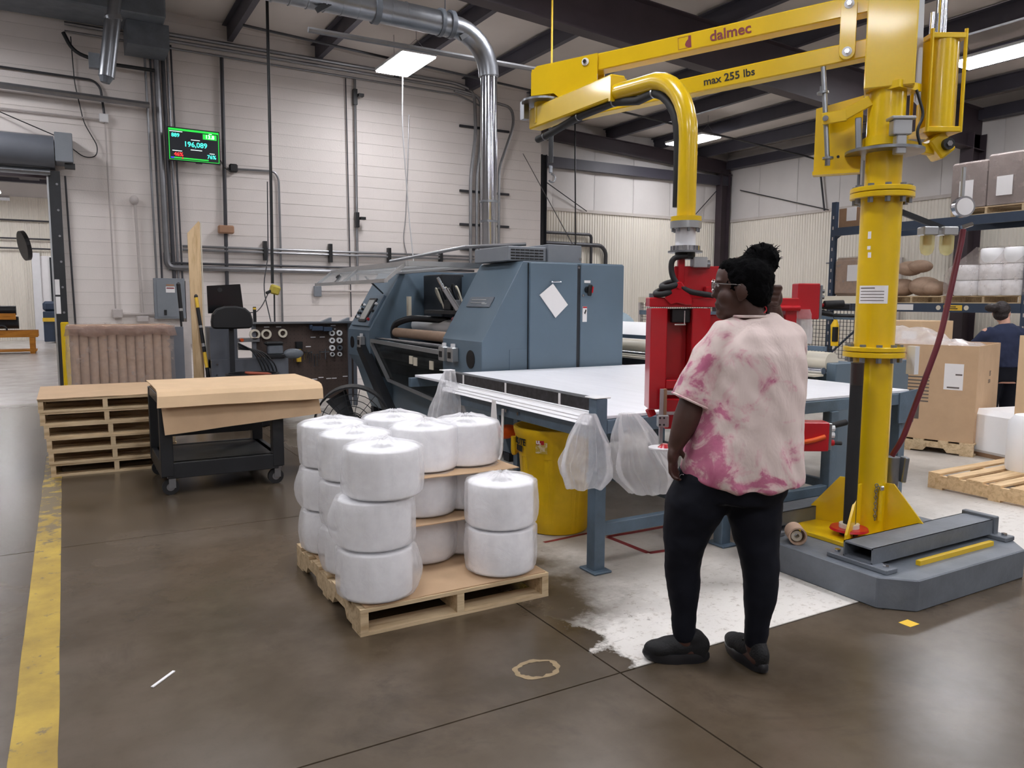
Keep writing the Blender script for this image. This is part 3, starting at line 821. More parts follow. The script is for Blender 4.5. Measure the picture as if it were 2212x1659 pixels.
# breaker panel
def panel():
    t = thing('breaker_panel', 'grey electrical breaker panel with warning label on block wall', 'electrical panel', (1.54, YW-.02, 1.19))
    MB().bb((-.24, -.14, 0), (.24, 0, .68)).build('enclosure', 'grey', t, bevel=.005)
    MB().bb((-.20, -.15, .03), (.20, -.138, .65)).build('door', 'grey', t, bevel=.003)
    MB().bb((-.10, -.165, .06), (-.06, -.148, .15)).build('latch', 'black', t)
    MB().bb((-.06, -.153, .44), (.08, -.149, .54)).build('warning_label', 'paper', t)
    MB().bb((-.05, -.155, .505), (.07, -.152, .525)).build('label_band', 'logo', t)
    MB().bb((-.05, -.1535, .55), (.07, -.149, .58)).build('label_text', 'tan', t)
    t2 = thing('side_panel', 'pale cream cabinet beside the breaker panel with a black slot', 'cabinet', (1.93, YW-.02, .75))
    MB().bb((-.14, -.13, 0), (.10, 0, 1.08)).build('enclosure', 'paintpipe', t2, bevel=.005)
    MB().bb((-.05, -.14, .45), (-.01, -.128, .98)).build('slot', 'black', t2)
panel()

# ================================================================== FLOOR MARKS
def marks():
    # worn yellow lane line (slightly oblique), a thin paint film on the slab
    a0, a1 = (-.228, 8.6), (-.098, 8.6); b0, b1 = (-.235, 1.2), (-.090, 1.2)
    n = 40; g = []
    for i in range(n+1):
        t = i/n; y = 8.6+(1.2-8.6)*t
        j = .006*mnoise.noise(Vector((0, y*2.3, 0)))
        g.append([(a0[0]+(b0[0]-a0[0])*t+j, y, .0012), (a1[0]+(b1[0]-a1[0])*t+j, y, .0012)])
    o = MB().sheet(g).build('floor_line', 'line'); tag(o, 'worn yellow painted lane line along the left of the floor', 'floor marking')
    red = mat('red_floor_tape', (132, 44, 46), .6, var=.25, vs=14)
    def tape(pts, w_, label):
        mb = MB()
        for (p, q) in zip(pts, pts[1:]):
            p, q = Vector((*p, .001)), Vector((*q, .001)); d = (q-p).normalized(); nrm = Vector((-d.y, d.x, 0))*w_/2
            k = max(2, int((q-p).length/.08)); gg = []
            for i in range(k+1):
                c = p.lerp(q, i/k); e = .010*mnoise.noise(c*9)
                gg.append([c+nrm*(1+e*20), c-nrm*(1-e*20)])
            mb.sheet(gg)
        o = mb.build('floor_tape', red); tag(o, label, 'floor tape')
    tape([(2.53, 3.97), (2.82, 3.99), (3.12, 4.0)], .03, 'strip of red tape on the floor right of the yellow bin')
    tape([(3.56, 3.86), (2.95, 3.87), (2.97, 3.49), (3.12, 3.47), (3.3, 3.47)], .04, 'torn red tape corner on the floor under the white table')
    ring = mat('pale_spill', (150, 130, 98), .7, var=.2, vs=20)
    mb = MB(); rs = []
    for j in range(40):
        a = 2*math.pi*j/40; nn = mnoise.noise(Vector((math.cos(a)*2, math.sin(a)*2, 3)))
        ro = .098*(1+.18*nn); ri = .075*(1+.25*mnoise.noise(Vector((math.cos(a)*3, math.sin(a)*3, 8))))
        rs.append([(1.605+ro*math.cos(a)*1.05, 2.567+ro*math.sin(a)*.82, .0012), (1.605+ri*math.cos(a)*1.05, 2.567+ri*math.sin(a)*.82, .0012)])
    rs.append(rs[0]); mb.sheet(rs); o = mb.build('paint_spill', ring); tag(o, 'pale ring of dried spill on the brown floor', 'stain')
    o = MB().bb((3.34, 2.06, .0005), (3.41, 2.12, .0014)).build('paint_fleck', 'label'); tag(o, 'small yellow tape scrap on the floor by the grey base', 'scrap')
    o = MB().bar((.22, 3.17, .004), (.31, 3.27, .004), .012, .004).build('paper_scrap', 'paper'); tag(o, 'thin white scrap lying on the brown floor', 'scrap')
marks()

# ================================================================== PALLETS
def pallet(name, label, W, D, loc, rz=0.0, wm='wood', ntop=7, notch=True, group='wooden pallets', H=.125):
    """stringers run along local Y (depth), deck boards along local X"""
    t = thing(name, label, 'pallet', loc, rz, group)
    sh = H-.034
    for x in (-W/2+.02, 0, W/2-.02):
        pts = [(-D/2, .016)]
        if notch:
            for c in (-D*.22, D*.22): pts += [(c-.11, .016), (c-.08, .055), (c+.08, .055), (c+.11, .016)]
        pts += [(D/2, .016), (D/2, .016+sh), (-D/2, .016+sh)]
        MB().prism(pts, 0, x-.019, x+.019).build('stringer', wm, t)
    def boards(n, z, ws):
        for i in range(n):
            bw = ws[i % len(ws)]
            y = -D/2+bw/2+(D-bw)*i/(n-1)
            k = random.uniform(-.004, .004)
            MB().box((0, y, z), (W+k, bw, .017)).build('deck_board', wm, t)
    boards(ntop, H-.0085, [.125, .09, .095, .085])
    boards(3, .0085, [.12, .09])
    return t
PAL_A = pallet('pallet', 'light wooden pallet carrying the white bagged rolls', 1.0, 1.10, (1.575, 3.76, 0))
def sheetboard(label, x0, y0, x1, y1, z, m='card', th=.004, rz=0):
    mb = MB(); g = []
    for i in range(9):
        g.append([(x0+(x1-x0)*j/8, y0+(y1-y0)*i/8, z+.004*mnoise.noise(Vector((i*.7, j*.7, z*9)))) for j in range(9)])
    o = mb.sheet(g).build('cardboard_sheet', m, solid=th); tag(o, label, 'cardboard sheet', 'cardboard sheets'); return o
sheetboard('cardboard sheet lying on the loaded pallet under the rolls', 1.10, 3.22, 2.06, 4.30, .131)

# ---- bagged rolls
RR, RH = .176, .222
def roll_mesh():
    b = MB(); r, ri, h = RR-.008, .055, RH
    prof = [(ri, .002), (r-.006, .002), (r, .008), (r, h-.008), (r-.006, h-.002), (ri, h-.002), (ri, .002)]
    return b.lathe(prof, seg=36).mesh('paper_roll', smooth=True)
def bag_mesh(seed, top):
    """thin bag, puffy, with gathered top; top=True when nothing sits on it"""
    rnd = random.Random(seed); pu = [rnd.uniform(0, 6.28) for _ in range(4)]
    lean = rnd.uniform(0, 6.28)
    prof = [(.02, -.001), (RR*.6, -.001), (RR-.006, .001), (RR-.002, .012)]
    prof += [(RR+.001+.006*math.sin(math.pi*k/6), .012+(RH-.022)*k/6) for k in range(1, 6)]
    prof += [(RR+.002, RH-.006), (RR-.004, RH+.002)]
    if top: prof += [(RR*.86, RH+.010), (RR*.68, RH+.016), (RR*.50, RH+.022), (RR*.34, RH+.030), (RR*.2, RH+.040), (RR*.10, RH+.034), (.006, RH+.032)]
    else: prof += [(RR*.86, RH+.005), (RR*.6, RH+.006), (RR*.3, RH+.006), (.006, RH+.006)]
    n = len(prof)
    def fn(p, a, k):
        r = math.hypot(p.x, p.y); z = p.z
        wr = .0045*math.sin(11*a+pu[0])+.004*math.sin(17*a+pu[1]+z*20)
        nn = mnoise.noise(Vector((math.cos(a)*1.6+seed*3.1, math.sin(a)*1.6, z*5)))
        fine = mnoise.noise(Vector((math.cos(a)*6+seed*3.1, math.sin(a)*6, z*9+seed)))
        bulge = max(0, math.cos(a-lean))**3*(.032 if seed % 3 else .05)*math.sin(math.pi*min(1, max(0, z/RH)))
        dr = 0
        if 2 < k < 11: dr = .006+wr*.5+max(0, nn)*.014+bulge+fine*.003
        elif k >= 11 and top: dr = wr*1.2+fine*.004; z += nn*.012*(r/RR)+.005*math.sin(15*a+pu[2])*(r/RR)*(1-r/RR)*3+fine*.004
        if k == n-1 or k == 0: dr = 0
        s = (r+dr)/max(r, 1e-4)
        return Vector((p.x*s, p.y*s, z))
    return MB().lathe(prof, seg=72, fn=fn).mesh('bag', smooth=False)
ROLL_ME = roll_mesh()
def bagged(x, y, z, top, label, seed, s=1.0):
    t = thing('bagged_roll', label, 'paper roll', (x, y, z), random.uniform(0, 6.28), 'white bagged rolls on the pallet')
    link('paper_roll', ROLL_ME, 'roll', t)
    me = bag_mesh(seed, top)
    for p in me.polygons: p.use_smooth = True
    link('bag', me, 'bag', t)
    return t
Zs = [.142, .142+RH+.013, .142+2*(RH+.013)]
Xc = [1.255, 1.60, 1.885]; Yr = [3.375, 3.745, 4.115]
lay = ('bottom', 'middle', 'top')
for k in range(3):
    z = Zs[k]; e = .008*k
    bagged(Xc[0]+[-.045, -.045, -.01][k], Yr[0]+[-.01, 0, -.02][k], z, k == 2, lay[k]+' bagged roll of the nearest column at the pallet corner', 10+k)
    bagged(Xc[0]-.005, Yr[1]+.01*k, z, k == 2, lay[k]+' bagged roll of the second column on the left pallet side', 20+k)
    bagged(Xc[0]-.01, Yr[2]+.01, z, k == 2, lay[k]+' bagged roll of the rear column on the left pallet side', 30+k)
    bagged(Xc[1]-.0+.01*k, Yr[1]+.0, z+(.012 if k else 0), k == 2, lay[k]+' bagged roll of the middle column behind the gap', 40+k)
    bagged(Xc[1], Yr[2]+.01, z+(.012 if k else 0), k == 2, lay[k]+' bagged roll of the rear middle column, mostly hidden', 50+k)
    bagged(Xc[2]+.0, Yr[1]+.03, z+(.012 if k else 0), k == 2, lay[k]+' bagged roll of the rear right column beside the yellow bin', 60+k)
    if k < 2: bagged(Xc[2], Yr[0], z, k == 1, lay[k]+' bagged roll at the right front pallet corner', 70+k)
sheetboard('cardboard sheet between the bottom and middle roll layers', 1.42, 3.50, 2.07, 4.30, Zs[1]+.002)
sheetboard('cardboard sheet under the top layer of rolls', 1.42, 3.52, 2.08, 4.32, Zs[2]+.002)

# ---- stack of six empty pallets
ST = pallet('pallet', 'lowest of the six stacked empty pallets', 1.0, 1.10, (.335, 8.05, 0), R(-1), 'wood', 7, True, 'stack of six empty pallets', .1105)
nm = ['second', 'third', 'fourth', 'fifth', 'topmost']
for k in range(5):
    dup(ST, (.335-.012*(k+1)+random.uniform(-.012, .012), 8.05+random.uniform(-.01, .01), .111*(k+1)), R(-1+random.uniform(-.6, .6)), nm[k]+' pallet from the floor in the stack of six')
o = sheetboard('brown cardboard sheet covering the stack of empty pallets', -.245, 7.50, .83, 8.62, .674, 'card', .006)

# ---- black cart with draped cardboard
def cart():
    t = thing('platform_cart', 'black steel cart on casters under draped cardboard', 'cart', (1.04, 6.80, 0))
    x0, x1, y0, y1 = -.42, .42, -.40, .40
    for x in (x0, x1):
        for y in (y0, y1):
            MB().bb((x-.045, y-.045, .15), (x+.045, y+.045, .77)).build('post', 'blacksteel', t, bevel=.004)
    for z0, z1 in ((.13, .25), (.70, .775)):
        for y in (y0, y1): MB().bb((x0, y-.04, z0), (x1, y+.04, z1)).build('rail', 'blacksteel', t, bevel=.004)
        for x in (x0, x1): MB().bb((x-.04, y0, z0), (x+.04, y1, z1)).build('rail', 'blacksteel', t, bevel=.004)
    MB().bb((x0, y0, .235), (x1, y1, .25)).build('shelf', 'blacksteel', t)
    MB().bb((x0+.05, y1-.03, .33), (x1-.05, y1+.02, .41)).build('rear_rail', 'blacksteel', t)
    for x in (x0+.02, x1-.02):
        for y in (y0, y1):
            c = thing('tmp', None, None); COL.objects.unlink(c); bpy.data.objects.remove(c)
            w_ = MB().cyl((x, y-.018, .062), (x, y+.018, .062), .062, seg=22).build('caster_wheel', 'rubber', t, smooth=True)
            MB().cyl((x, y-.020, .062), (x, y+.020, .062), .03, seg=14).build('hub', 'conduit', w_, smooth=True)
            mb = MB(); mb.box((x+.012, y-.026, .1), (.05, .006, .09)); mb.box((x+.012, y+.026, .1), (.05, .006, .09)); mb.box((x+.012, y, .14), (.07, .07, .012))
            mb.build('caster_fork', 'galv', t)
    return t
cart()
def drape(label, x0, x1, yb, yf, z, drop, out, m, skew=0.0, th=.006, right_up=0.0):
    """sheet lying on the cart, front edge bent down"""
    prof = [(yb, z), ((yb+yf)/2, z+.004), (yf+.10, z), (yf+.03, z-.012), (yf-out*.35, z-drop*.35), (yf-out*.7, z-drop*.7), (yf-out, z-drop)]
    g = []
    for k, (y, zz) in enumerate(prof):
        row = []
        for j in range(13):
            u = j/12; f = max(0, (k-3)/3)
            row.append((x0+(x1-x0)*u+skew*f, y, zz+right_up*f*u+.004*mnoise.noise(Vector((u*4, k*.8, z*10)))))
        g.append(row)
    o = MB().sheet(g).build('cardboard_sheet', m, solid=th, smooth=False); tag(o, label, 'cardboard sheet', 'cardboard sheets'); return o
drape('lower darker cardboard sheet hanging over the cart front', .585, 1.78, 7.15, 6.33, .785, .30, .05, 'card', .02, .006, .09)
drape('upper pale cardboard sheet bent over the cart front', .565, 1.82, 7.2, 6.30, .825, .125, .05, 'cardlight', -.01, .008, 0)
sheetboard('thin cardboard sheet between the two bent sheets on the cart', .6, 6.5, 1.80, 7.2, .803, 'card', .006)

# ================================================================== TABLE
def table():
    t = thing('work_table', 'large white topped work table on blue steel legs', 'table', (3.9, 4.7, 0))
    B = lambda a, b, n, m, bev=.003: MB().bb(a, b).build(n, m, t, bevel=bev, world=True)
    X0, X1, Y0, Y1, Z = 2.51, 5.32, 3.40, 6.12, .875
    B((X0+.06, Y0+.0, Z-.02), (X1, Y1, Z), 'table_top', 'tabletop')
    B((X0+.05, Y0-.02, Z-.10), (X1, Y0+.03, Z-.022), 'front_rail', 'tableblue')
    B((X0-.03, Y0, Z-.13), (X0+.03, 5.3, Z-.055), 'side_rail', 'tableblue')
    B((X1-.05, Y0, Z-.1), (X1, Y1, Z-.022), 'side_rail', 'tableblue')
    B((X0, Y1-.05, Z-.1), (X1, Y1, Z-.022), 'rear_rail', 'tableblue')
    # roll of film held on the left edge and the black scuffed bar above it
    B((X0-.035, Y0-.03, .905), (X0+.03, 5.32, .975), 'edge_bar', mat('scuffed_black', (44, 44, 48), .5, var=.7, vs=30))
    for y in (3.72, 4.36, 4.98, 5.2): B((X0-.038, y, .905), (X0-.034, y+.02, .972), 'bar_mark', 'paper', 0)
    B((X0-.05, 5.3, .975), (X0+.05, 5.38, .982), 'end_plate', 'white')
    B((X0-.05, Y0-.04, .977), (X0+.06, Y0+.06, .984), 'end_plate', 'white')
    for k_ in range(3): MB().prism([(X0-.075+.012*k_, .832+.018*k_), (X0-.03, .832+.018*k_), (X0-.03, .862+.018*k_), (X0-.060+.012*k_, .846+.018*k_)], 1, Y0+.0, 5.28).build('film_strip', 'roll', t, world=True)
    for i, (x, y) in enumerate(((X0, Y0), (3.48, Y0), (4.46, Y0), (X1-.05, Y0+.04), (X0+.05, 5.25), (4.5, 5.25), (3.48, 5.9), (X1-.05, Y1-.06))):
        zt = .975 if i == 0 else Z-.1
        B((x-.037, y-.037, .0), (x+.037, y+.037, zt), 'leg', 'tableblue')
        B((x-.06, y-.075, 0), (x+.06, y+.075, .014), 'foot_plate', 'tableblue', .004)
    B((X0, Y0-.025, .20), (4.46, Y0+.025, .27), 'stretcher', 'tableblue')
    B((3.455, Y0, .18), (3.505, 5.9, .26), 'stretcher', 'tableblue')
    B((4.44, Y0, .24), (4.48, 5.25, .30), 'stretcher', 'tableblue')
    B((X0-.045, Y0-.042, .50), (X0+.045, Y0+.042, .56), 'leg_collar', 'tableblue')
    B((X0-.01, Y0-.041, .53), (X0+.02, Y0-.036, .60), 'leg_slot', 'black', 0)
    # slanted blue gusset plate at the right corner
    MB().prism([(X1-.15, .86), (X1+.06, .88), (X1+.02, .64), (X1-.15, .64)], 1, Y0-.03, Y0-.02).build('corner_gusset', 'tableblue', t, world=True)
    for y in (4.2, 4.35): MB().cyl((X0-.03, y, .79), (X0-.045, y, .79), .012, seg=8).build('screw', 'chrome', t, world=True)
table()

# white bags hanging on the table corner
def hang_bag(name, label, top, w_, h, d, seed, lean=(0, 0), m='bagclear'):
    """crumpled film bag hanging down from a point"""
    rs = []; n = 22
    for k in range(n):
        u = k/(n-1)
        wid = w_*(.28+.72*min(1, u*1.5)**.8)*(1-.30*max(0, u-.8)/.2); dep = d*(.3+.7*min(1, u*1.6))*(1-.5*max(0, u-.85)/.15)
        c = Vector((top[0]+lean[0]*u, top[1]+lean[1]*u, top[2]-h*u)); ring = []
        for j in range(96):
            a = 2*math.pi*j/96
            f = 1+.25*mnoise.noise(Vector((math.cos(a)*1.8+seed, math.sin(a)*1.8, u*3+seed)))+.12*math.sin(6*a+seed+u*2.5)+.08*math.sin(13*a+seed*2-u*3)+.05*math.sin(23*a+seed-u*2)
            x, y = math.cos(a)*wid/2*f, math.sin(a)*dep/2*f
            zz = .05*h*mnoise.noise(Vector((math.cos(a)*2, math.sin(a)*2, seed)))*(u > .8)
            # width runs along the camera-right direction of the table corner
            ring.append((c.x+x*.866+y*.5, c.y-x*.5+y*.866, c.z+zz))
        rs.append(ring)
    o = MB().rings(rs).build(name, m, smooth=True); return tag(o, label, 'plastic bag', 'plastic bags')
hang_bag('plastic_bag', 'clear plastic bag hanging left of the table corner post', (2.42, 3.36, .90), .27, .40, .16, 3.1, (-.04, -.02))
hang_bag('plastic_bag', 'whiter plastic bag hanging right of the table corner post', (2.62, 3.28, .90), .32, .44, .14, 7.7, (.11, -.08), 'bag')
hang_bag('plastic_bag', 'plastic bag draped over the far left table end', (2.44, 5.15, .99), .26, .52, .22, 12.3, (-.05, -.05))
run('white_strap', 'white fabric strap hanging from the table side', [(2.46, 4.38, .80), (2.45, 4.37, .60), (2.44, 4.36, .50), (2.38, 4.34, .42), (2.30, 4.3, .36)], .009, 'paper', .05, 'strap')
o = MB().prism([(4.34, .56), (4.38, .86), (4.42, .86), (4.46, .56), (4.42, .60), (4.40, .72), (4.38, .60)], 0, 2.40, 2.408).build('hang_tag', 'paper'); tag(o, 'white hook shaped tag hanging from the table side', 'tag')

# ================================================================== YELLOW BIN
def bin_():
    t = thing('waste_bin', 'yellow round waste bin with scraped sticker under the table', 'waste bin', (2.78, 4.22, 0))
    prof = [(.001, .004), (.205, .004), (.215, .02), (.232, .30), (.248, .50), (.252, .505), (.262, .62), (.278, .64), (.286, .67), (.286, .69), (.268, .692), (.258, .66), (.245, .5), (.21, .03), (.001, .03)]
    def fn(p, a, k):
        if 2 <= k <= 4:
            q = (a*4/math.pi) % 1.0
            if .06 < q < .14 or .86 < q < .94: p = Vector((p.x*.975, p.y*.975, p.z))
        return p
    MB().lathe(prof, seg=96, fn=fn).build('bin_body', 'yellowdull', t, smooth=True)
    for a in (R(-40), R(140)):
        c, s = math.cos(a), math.sin(a)
        path = [(.262*math.cos(a+q), .262*math.sin(a+q), z) for q, z in ((-.3, .62), (-.26, .50), (.26, .50), (.3, .62))]
        path = [(x*1.1, y*1.1, z) for x, y, z in path]
        MB().tube(bend(path, .05), .017, 8).build('handle', 'yellowdull', t, smooth=True)
    def curved(a0, a1, z0, z1, r, m, name):
        g = [[(r*math.cos(a0+(a1-a0)*i/8), r*math.sin(a0+(a1-a0)*i/8), z) for i in range(9)] for z in (z0, z1)]
        return MB().sheet(g).build(name, m, t)
    # sticker faces the camera
    base = math.atan2(-4.22, -2.78)
    st = NT('worn_sticker'); f = st.noise(26, 6, .7)
    st.set(Base_Color=st.ramp(f, [(.46, C3((222, 206, 168))), (.54, C3((198, 168, 60)))]), Roughness=.7)
    curved(base-.52, base-.22, .545, .615, .2665, st.m, 'sticker')
    curved(base-.50, base-.30, .602, .628, .2685, 'red', 'sticker_heading')
    curved(base-1.42, base-.98, .535, .575, .2665, 'ink', 'logo_patch')
    def wrapped(s_, size, a0, z, r, m):
        o = text(s_, size, (0, 0, 0), (1, 0, 0), (0, 0, 1), m, t, 'lettering', world=False, bold=.002)
        for v in o.data.vertices:
            a = a0+v.co.x/r; k = r-v.co.y
            v.co = (k*math.cos(a), k*math.sin(a), z+v.co.z)
    wrapped('BRUTE', .058, base-1.15, .600, .2705, 'ink'); wrapped('UL', .026, base-.44, .615, .2705, 'paper')
bin_()
o = MB().ell((2.62, 4.62, .60), (.11, .05, .05)).build('red_strap', 'orange', smooth=True); tag(o, 'red cloth bundle behind the yellow bin', 'cloth')

# ================================================================== BLUE WINDING MACHINE
def machine():
    t = thing('winding_machine', 'large blue steel winding machine with two sloped towers', 'machine', (3.9, 8.1, 0))
    W = dict(parent=t, world=True)
    FX, TX, BX = 3.26, 3.69, 4.86          # front, top-front, back in X
    def tower(name, y0, y1):
        poly = [(FX+.30, .08), (BX, .08), (BX, 1.876), (TX, 1.876), (FX, 1.135), (FX, .80), (FX+.12, .62)]
        o = MB().prism(poly, 1, y0, y1).build(name, 'blue', bevel=.006, **W)
        return o
    tower('near_tower', 6.2, 7.04); tower('far_tower', 9.20, 10.02)
    # near side doors
    for x0, x1, zb in ((3.75, 4.285, .12), (4.325, 4.845, .12)):
        d = MB().bb((x0, 6.165, zb), (x1, 6.199, 1.865)).build('cabinet_door', 'blue', bevel=.006, **W)
    MB().bb((4.287, 6.175, .12), (4.323, 6.2, 1.85)).build('door_gap', 'dark', **W)
    MB().bb((3.742, 6.19, .12), (3.752, 6.199, 1.86)).build('door_gap', 'dark', **W)
    MB().bb((3.55, 6.195, .80), (3.74, 6.199, 1.06)).build('access_plate', 'blue', bevel=.001, **W)
    MB().tube(bend([(3.97, 6.165, 1.69), (3.97, 6.135, 1.69), (4.08, 6.135, 1.69), (4.08, 6.165, 1.69)], .02), .007, 8).build('door_handle', 'chrome', smooth=True, **W)
    # folded white sheet hung on the handle, tilted
    c = Vector((4.005, 6.155, 1.525)); mb = MB()
    P = [(3.993, 1.672), (4.165, 1.475), (4.025, 1.352), (3.846, 1.565)]
    mb.rings([[(x, 6.150, z) for x, z in P], [(x, 6.158, z) for x, z in P]]); s_ = mb.build('notice_sheet', 'paper', **W)
    # switch and labels on the second door
    MB().bb((4.36, 6.158, 1.685), (4.43, 6.166, 1.71)).build('switch_label', 'paper', **W)
    MB().cyl((4.395, 6.165, 1.62), (4.395, 6.13, 1.62), .032).build('switch_base', 'black', **W)
    MB().box((4.40, 6.12, 1.615), (.045, .03, .11), (0, R(8), 0)).build('switch_lever', 'black', bevel=.01, **W)
    MB().box((4.418, 6.103, 1.62), (.014, .006, .06), (0, R(8), 0)).build('lever_stripe', 'red', **W)
    MB().cyl((4.345, 6.165, 1.565), (4.345, 6.15, 1.565), .012).build('key_lock', 'chrome', **W)
    MB().bb((4.345, 6.16, 1.31), (4.395, 6.166, 1.46)).build('warning_label', 'paper', **W)
    MB().bb((4.347, 6.157, 1.445), (4.393, 6.161, 1.458)).build('warning_band', 'red', **W)
    MB().prism([(4.362, 1.395), (4.378, 1.432), (4.386, 1.42), (4.372, 1.385)], 1, 6.155, 6.161).build('warning_pictogram', 'ink', **W)
    MB().cyl((4.29, 6.165, 1.83), (4.29, 6.155, 1.83), .012).build('latch', 'chrome', **W)
    # badge on the slope of the near tower
    sl = Vector((TX-FX, 0, 1.876-1.135)).normalized(); nr = Vector((-sl.z, 0, sl.x))
    def onslope(u, y, off=0.0):
        """u metres up the slope from its foot"""
        return Vector((FX, 0, 1.135))+sl*u+nr*off+Vector((0, y, 0))
    def plate(u0, u1, y0, y1, th, name, m, bev=.003, off=0.0):
        a = [onslope(u, y, off) for u, y in ((u0, y0), (u0, y1), (u1, y1), (u1, y0))]
        b = [p+nr*th for p in a]
        return MB().rings([a, b]).build(name, m, bevel=bev, **W)
    plate(.36, .47, 6.38, 6.86, .012, 'maker_badge', 'greydark')
    for u in (.40, .43): plate(u, u+.012, 6.5, 6.8, .003, 'badge_stripe', 'alu', 0, .012)
    plate(.385, .40, 6.45, 6.56, .003, 'badge_stripe', 'alu', 0, .012)
    # vents and interlock boxes
    for y in (6.42, 9.86):
        MB().cyl((FX+.004, y, .965), (FX-.006, y, .965), .085 if y < 7 else .075, seg=28).build('round_vent', 'black', **W)
    for y in (6.73, 6.93, 9.4):
        b = MB().bb((FX-.075, y-.06, .92), (FX-.002, y+.06, 1.06)).build('interlock_box', 'alu', bevel=.008, **W)
        MB().bb((FX-.08, y-.03, .955), (FX-.07, y+.03, 1.015)).build('interlock_window', 'black', **W)
        MB().bb((FX-.05, y-.02, 1.06), (FX-.02, y+.02, 1.095)).build('interlock_tab', 'white', **W)
    # control panel on the far tower
    plate(.05, .50, 9.26, 9.92, .03, 'control_panel', 'blue')
    plate(.10, .44, 9.40, 9.66, .02, 'screen_bezel', 'black', .003, .03)
    plate(.13, .41, 9.43, 9.63, .004, 'touch_screen', mat('screen_grey', (168, 170, 166), .25), 0, .05)
    for i in range(4):
        for j in range(2):
            p = onslope(.16+.06*i, 9.74+.07*j, .03)
            MB().cyl(p, p+nr*.03, .016, seg=10).build('push_button', 'black' if (i+j) % 3 else 'white', **W)
    for u, m_ in ((.14, 'red'), (.26, 'black'), (.36, 'white')):
        p = onslope(u, 9.33, .03); MB().cyl(p, p+nr*.03, .018, seg=12).build('push_button', m_, **W)
    # frame between the towers
    MB().bb((4.30, 7.04, .1), (4.86, 9.2, 1.55)).build('rear_housing', 'dark', **W)
    MB().bb((4.40, 7.04, 1.55), (4.7, 9.2, 1.86)).build('rear_beam', 'blue', bevel=.006, **W)
    MB().bb((4.22, 8.2, 1.15), (4.30, 9.2, 1.80)).build('blue_back_plate', 'blue', **W)
    MB().bb((3.95, 8.55, 1.0), (4.25, 9.1, 1.83)).build('winding_head', 'dark', bevel=.01, **W)
    MB().bb((3.62, 7.04, .70), (4.3, 9.2, .98)).build('cross_deck', 'dark', **W)
    MB().bb((3.70, 7.1, 1.36), (4.2, 8.5, 1.40)).build('upper_deck', 'blacksteel', **W)
    for z, x, r, m_ in ((1.12, 3.52, .058, 'core'), (1.045, 3.34, .018, 'chrome'), (.92, 3.5, .05, 'galv'), (.84, 3.42, .045, 'galv'), (1.20, 3.9, .09, 'roll'), (.78, 3.55, .05, 'blacksteel')):
        MB().cyl((x, 7.06 if m_ != 'core' else 7.25, z), (x, 9.18 if m_ != 'core' else 8.95, z), r, seg=24).build({'core': 'cardboard_core', 'roll': 'film_roll'}.get(m_, 'roller'), m_, smooth=True, **W)
    MB().cyl((3.52, 7.20, 1.12), (3.52, 7.26, 1.12), .060, seg=20).build('core_chuck', 'black', **W)
    MB().tube([(3.50, 7.22, 1.10), (3.44, 7.12, 1.17), (3.40, 7.08, 1.30)], [.022, .018, .014], 8).build('yellow_lever', 'label', smooth=True, **W)
    MB().ell((3.40, 7.08, 1.32), (.025, .025, .025)).build('lever_knob', 'maroon', smooth=True, **W)
    MB().tube(bend([(3.9, 8.25, 1.28), (3.62, 8.75, 1.30), (3.5, 9.0, 1.22), (3.5, 9.0, 1.02), (3.7, 8.95, .95)], .12), .04, 10).build('cable_chain', 'blacksteel', smooth=True, **W)
    MB().bar((3.72, 7.62, 1.40), (3.60, 7.72, 1.64), .06, .06).build('air_cylinder', 'chrome', bevel=.01, **W)
    MB().cyl((3.60, 7.72, 1.62), (3.54, 7.77, 1.76), .018).build('piston_rod', 'chrome', smooth=True, **W)
    for i in range(7):
        a = random.uniform(0, 1); y = 7.75+.09*i
        MB().tube(bend([(3.86, y, 1.42), (3.78, y+.05, 1.70+.04*math.sin(i*2)), (3.86, y+.25, 1.62), (4.0, y+.3, 1.42)], .12), .010, 6).build('air_hose', 'black' if i % 3 else 'cream', smooth=True, **W)
    for i in range(4): MB().box((3.9, 7.35+.26*i, 1.46), (.16, .18, .12)).build('valve_block', ('alu', 'black', 'grey', 'black')[i], bevel=.008, **W)
    MB().bb((3.62, 8.80, 1.30), (3.66, 8.86, 1.56)).build('gauge_strip', 'cream', **W)
    # open cover: flat frame over the bay, then the dropped flap
    mb = MB()
    for y in (7.12, 9.2): mb.bar((3.74, y, 1.87), (2.92, y, 1.87), .05, .05)
    mb.bar((2.92, 7.1, 1.87), (2.92, 9.22, 1.87), .05, .05); mb.bar((3.72, 7.1, 1.87), (3.72, 9.22, 1.87), .05, .05); mb.bar((3.35, 7.1, 1.87), (3.35, 9.22, 1.87), .03, .03)
    mb.build('cover_frame', 'alu', **W)
    MB().bb((2.94, 7.14, 1.865), (3.70, 9.18, 1.871)).build('cover_pane', 'glass', **W)
    mb = MB(); A, Bq = Vector((2.90, 0, 1.86)), Vector((2.70, 0, 1.70)); dy = lambda v, y: (v.x, y, v.z)
    for y in (7.14, 8.5, 9.5): mb.bar(dy(A, y), dy(Bq, y), .035, .03)
    mb.bar(dy(A, 7.12), dy(A, 9.52), .04, .035); mb.bar(dy(Bq, 7.12), dy(Bq, 9.52), .04, .035)
    mb.build('flap_frame', 'alu', **W)
    MB().rings([[dy(A, 7.14), dy(A, 9.5), dy(Bq, 9.5), dy(Bq, 7.14)], [(p[0], p[1], p[2]-.006) for p in (dy(A, 7.14), dy(A, 9.5), dy(Bq, 9.5), dy(Bq, 7.14))]]).build('flap_pane', 'glass', **W)
    mid = (A+Bq)/2; MB().tube(arc((mid.x-.02, 8.95, mid.z-.03), .06, R(30), R(260), 8, (0, 1, 0), (.62, 0, .78)), .018, 8).build('flap_handle', 'black', smooth=True, **W)
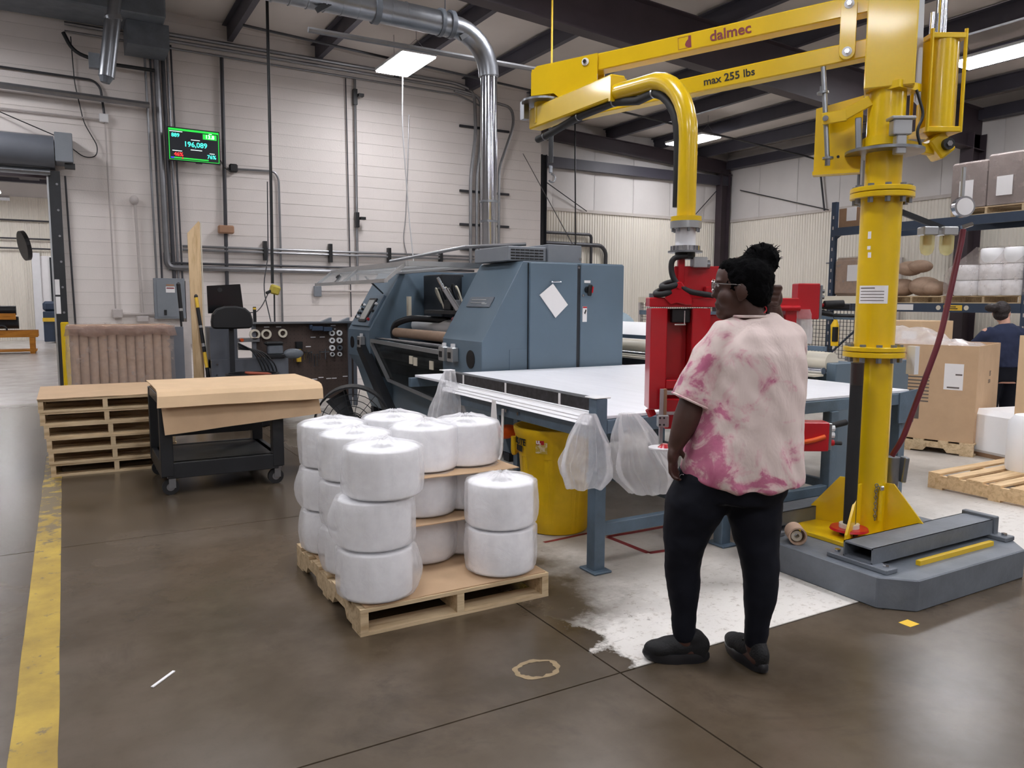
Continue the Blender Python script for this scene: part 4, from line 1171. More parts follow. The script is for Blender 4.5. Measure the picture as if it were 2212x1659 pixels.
    MB().cyl((2.80, 8.0, 1.76), (3.45, 9.22, 1.60), .010, seg=8).build('gas_strut', 'black', smooth=True, **W)
    MB().tube([(3.2, 8.3, 1.95), (3.6, 7.2, 2.06), (4.2, 7.0, 2.1)], .018, 8).build('air_pipe', 'conduit', smooth=True, **W)
    # lower guard: smoked pane with an aluminium edge and slanted dark post
    g = [(7.02, .97), (9.22, 1.0), (9.02, .60), (7.02, .46)]
    MB().rings([[(3.30, y, z) for y, z in g], [(3.31, y, z) for y, z in g]]).build('guard_pane', 'smoke', **W)
    mb = MB(); mb.bar((3.28, 7.02, .985), (3.28, 9.25, 1.015), .03, .045); mb.bar((3.28, 9.22, 1.0), (3.28, 8.62, .58), .03, .04); mb.bar((3.28, 8.62, .57), (3.28, 7.02, .46), .03, .03)
    mb.build('guard_frame', 'alu', **W)
    MB().bar((3.24, 9.45, .95), (3.24, 8.25, .05), .10, .14).build('slanted_post', 'blacksteel', **W)
    for y, z in ((7.9, .86), (7.78, .85), (7.35, .84)): MB().bb((3.288, y, z-.05), (3.298, y+.09, z+.04)).build('guard_sticker', 'cream', **W)
    MB().bb((3.55, 7.04, .08), (4.3, 9.2, .60)).build('lower_body', 'blue', **W)
    for y in (6.25, 6.95, 9.3, 9.95): MB().box((4.0, y, .04), (.9, .1, .08)).build('floor_pad', 'dark', **W)
    # roof boxes
    MB().bb((3.60, 6.32, 1.885), (4.02, 7.0, 2.02)).build('blower_box', 'grey', bevel=.005, **W)
    for i in range(7):
        for j in range(4):
            MB().bb((3.63+.052*i, 6.312, 1.90+.027*j), (3.672+.052*i, 6.321, 1.912+.027*j)).build('louver_slot', 'ink', **W)
    MB().bb((4.03, 6.30, 1.88), (4.42, 6.70, 2.05)).build('roof_box', 'grey', bevel=.004, **W)
    MB().cyl((4.40, 6.298, 1.92), (4.40, 6.29, 1.92), .015).build('box_latch', 'chrome', **W)
machine()

# unwind stand with the large white web rolls beyond the table
def unwinder():
    t = thing('unwind_stand', 'blue roll stand with large white web roll behind the table', 'machine', (6.0, 6.2, 0))
    W = dict(parent=t, world=True)
    for y in (4.25, 8.3): MB().bb((5.55, y-.05, 0), (6.55, y+.05, 1.0)).build('side_frame', 'blue', bevel=.006, **W)
    for x, z in ((5.62, .86), (6.5, .9)): MB().bb((x-.05, 4.25, z-.04), (x+.05, 8.3, z+.04)).build('cross_rail', 'blue', bevel=.006, **W)
    MB().cyl((6.15, 6.5, .95), (6.15, 8.15, .95), .31, seg=48).build('web_roll', 'roll', smooth=True, **W)
    MB().cyl((6.35, 8.2, 1.02), (6.35, 8.26, 1.02), .36, seg=48).build('roll_flange', mat('pale_blue', (176, 196, 208), .4), **W)
    MB().cyl((5.62, 4.3, 1.00), (5.62, 8.25, 1.00), .085, seg=32).build('guide_roller', 'cream', smooth=True, **W)
    MB().cyl((5.52, 4.3, .93), (5.52, 8.25, .93), .03, seg=20).build('guide_roller', 'chrome', smooth=True, **W)
    MB().bb((5.40, 4.3, .885), (5.52, 8.25, .905)).build('web_sheet', 'cream', **W)
    MB().bb((5.42, 4.3, .80), (5.46, 8.25, .87)).build('edge_rail', 'dark', **W)
    MB().bb((5.48, 4.28, 1.10), (5.52, 8.28, 1.14)).build('top_rail', 'tableblue', **W)
unwinder()
# cream top rail with pipes and wire guard far behind
def guard_fence():
    t = thing('wire_guard', 'black wire mesh guard panel with cream top rail behind the roll stand', 'fence', (8.7, 9.2, 0))
    W = dict(parent=t, world=True)
    x = 9.2; y0, y1 = 6.5, 11.2
    MB().bb((x-.06, y0, 1.50), (x+.02, y1, 1.60)).build('top_rail', 'cream', **W)
    MB().bb((x-.03, y0, 1.28), (x+.01, y1, 1.36)).build('blue_rail', 'tableblue', **W)
    for y in (y0, 7.9, 9.5, y1): MB().bb((x-.03, y-.03, 0), (x+.03, y+.03, 1.5)).build('post', 'paintpipe', **W)
    mb = MB(); n = int((y1-y0)/.055)
    for i in range(n): mb.bb((x-.004, y0+.055*i-.003, .75), (x+.002, y0+.055*i+.003, 1.5))
    for k in range(14): mb.bb((x-.004, y0, .75+.055*k-.003), (x+.002, y1, .75+.055*k+.003))
    o = mb.build('wire_mesh', 'blacksteel', **W); o['kind'] = 'stuff'
guard_fence()
run('wall_pipe', 'brown pipe stub bending down on the far ribbed wall', [(9.2, YC-.1, 2.9), (11.6, YC-.1, 2.9), (11.75, YC-.1, 2.75), (11.75, YC-.1, 1.0)], .05, 'darkconduit', .2, 'pipe')
run('wall_pipe', 'thin upper pipe bending down on the far ribbed wall', [(9.2, YC-.1, 3.2-.05), (11.25, YC-.1, 3.15), (11.3, YC-.1, 3.1), (11.3, YC-.1, 1.0)], .035, 'darkconduit', .1, 'pipe')
run('drop_cable', 'thin black cable dropping in front of the far ribbed wall', [(9.8, 14.3, 5.86), (9.9, 14.3, 1.2)], .016, 'black', .1, 'cable')

# ================================================================== LIFT-ASSIST MANIPULATOR
PX, PY = 4.02, 2.80
def skid():
    t = thing('skid_base', 'grey steel floor base plate under the yellow column', 'base', (4.0, 2.7, 0))
    W = dict(parent=t, world=True)
    c = .13; x0, x1, y0, y1 = 3.40, 4.63, 2.15, 3.28
    poly = [(x0+c, y0), (x1-c, y0), (x1, y0+c), (x1, y1-c), (x1-c, y1), (x0+c, y1), (x0, y1-c), (x0, y0+c)]
    MB().prism(poly, 2, 0, .16).build('ballast_block', 'greydark', bevel=.006, **W)
    # fork pockets
    for ya, yb in ((2.36, 2.53), (3.06, 3.22)):
        mb = MB(); xa, xb, z0, z1, k = 3.47, 4.60, .185, .268, .008
        mb.bb((xa, ya, z0), (xb, ya+k, z1)); mb.bb((xa, yb-k, z0), (xb, yb, z1)); mb.bb((xa, ya, z0), (xb, yb, z0+k)); mb.bb((xa, ya, z1-k), (xb, yb, z1))
        mb.build('fork_pocket', 'greydark', **W)
        for x in (3.50, 4.58):
            MB().bb((x-.045, ya-.09, .16), (x+.045, yb+.09, .186)).build('pocket_bracket', 'greydark', bevel=.004, **W)
            for yy in (ya-.055, yb+.055): MB().cyl((x, yy, .186), (x, yy, .20), .016, seg=6).build('bolt', 'chrome', **W)
        MB().bb((4.56, ya-.012, .18), (4.60, yb+.012, .285)).build('end_band', 'greydark', bevel=.004, **W)
    MB().bb((3.74, 2.275, .16), (4.42, 2.30, .185)).build('yellow_bar', 'yellow', **W)
    return t
skid()
def manipulator():
    t = thing('lift_manipulator', 'yellow lift assist column with jointed overhead arm', 'manipulator', (PX, PY, .16))
    W = dict(parent=t, world=True); V = Vector
    # base plate, gussets, column
    MB().prism([(PX-.36, PY-.2), (PX-.2, PY-.36), (PX+.2, PY-.36), (PX+.36, PY-.2), (PX+.36, PY+.2), (PX+.2, PY+.36), (PX-.2, PY+.36), (PX-.36, PY+.2)], 2, .16, .185).build('base_plate', 'yellow', bevel=.003, **W)
    for a in (R(20), R(110), R(200), R(290)):
        u = V((math.cos(a), math.sin(a), 0)); n = V((-u.y, u.x, 0))*.007; p = V((PX, PY, 0))
        pts = [p+u*.10+V((0, 0, .185)), p+u*.35+V((0, 0, .185)), p+u*.35+V((0, 0, .22)), p+u*.15+V((0, 0, .47)), p+u*.10+V((0, 0, .47))]
        MB().rings([[q-n for q in pts], [q+n for q in pts]]).build('gusset', 'yellow', **W)
    MB().cyl((PX, PY, .185), (PX, PY, 2.10), .108, seg=40).build('column', 'yellow', smooth=True, **W)
    MB().cyl((PX, PY, 2.10), (PX, PY, 2.34), .096, seg=40).build('column', 'yellow', smooth=True, **W)
    def flange(z, r, th, nb, rb, below=True):
        MB().cyl((PX, PY, z), (PX, PY, z+th), r, seg=44).build('flange', 'yellow', smooth=True, bevel=.003, **W)
        MB().cyl((PX, PY, z+th+.004), (PX, PY, z+2*th), r, seg=44).build('flange', 'yellow', smooth=True, bevel=.003, **W)
        for i in range(nb):
            a = 2*math.pi*(i+.3)/nb; x, y = PX+rb*math.cos(a), PY+rb*math.sin(a)
            MB().cyl((x, y, z-.028), (x, y, z), .016, seg=6).build('flange_bolt', 'galv', **W)
            MB().cyl((x, y, z+2*th), (x, y, z+2*th+.014), .018, seg=6).build('flange_bolt', 'galv', **W)
    flange(1.195, .165, .03, 10, .137); flange(2.085, .168, .03, 10, .14)
    MB().bb((PX+.13, PY-.17, 1.10), (PX+.17, PY-.12, 1.26)).build('flange_bracket', 'white', **W)
    # white printed plate and chips on the column (faces the camera)
    base = math.atan2(-PY, -PX)
    def patch(a0, a1, z0, z1, r, m, name):
        g = [[(PX+r*math.cos(base+a0+(a1-a0)*i/8), PY+r*math.sin(base+a0+(a1-a0)*i/8), z) for i in range(9)] for z in (z0, z1)]
        return MB().sheet(g).build(name, m, **W)
    patch(-.95, .55, 1.50, 1.60, .1092, 'paper', 'notice_label')
    for k in range(5): patch(-.85, .35 if k != 4 else -.1, 1.515+.017*k, 1.519+.017*k+(.002 if k == 4 else 0), .1097, 'inkgrey', 'notice_text')
    for a, z, h in ((-.5, 1.86, .04), (-.5, 1.80, .02), (-.45, 1.755, .03)): patch(a-.09, a+.09, z, z+h, .1092, 'paper', 'paint_chip')
    # brake disc and slewing head
    MB().cyl((PX, PY, 2.335), (PX, PY, 2.350), .205, seg=48).build('brake_disc', 'galv', smooth=True, **W)
    MB().cyl((PX, PY, 2.35), (PX, PY, 2.70), .098, seg=36).build('slew_sleeve', 'yellow', smooth=True, **W)
    MB().cyl((PX, PY, 2.37), (PX, PY, 2.42), .115, seg=36).build('sleeve_collar', 'yellow', smooth=True, **W)
    J = V((2.83, 4.53, 0)); P = V((PX, PY, 0)); u = (J-P).normalized(); n = V((u.y, -u.x, 0))   # n points to camera-left/front side
    if n.dot(V((-.5, -.866, 0))) < 0: n = -n
    def pt(s, z, o=0.0): return P+u*s+n*o+V((0, 0, z))
    def beam(s0, z0, s1, z1, w_, h, name, m='yellow', o=0.0, bev=.006):
        return MB().bar(pt(s0, z0, o), pt(s1, z1, o), w_, h).build(name, m, bevel=bev, **W)
    beam(-.13, 3.02, .12, 3.02, .23, .70, 'head_column'); 
    MB().bar(pt(-.03, 2.70), pt(-.03, 2.66), .2, .2).build('head_neck', 'yellow', **W)
    # parallelogram arms
    beam(.05, 3.155, 1.83, 3.015, .105, .105, 'upper_arm'); beam(.05, 2.915, 1.83, 2.745, .10, .10, 'lower_arm')
    # link plate at the head side
    q = .065
    for o_ in (q,):
        a, b = pt(.215, 3.147, o_), pt(.215, 2.892, o_)
        mb = MB(); pts = []
        for i in range(9): pts.append((R(180*i/8), 1))
        ring = [a+u*(.042*math.cos(w_))+V((0, 0, .042*math.sin(w_))) for w_, _ in pts]+[b+u*(-.042*math.cos(w_))+V((0, 0, -.042*math.sin(w_))) for w_, _ in pts]
        mb.rings([ring, [r_+n*.014 for r_ in ring]]); mb.build('link_plate', 'yellow', bevel=.002, **W)
        for c_ in (a, b):
            MB().cyl(c_+n*.014, c_+n*.018, .026, seg=20).build('pivot_washer', 'white', **W); MB().cyl(c_+n*.018, c_+n*.030, .013, seg=6).build('pivot_bolt', 'chrome', **W)
    # end box at the elbow
    for o_ in (-.068, .068):
        poly = [(1.68, 3.075), (2.10, 3.045), (2.14, 3.01), (2.14, 2.86), (1.98, 2.86), (1.90, 2.80), (1.72, 2.80), (1.68, 2.86)]
        mb = MB(); mb.rings([[pt(s, z, o_-.006) for s, z in poly], [pt(s, z, o_+.006) for s, z in poly]]); mb.build('elbow_cheek', 'yellow', **W)
    MB().rings([[pt(1.70, 3.06, -.066), pt(2.12, 3.03, -.066), pt(2.12, 3.03, .066), pt(1.70, 3.06, .066)], [pt(1.70, 3.05, -.066), pt(2.12, 3.02, -.066), pt(2.12, 3.02, .066), pt(1.70, 3.05, .066)]]).build('elbow_cap', 'yellow', **W)
    MB().rings([[pt(2.13, 3.03, -.066), pt(2.13, 2.86, -.066), pt(2.13, 2.86, .066), pt(2.13, 3.03, .066)], [pt(2.14, 3.03, -.066), pt(2.14, 2.86, -.066), pt(2.14, 2.86, .066), pt(2.14, 3.03, .066)]]).build('elbow_end', 'yellow', **W)
    c_ = pt(1.76, 3.03, .075); MB().cyl(c_, c_+n*.006, .024, seg=20).build('pivot_washer', 'white', **W); MB().cyl(c_, c_+n*.018, .013, seg=6).build('pivot_bolt', 'chrome', **W)
    MB().cyl(pt(2.09, 2.98), pt(2.09, 2.69), .055, seg=24).build('elbow_pin', 'yellow', smooth=True, **W)
    MB().cyl(pt(2.09, 2.825), pt(2.09, 2.838), .14, seg=36).build('elbow_disc', 'galv', smooth=True, **W)
    MB().box(pt(2.22, 2.79), (.04, .05, .12)).build('brake_caliper', 'galv', **W)
    # swinging forearm, bent drop tube
    T = V((2.70, 2.95, 0)); e = pt(2.09, 0); v = (T-e).normalized(); nv = V((v.y, -v.x, 0))
    if nv.dot(V((-.5, -.866, 0))) < 0: nv = -nv
    def fp(s, z): return e+v*s+V((0, 0, z))
    L = (T-e).length
    MB().bar(fp(-.10, 2.735), fp(.93, 2.705), .10, .135).build('forearm_beam', 'yellow', bevel=.008, **W)
    zt = 2.635
    path = [fp(.90, zt+.045), fp(1.05, zt+.04), fp(1.15, zt+.035)]
    Rb = .34
    path = [fp(.90, 2.68), fp(L-Rb-.06, 2.655)]
    for i in range(9):
        a = R(90*i/8); path.append(fp(L-Rb+Rb*math.sin(a), 2.65-Rb+Rb*math.cos(a)))
    path.append(fp(L, 1.92))
    MB().tube(path, .046, 28).build('drop_tube', 'yellow', smooth=True, **W)
    for s in (.915,): MB().bar(fp(s, 2.69), fp(s+.02, 2.69), .105, .13).build('beam_plate', 'yellow', **W)
    # hose under the forearm
    hose = [fp(-.06, 2.60), fp(.05, 2.60), fp(.5, 2.635), fp(.9, 2.63), fp(L-Rb-.1, 2.585)]
    for i in range(1, 7):
        a = R(15*i); hose.append(fp(L-Rb-.03+(Rb-.05)*math.sin(a), 2.60-(Rb-.05)*(1-math.cos(a)))-v*.0)
    hose += [fp(L-.075, 2.2), fp(L-.075, 1.98)]
    hose = [p_+nv*.0 for p_ in hose]
    MB().tube(hose, .024, 14).build('arm_hose', 'rubber', smooth=True, **W)
    for k in (1, 2, 3, 5): MB().tube([hose[k]-v*.006, hose[k]+v*.006], .027, 14).build('hose_tie', 'galv', smooth=True, **W)
    # lettering
    zu = V((0, 0, 1)); xd = -u+V((0, 0, .0)); slope_u = (pt(1.83, 3.015)-pt(.05, 3.155)).normalized(); slope_l = (pt(1.83, 2.745)-pt(.05, 2.915)).normalized()
    up_u = slope_u.cross(n); up_u = up_u if up_u.z > 0 else -up_u; up_l = slope_l.cross(n); up_l = up_l if up_l.z > 0 else -up_l
    def su(s): return 3.155+(3.015-3.155)*(s-.05)/1.78
    def slw(s): return 2.915+(2.745-2.915)*(s-.05)/1.78
    text('dalmec', .085, pt(.86, su(.86), .054), -slope_u, up_u, 'logo', t, 'brand_lettering', bold=.0015)
    text('max 255 lbs', .062, pt(.86, slw(.86), .0515), -slope_l, up_l, 'ink', t, 'load_lettering', bold=.001)
    a = pt(1.13, su(1.13), .0535); mb = MB()
    fr = lambda dx, dz: a-slope_u*dx+up_u*dz
    for (x0, z0, x1, z1) in ((-.04, -.035, .04, -.033), (-.04, .033, .04, .035), (-.04, -.035, -.038, .035)):
        mb.rings([[fr(x0, z0), fr(x1, z0), fr(x1, z1), fr(x0, z1)], [p_+n*.001 for p_ in (fr(x0, z0), fr(x1, z0), fr(x1, z1), fr(x0, z1))]])
    prof = [(.04, -.035), (.04, .035), (.025, .035), (.022, .015), (.010, .005), (.002, -.012), (.006, -.026), (.018, -.03), (.024, -.035)]
    mb.rings([[fr(*p_) for p_ in prof], [fr(*p_)+n*.001 for p_ in prof]]); mb.build('brand_emblem', 'logo', **W)
    # rear plate, threaded rod, brackets on camera-left of the head
    sp = .24
    a0, a1 = pt(.13, 0, .0), pt(.36, 0, .0)
    MB().rings([[pt(.12, 2.235, -.02), pt(.37, 2.235, -.02), pt(.37, 2.62, -.02), pt(.12, 2.67, -.02)], [pt(.12, 2.235, -.032), pt(.37, 2.235, -.032), pt(.37, 2.62, -.032), pt(.12, 2.67, -.032)]]).build('stop_plate', 'yellow', **W)
    MB().rings([[pt(.12, 2.235, -.03), pt(.37, 2.235, -.03), pt(.37, 2.255, -.03), pt(.12, 2.255, -.03)], [pt(.12, 2.235, .05), pt(.37, 2.235, .05), pt(.37, 2.255, .05), pt(.12, 2.255, .05)]]).build('stop_foot', 'yellow', **W)
    for s, z in ((.30, 2.42), (.30, 2.40), (.24, 2.34)): MB().cyl(pt(s, z, -.019), pt(s, z, -.015), .008, seg=10).build('plate_hole', 'ink', **W)
    MB().cyl(pt(.34, 2.86, .03), pt(.29, 2.30, .05), .014, seg=12).build('threaded_rod', 'galv', smooth=True, **W)
    MB().cyl(pt(.335, 2.70, .03), pt(.334, 2.688, .03), .032, seg=20).build('rod_washer', 'galv', **W); MB().cyl(pt(.335, 2.73, .03), pt(.335, 2.70, .03), .018, seg=6).build('rod_nut', 'galv', **W)
    MB().cyl(pt(.29, 2.33, .05), pt(.29, 2.318, .05), .03, seg=20).build('rod_washer', 'galv', **W); MB().cyl(pt(.29, 2.318, .05), pt(.29, 2.28, .05), .016, seg=6).build('rod_nut', 'chrome', **W)
    MB().bar(pt(.08, 2.62, .06), pt(.22, 2.55, .07), .016, .06).build('rod_clevis', 'yellow', bevel=.004, **W); MB().bar(pt(.20, 2.55, .07), pt(.33, 2.54, .07), .016, .065).build('rod_clevis', 'yellow', bevel=.004, **W)
    MB().cyl(pt(.31, 2.54, .078), pt(.31, 2.54, .088), .016, seg=12).build('clevis_pin', 'chrome', **W)
    MB().bar(pt(.13, 2.36, .07), pt(.14, 2.53, .07), .03, .035).build('sensor_bar', 'galv', bevel=.005, **W)
    # caliper on the disc
    kx = V((-.5, -.866, 0)); kc = P+kx*.17
    def kb(z0, z1, w_, d, name, m): MB().bar(kc+V((0, 0, z0)), kc+V((0, 0, z1)), w_, d, up=kx).build(name, m, bevel=.005, **W)
    kb(2.40, 2.48, .10, .06, 'brake_caliper', 'alu'); kb(2.478, 2.496, .13, .08, 'brake_caliper', 'alu'); kb(2.30, 2.40, .055, .05, 'brake_pad', 'alu')
    # air cylinder on the right of the head
    rt = V((.866, -.5, 0)); cc = P+rt*.285+V((-.5, -.866, 0))*(-.02)
    MB().cyl(cc+V((0, 0, 2.46)), cc+V((0, 0, 2.965)), .098, seg=40).build('air_cylinder', 'yellow', smooth=True, **W)
    for z in (2.45, 2.945): MB().box(cc+V((0, 0, z+.005)), (.20, .20, .03), (0, 0, R(-30))).build('cylinder_cap', 'yellow', bevel=.004, **W)
    for sx in (-1, 1):
        for sy in (-1, 1):
            q_ = cc+rt*(.092*sx)+V((.5, .866, 0))*(.092*sy); MB().cyl(q_+V((0, 0, 2.44)), q_+V((0, 0, 2.985)), .010, seg=8).build('tie_rod', 'yellow', smooth=True, **W)
    MB().cyl(cc+V((0, 0, 2.96)), cc+V((0, 0, 3.35)), .028, seg=20).build('piston_rod', 'chrome', smooth=True, **W)
    MB().cyl(cc-rt*.05+V((0, 0, 2.96)), cc-rt*.05+V((0, 0, 3.10)), .014, seg=14).build('air_pipe', 'chrome', smooth=True, **W)
    MB().tube([cc-rt*.14+V((0, 0, 3.2)), cc-rt*.16+V((0, 0, 3.12)), cc-rt*.165+V((0, 0, 2.66))], [.02, .02, .02], 10).build('silver_strap', 'alu', smooth=True, **W)
    MB().bar(cc-rt*.02+V((0, 0, 2.43)), cc+rt*.06+V((0, 0, 2.33)), .12, .10).build('cylinder_clevis', 'yellow', bevel=.01, **W)
    MB().cyl(cc+rt*.04+kx*.06+V((0, 0, 2.38)), cc+rt*.04+kx*.085+V((0, 0, 2.38)), .032, seg=20).build('clevis_pin', 'black', **W)
    MB().cyl(cc+rt*.04+kx*.08+V((0, 0, 2.38)), cc+rt*.04+kx*.095+V((0, 0, 2.38)), .016, seg=6).build('clevis_nut', 'chrome', **W)
    MB().bar(P+rt*.08+V((0, 0, 2.39)), cc+V((0, 0, 2.355)), .05, .05).build('clevis_arm', 'yellow', bevel=.005, **W)
    o_ = MB().prism([(-.05, 3.35), (-.02, 3.35), (-.005, 2.62), (-.02, 2.60), (-.04, 2.62)], 1, -.005, .005).build('pointer_plate', 'alu', t)
    o_.location = (.866*.19, -.5*.19, -.16); o_.rotation_euler = (0, 0, R(-30))
    MB().tube(bend([P+rt*.12+kx*.08+V((0, 0, 2.66)), P+rt*.16+kx*.1+V((0, 0, 2.52)), P+rt*.12+kx*.1+V((0, 0, 2.44)), P+rt*.15+kx*.1+V((0, 0, 2.36))], .05), .008, 8).build('sensor_cable', 'black', smooth=True, **W)
    # air preparation unit with bowls
    MB().bar(P+rt*.10+V((0, 0, 2.02)), P+rt*.42+V((0, 0, 1.90)), .02, .03).build('filter_bracket', 'blacksteel', **W)
    for k, dx in enumerate((.255, .365)):
        c_ = P+rt*dx+kx*.03
        MB().box(c_+V((0, 0, 1.905)), (.085, .08, .05), (0, 0, R(-30))).build('filter_head', 'alu', bevel=.006, **W)
        MB().tube([c_+V((0, 0, 1.885)), c_+V((0, 0, 1.81)), c_+V((0, 0, 1.785)), c_+V((0, 0, 1.772))], [.038, .037, .03, .012], 20).build('filter_bowl', 'bowl', smooth=True, **W)
        MB().cyl(c_+V((0, 0, 1.88)), c_+V((0, 0, 1.83)), .022, seg=14).build('filter_element', 'tan', smooth=True, **W)
    g_ = P+rt*.44+kx*.02
    MB().cyl(g_+kx*.0+V((0, 0, 2.04)), g_+kx*.035+V((0, 0, 2.04)), .058, seg=28).build('pressure_gauge', 'chrome', smooth=True, **W)
    MB().cyl(g_+kx*.036+V((0, 0, 2.04)), g_+kx*.038+V((0, 0, 2.04)), .047, seg=28).build('gauge_face', 'paper', **W)
    MB().cyl(g_+V((0, 0, 2.10)), g_+V((0, 0, 2.26)), .012, seg=10).build('gauge_pipe', 'alu', smooth=True, **W)
    MB().tube(bend([P+rt*.47+V((0, 0, 1.92)), P+rt*.465+V((0, 0, 1.86)), P+rt*.35+kx*.05+V((0, 0, 1.3)), P+rt*.17+kx*.05+V((0, 0, .72)), P+rt*.13+kx*.02+V((0, 0, .62))], .1), .016, 10).build('maroon_air_hose', 'maroon', smooth=True, **W)
    MB().cyl(P+rt*.46+V((0, 0, 1.93)), P+rt*.52+V((0, 0, 1.95)), .012, seg=8).build('hose_fitting', 'chrome', **W)
    # lower valve on the back right of the column
    pv = P+rt*.17+V((.5, .866, 0))*.05
    MB().cyl(pv+V((0, 0, .42)), pv+V((0, 0, .60)), .04, seg=20).build('regulator_body', 'galv', smooth=True, **W)
    MB().bar(pv+rt*.06+V((0, 0, .45)), pv+rt*.075+V((0, 0, .60)), .06, .03).build('valve_box', 'galv', bevel=.005, **W)
    # lock pin with a chain on the column front
    lp = P+kx*.115+rt*.03
    MB().cyl(lp+V((0, 0, .26)), lp+V((0, 0, .44)), .012, seg=8).build('lock_pin', 'yellow', **W)
    for i in range(12): MB().tube(arc(lp-rt*.025+V((0, 0, .27+.018*i)), .009, 0, 2*math.pi*.99, 8, rt if i % 2 else kx, V((0, 0, 1))), .0025, 5).build('chain_link', 'galv', **W)
    MB().box(lp+V((0, 0, .45)), (.03, .03, .03)).build('pin_hook', 'chrome', bevel=.006, **W)
    MB().cyl((3.60, 2.53, .19), (3.66, 2.60, .19), .008, seg=8).build('tee_pin', 'chrome', **W)
manipulator()

def gripper():
    t = thing('red_gripper', 'red roll gripper hanging from the yellow drop tube', 'gripper', (2.70, 2.95, .75), R(-30))
    z0 = -.75                                           # local z = world z + z0
    def B(x0, x1, y0, y1, za, zb, name, m='red', bev=.004): return MB().bb((x0, y0, za+z0), (x1, y1, zb+z0)).build(name, m, t, bevel=bev)
    def Cz(r, za, zb, name, m, x=0, y=0, seg=32): return MB().cyl((x, y, za+z0), (x, y, zb+z0), r, seg=seg).build(name, m, t, smooth=True)
    Cz(.076, 1.902, 1.925, 'tube_flange', 'yellow'); Cz(.077, 1.868, 1.902, 'swivel_flange', 'alu'); Cz(.05, 1.78, 1.868, 'swivel_body', 'white')
    for i in range(8):
        a = 2*math.pi*i/8; Cz(.007, 1.85, 1.869, 'bolt', 'galv', .064*math.cos(a), .064*math.sin(a), 8)
    Cz(.066, 1.757, 1.782, 'toothed_ring', 'chrome'); Cz(.085, 1.748, 1.757, 'swivel_plate', 'galv')
    for i in range(18):
        a = 2*math.pi*i/18; MB().box((.067*math.cos(a), .067*math.sin(a), 1.77+z0), (.012, .012, .022), (0, 0, a)).build('ring_tooth', 'chrome', t)
    Cz(.05, 1.715, 1.75, 'rotary_union', 'black')
    B(.03, .10, -.06, .02, 1.672, 1.725, 'valve_block', 'alu', .004); MB().cyl((.10, -.02, 1.69+z0), (.118, -.02, 1.69+z0), .022).build('valve_knob', 'galv', t)
    B(-.035, -.003, -.02, .02, 1.53, 1.72, 'mast'); B(-.05, .24, .0, .02, 1.50, 1.682, 'mast_plate')
    MB().prism([(-.05, 1.62+z0), (.04, 1.50+z0), (-.05, 1.50+z0)], 1, -.06, -.02).build('mast_web', 'red', t)
    # top frame
    B(-.182, .56, -.06, .06, 1.478, 1.525, 'top_bar')
    MB().prism([(-.112, 1.522+z0), (-.05, 1.602+z0), (-.03, 1.602+z0), (.024, 1.522+z0), (.024, 1.49+z0), (-.0, 1.488+z0), (-.05, 1.50+z0), (-.08, 1.49+z0)], 1, -.078, -.062).build('hinge_cheek', 'red', t, bevel=.003)
    MB().cyl((-.042, -.078, 1.578+z0), (-.042, -.086, 1.578+z0), .011, seg=10).build('hinge_pin', 'red', t)
    MB().cyl((-.155, 0, 1.525+z0), (-.155, 0, 1.545+z0), .022, seg=6).build('top_nut', 'galv', t)
    B(.095, .13, -.05, .0, 1.525, 1.58, 'cam_lug'); 
    # left jaw box: posts, back plate, shelf
    B(-.176, -.094, -.07, .07, .965, 1.472, 'jaw_post'); B(.03, .12, -.07, .07, .965, 1.472, 'jaw_post')
    B(-.094, .03, .05, .062, .965, 1.47, 'jaw_back'); B(-.094, .03, -.07, .06, 1.07, 1.115, 'jaw_shelf')
    B(-.065, .03, -.03, .02, 1.40, 1.47, 'cylinder_block', 'black'); B(-.05, .005, -.035, -.03, 1.388, 1.394, 'pin_rod', 'chrome', 0); B(-.004, .001, -.036, -.031, 1.39, 1.46, 'pin_rod', 'chrome', 0)
    # right jaw post and control boxes
    B(.12, .50, .02, .05, 1.0, 1.44, 'centre_plate'); B(.498, .556, -.05, .05, .93, 1.512, 'right_post')
    MB().cyl((.46, -.07, 1.475+z0), (.56, -.07, 1.475+z0), .014).build('pivot_shaft', 'red', t, smooth=True)
    B(.556, .665, -.05, .04, 1.42, 1.598, 'control_box')
    B(.665, .680, -.045, .035, 1.425, 1.59, 'valve_plate', 'galv', .002)
    for z in (1.45, 1.49, 1.53, 1.56): MB().cyl((.68, -.01, z+z0), (.70, -.01, z+z0), .010, seg=10).build('air_fitting', 'galv' if z > 1.5 else 'red', t)
    MB().cyl((.70, -.02, 1.494+z0), (.795, -.02, 1.498+z0), .019, seg=16).build('handle_grip', 'rubber', t, smooth=True)
    B(.70, .84, -.0, .04, 1.47, 1.50, 'handle_bar', 'black')
    MB().cyl((.68, -.02, 1.455+z0), (.74, -.02, 1.445+z0), .014, seg=12).build('trigger_valve', 'black', t, smooth=True)
    MB().cyl((.73, 0, 1.44+z0), (.86, 0, 1.437+z0), .008, seg=8).build('rear_handle_rod', 'black', t, smooth=True)
    MB().prism([(.50, 1.18+z0), (.585, 1.18+z0), (.555, .90+z0), (.53, .90+z0)], 1, -.02, .0).build('lower_arm', 'red', t, bevel=.002)
    MB().rings([[(.515, -.032, 1.165+z0), (.552, -.032, 1.165+z0), (.53, -.032, .98+z0), (.497, -.032, .98+z0)], [(.515, -.028, 1.165+z0), (.552, -.028, 1.165+z0), (.53, -.028, .98+z0), (.497, -.028, .98+z0)]]).build('arm_label', 'paper', t)
    MB().tube(bend([(.56, -.01, 1.09+z0), (.60, -.01, 1.085+z0), (.615, -.01, 1.02+z0)], .04), .013, 12).build('guard_tube', 'red', t, smooth=True)
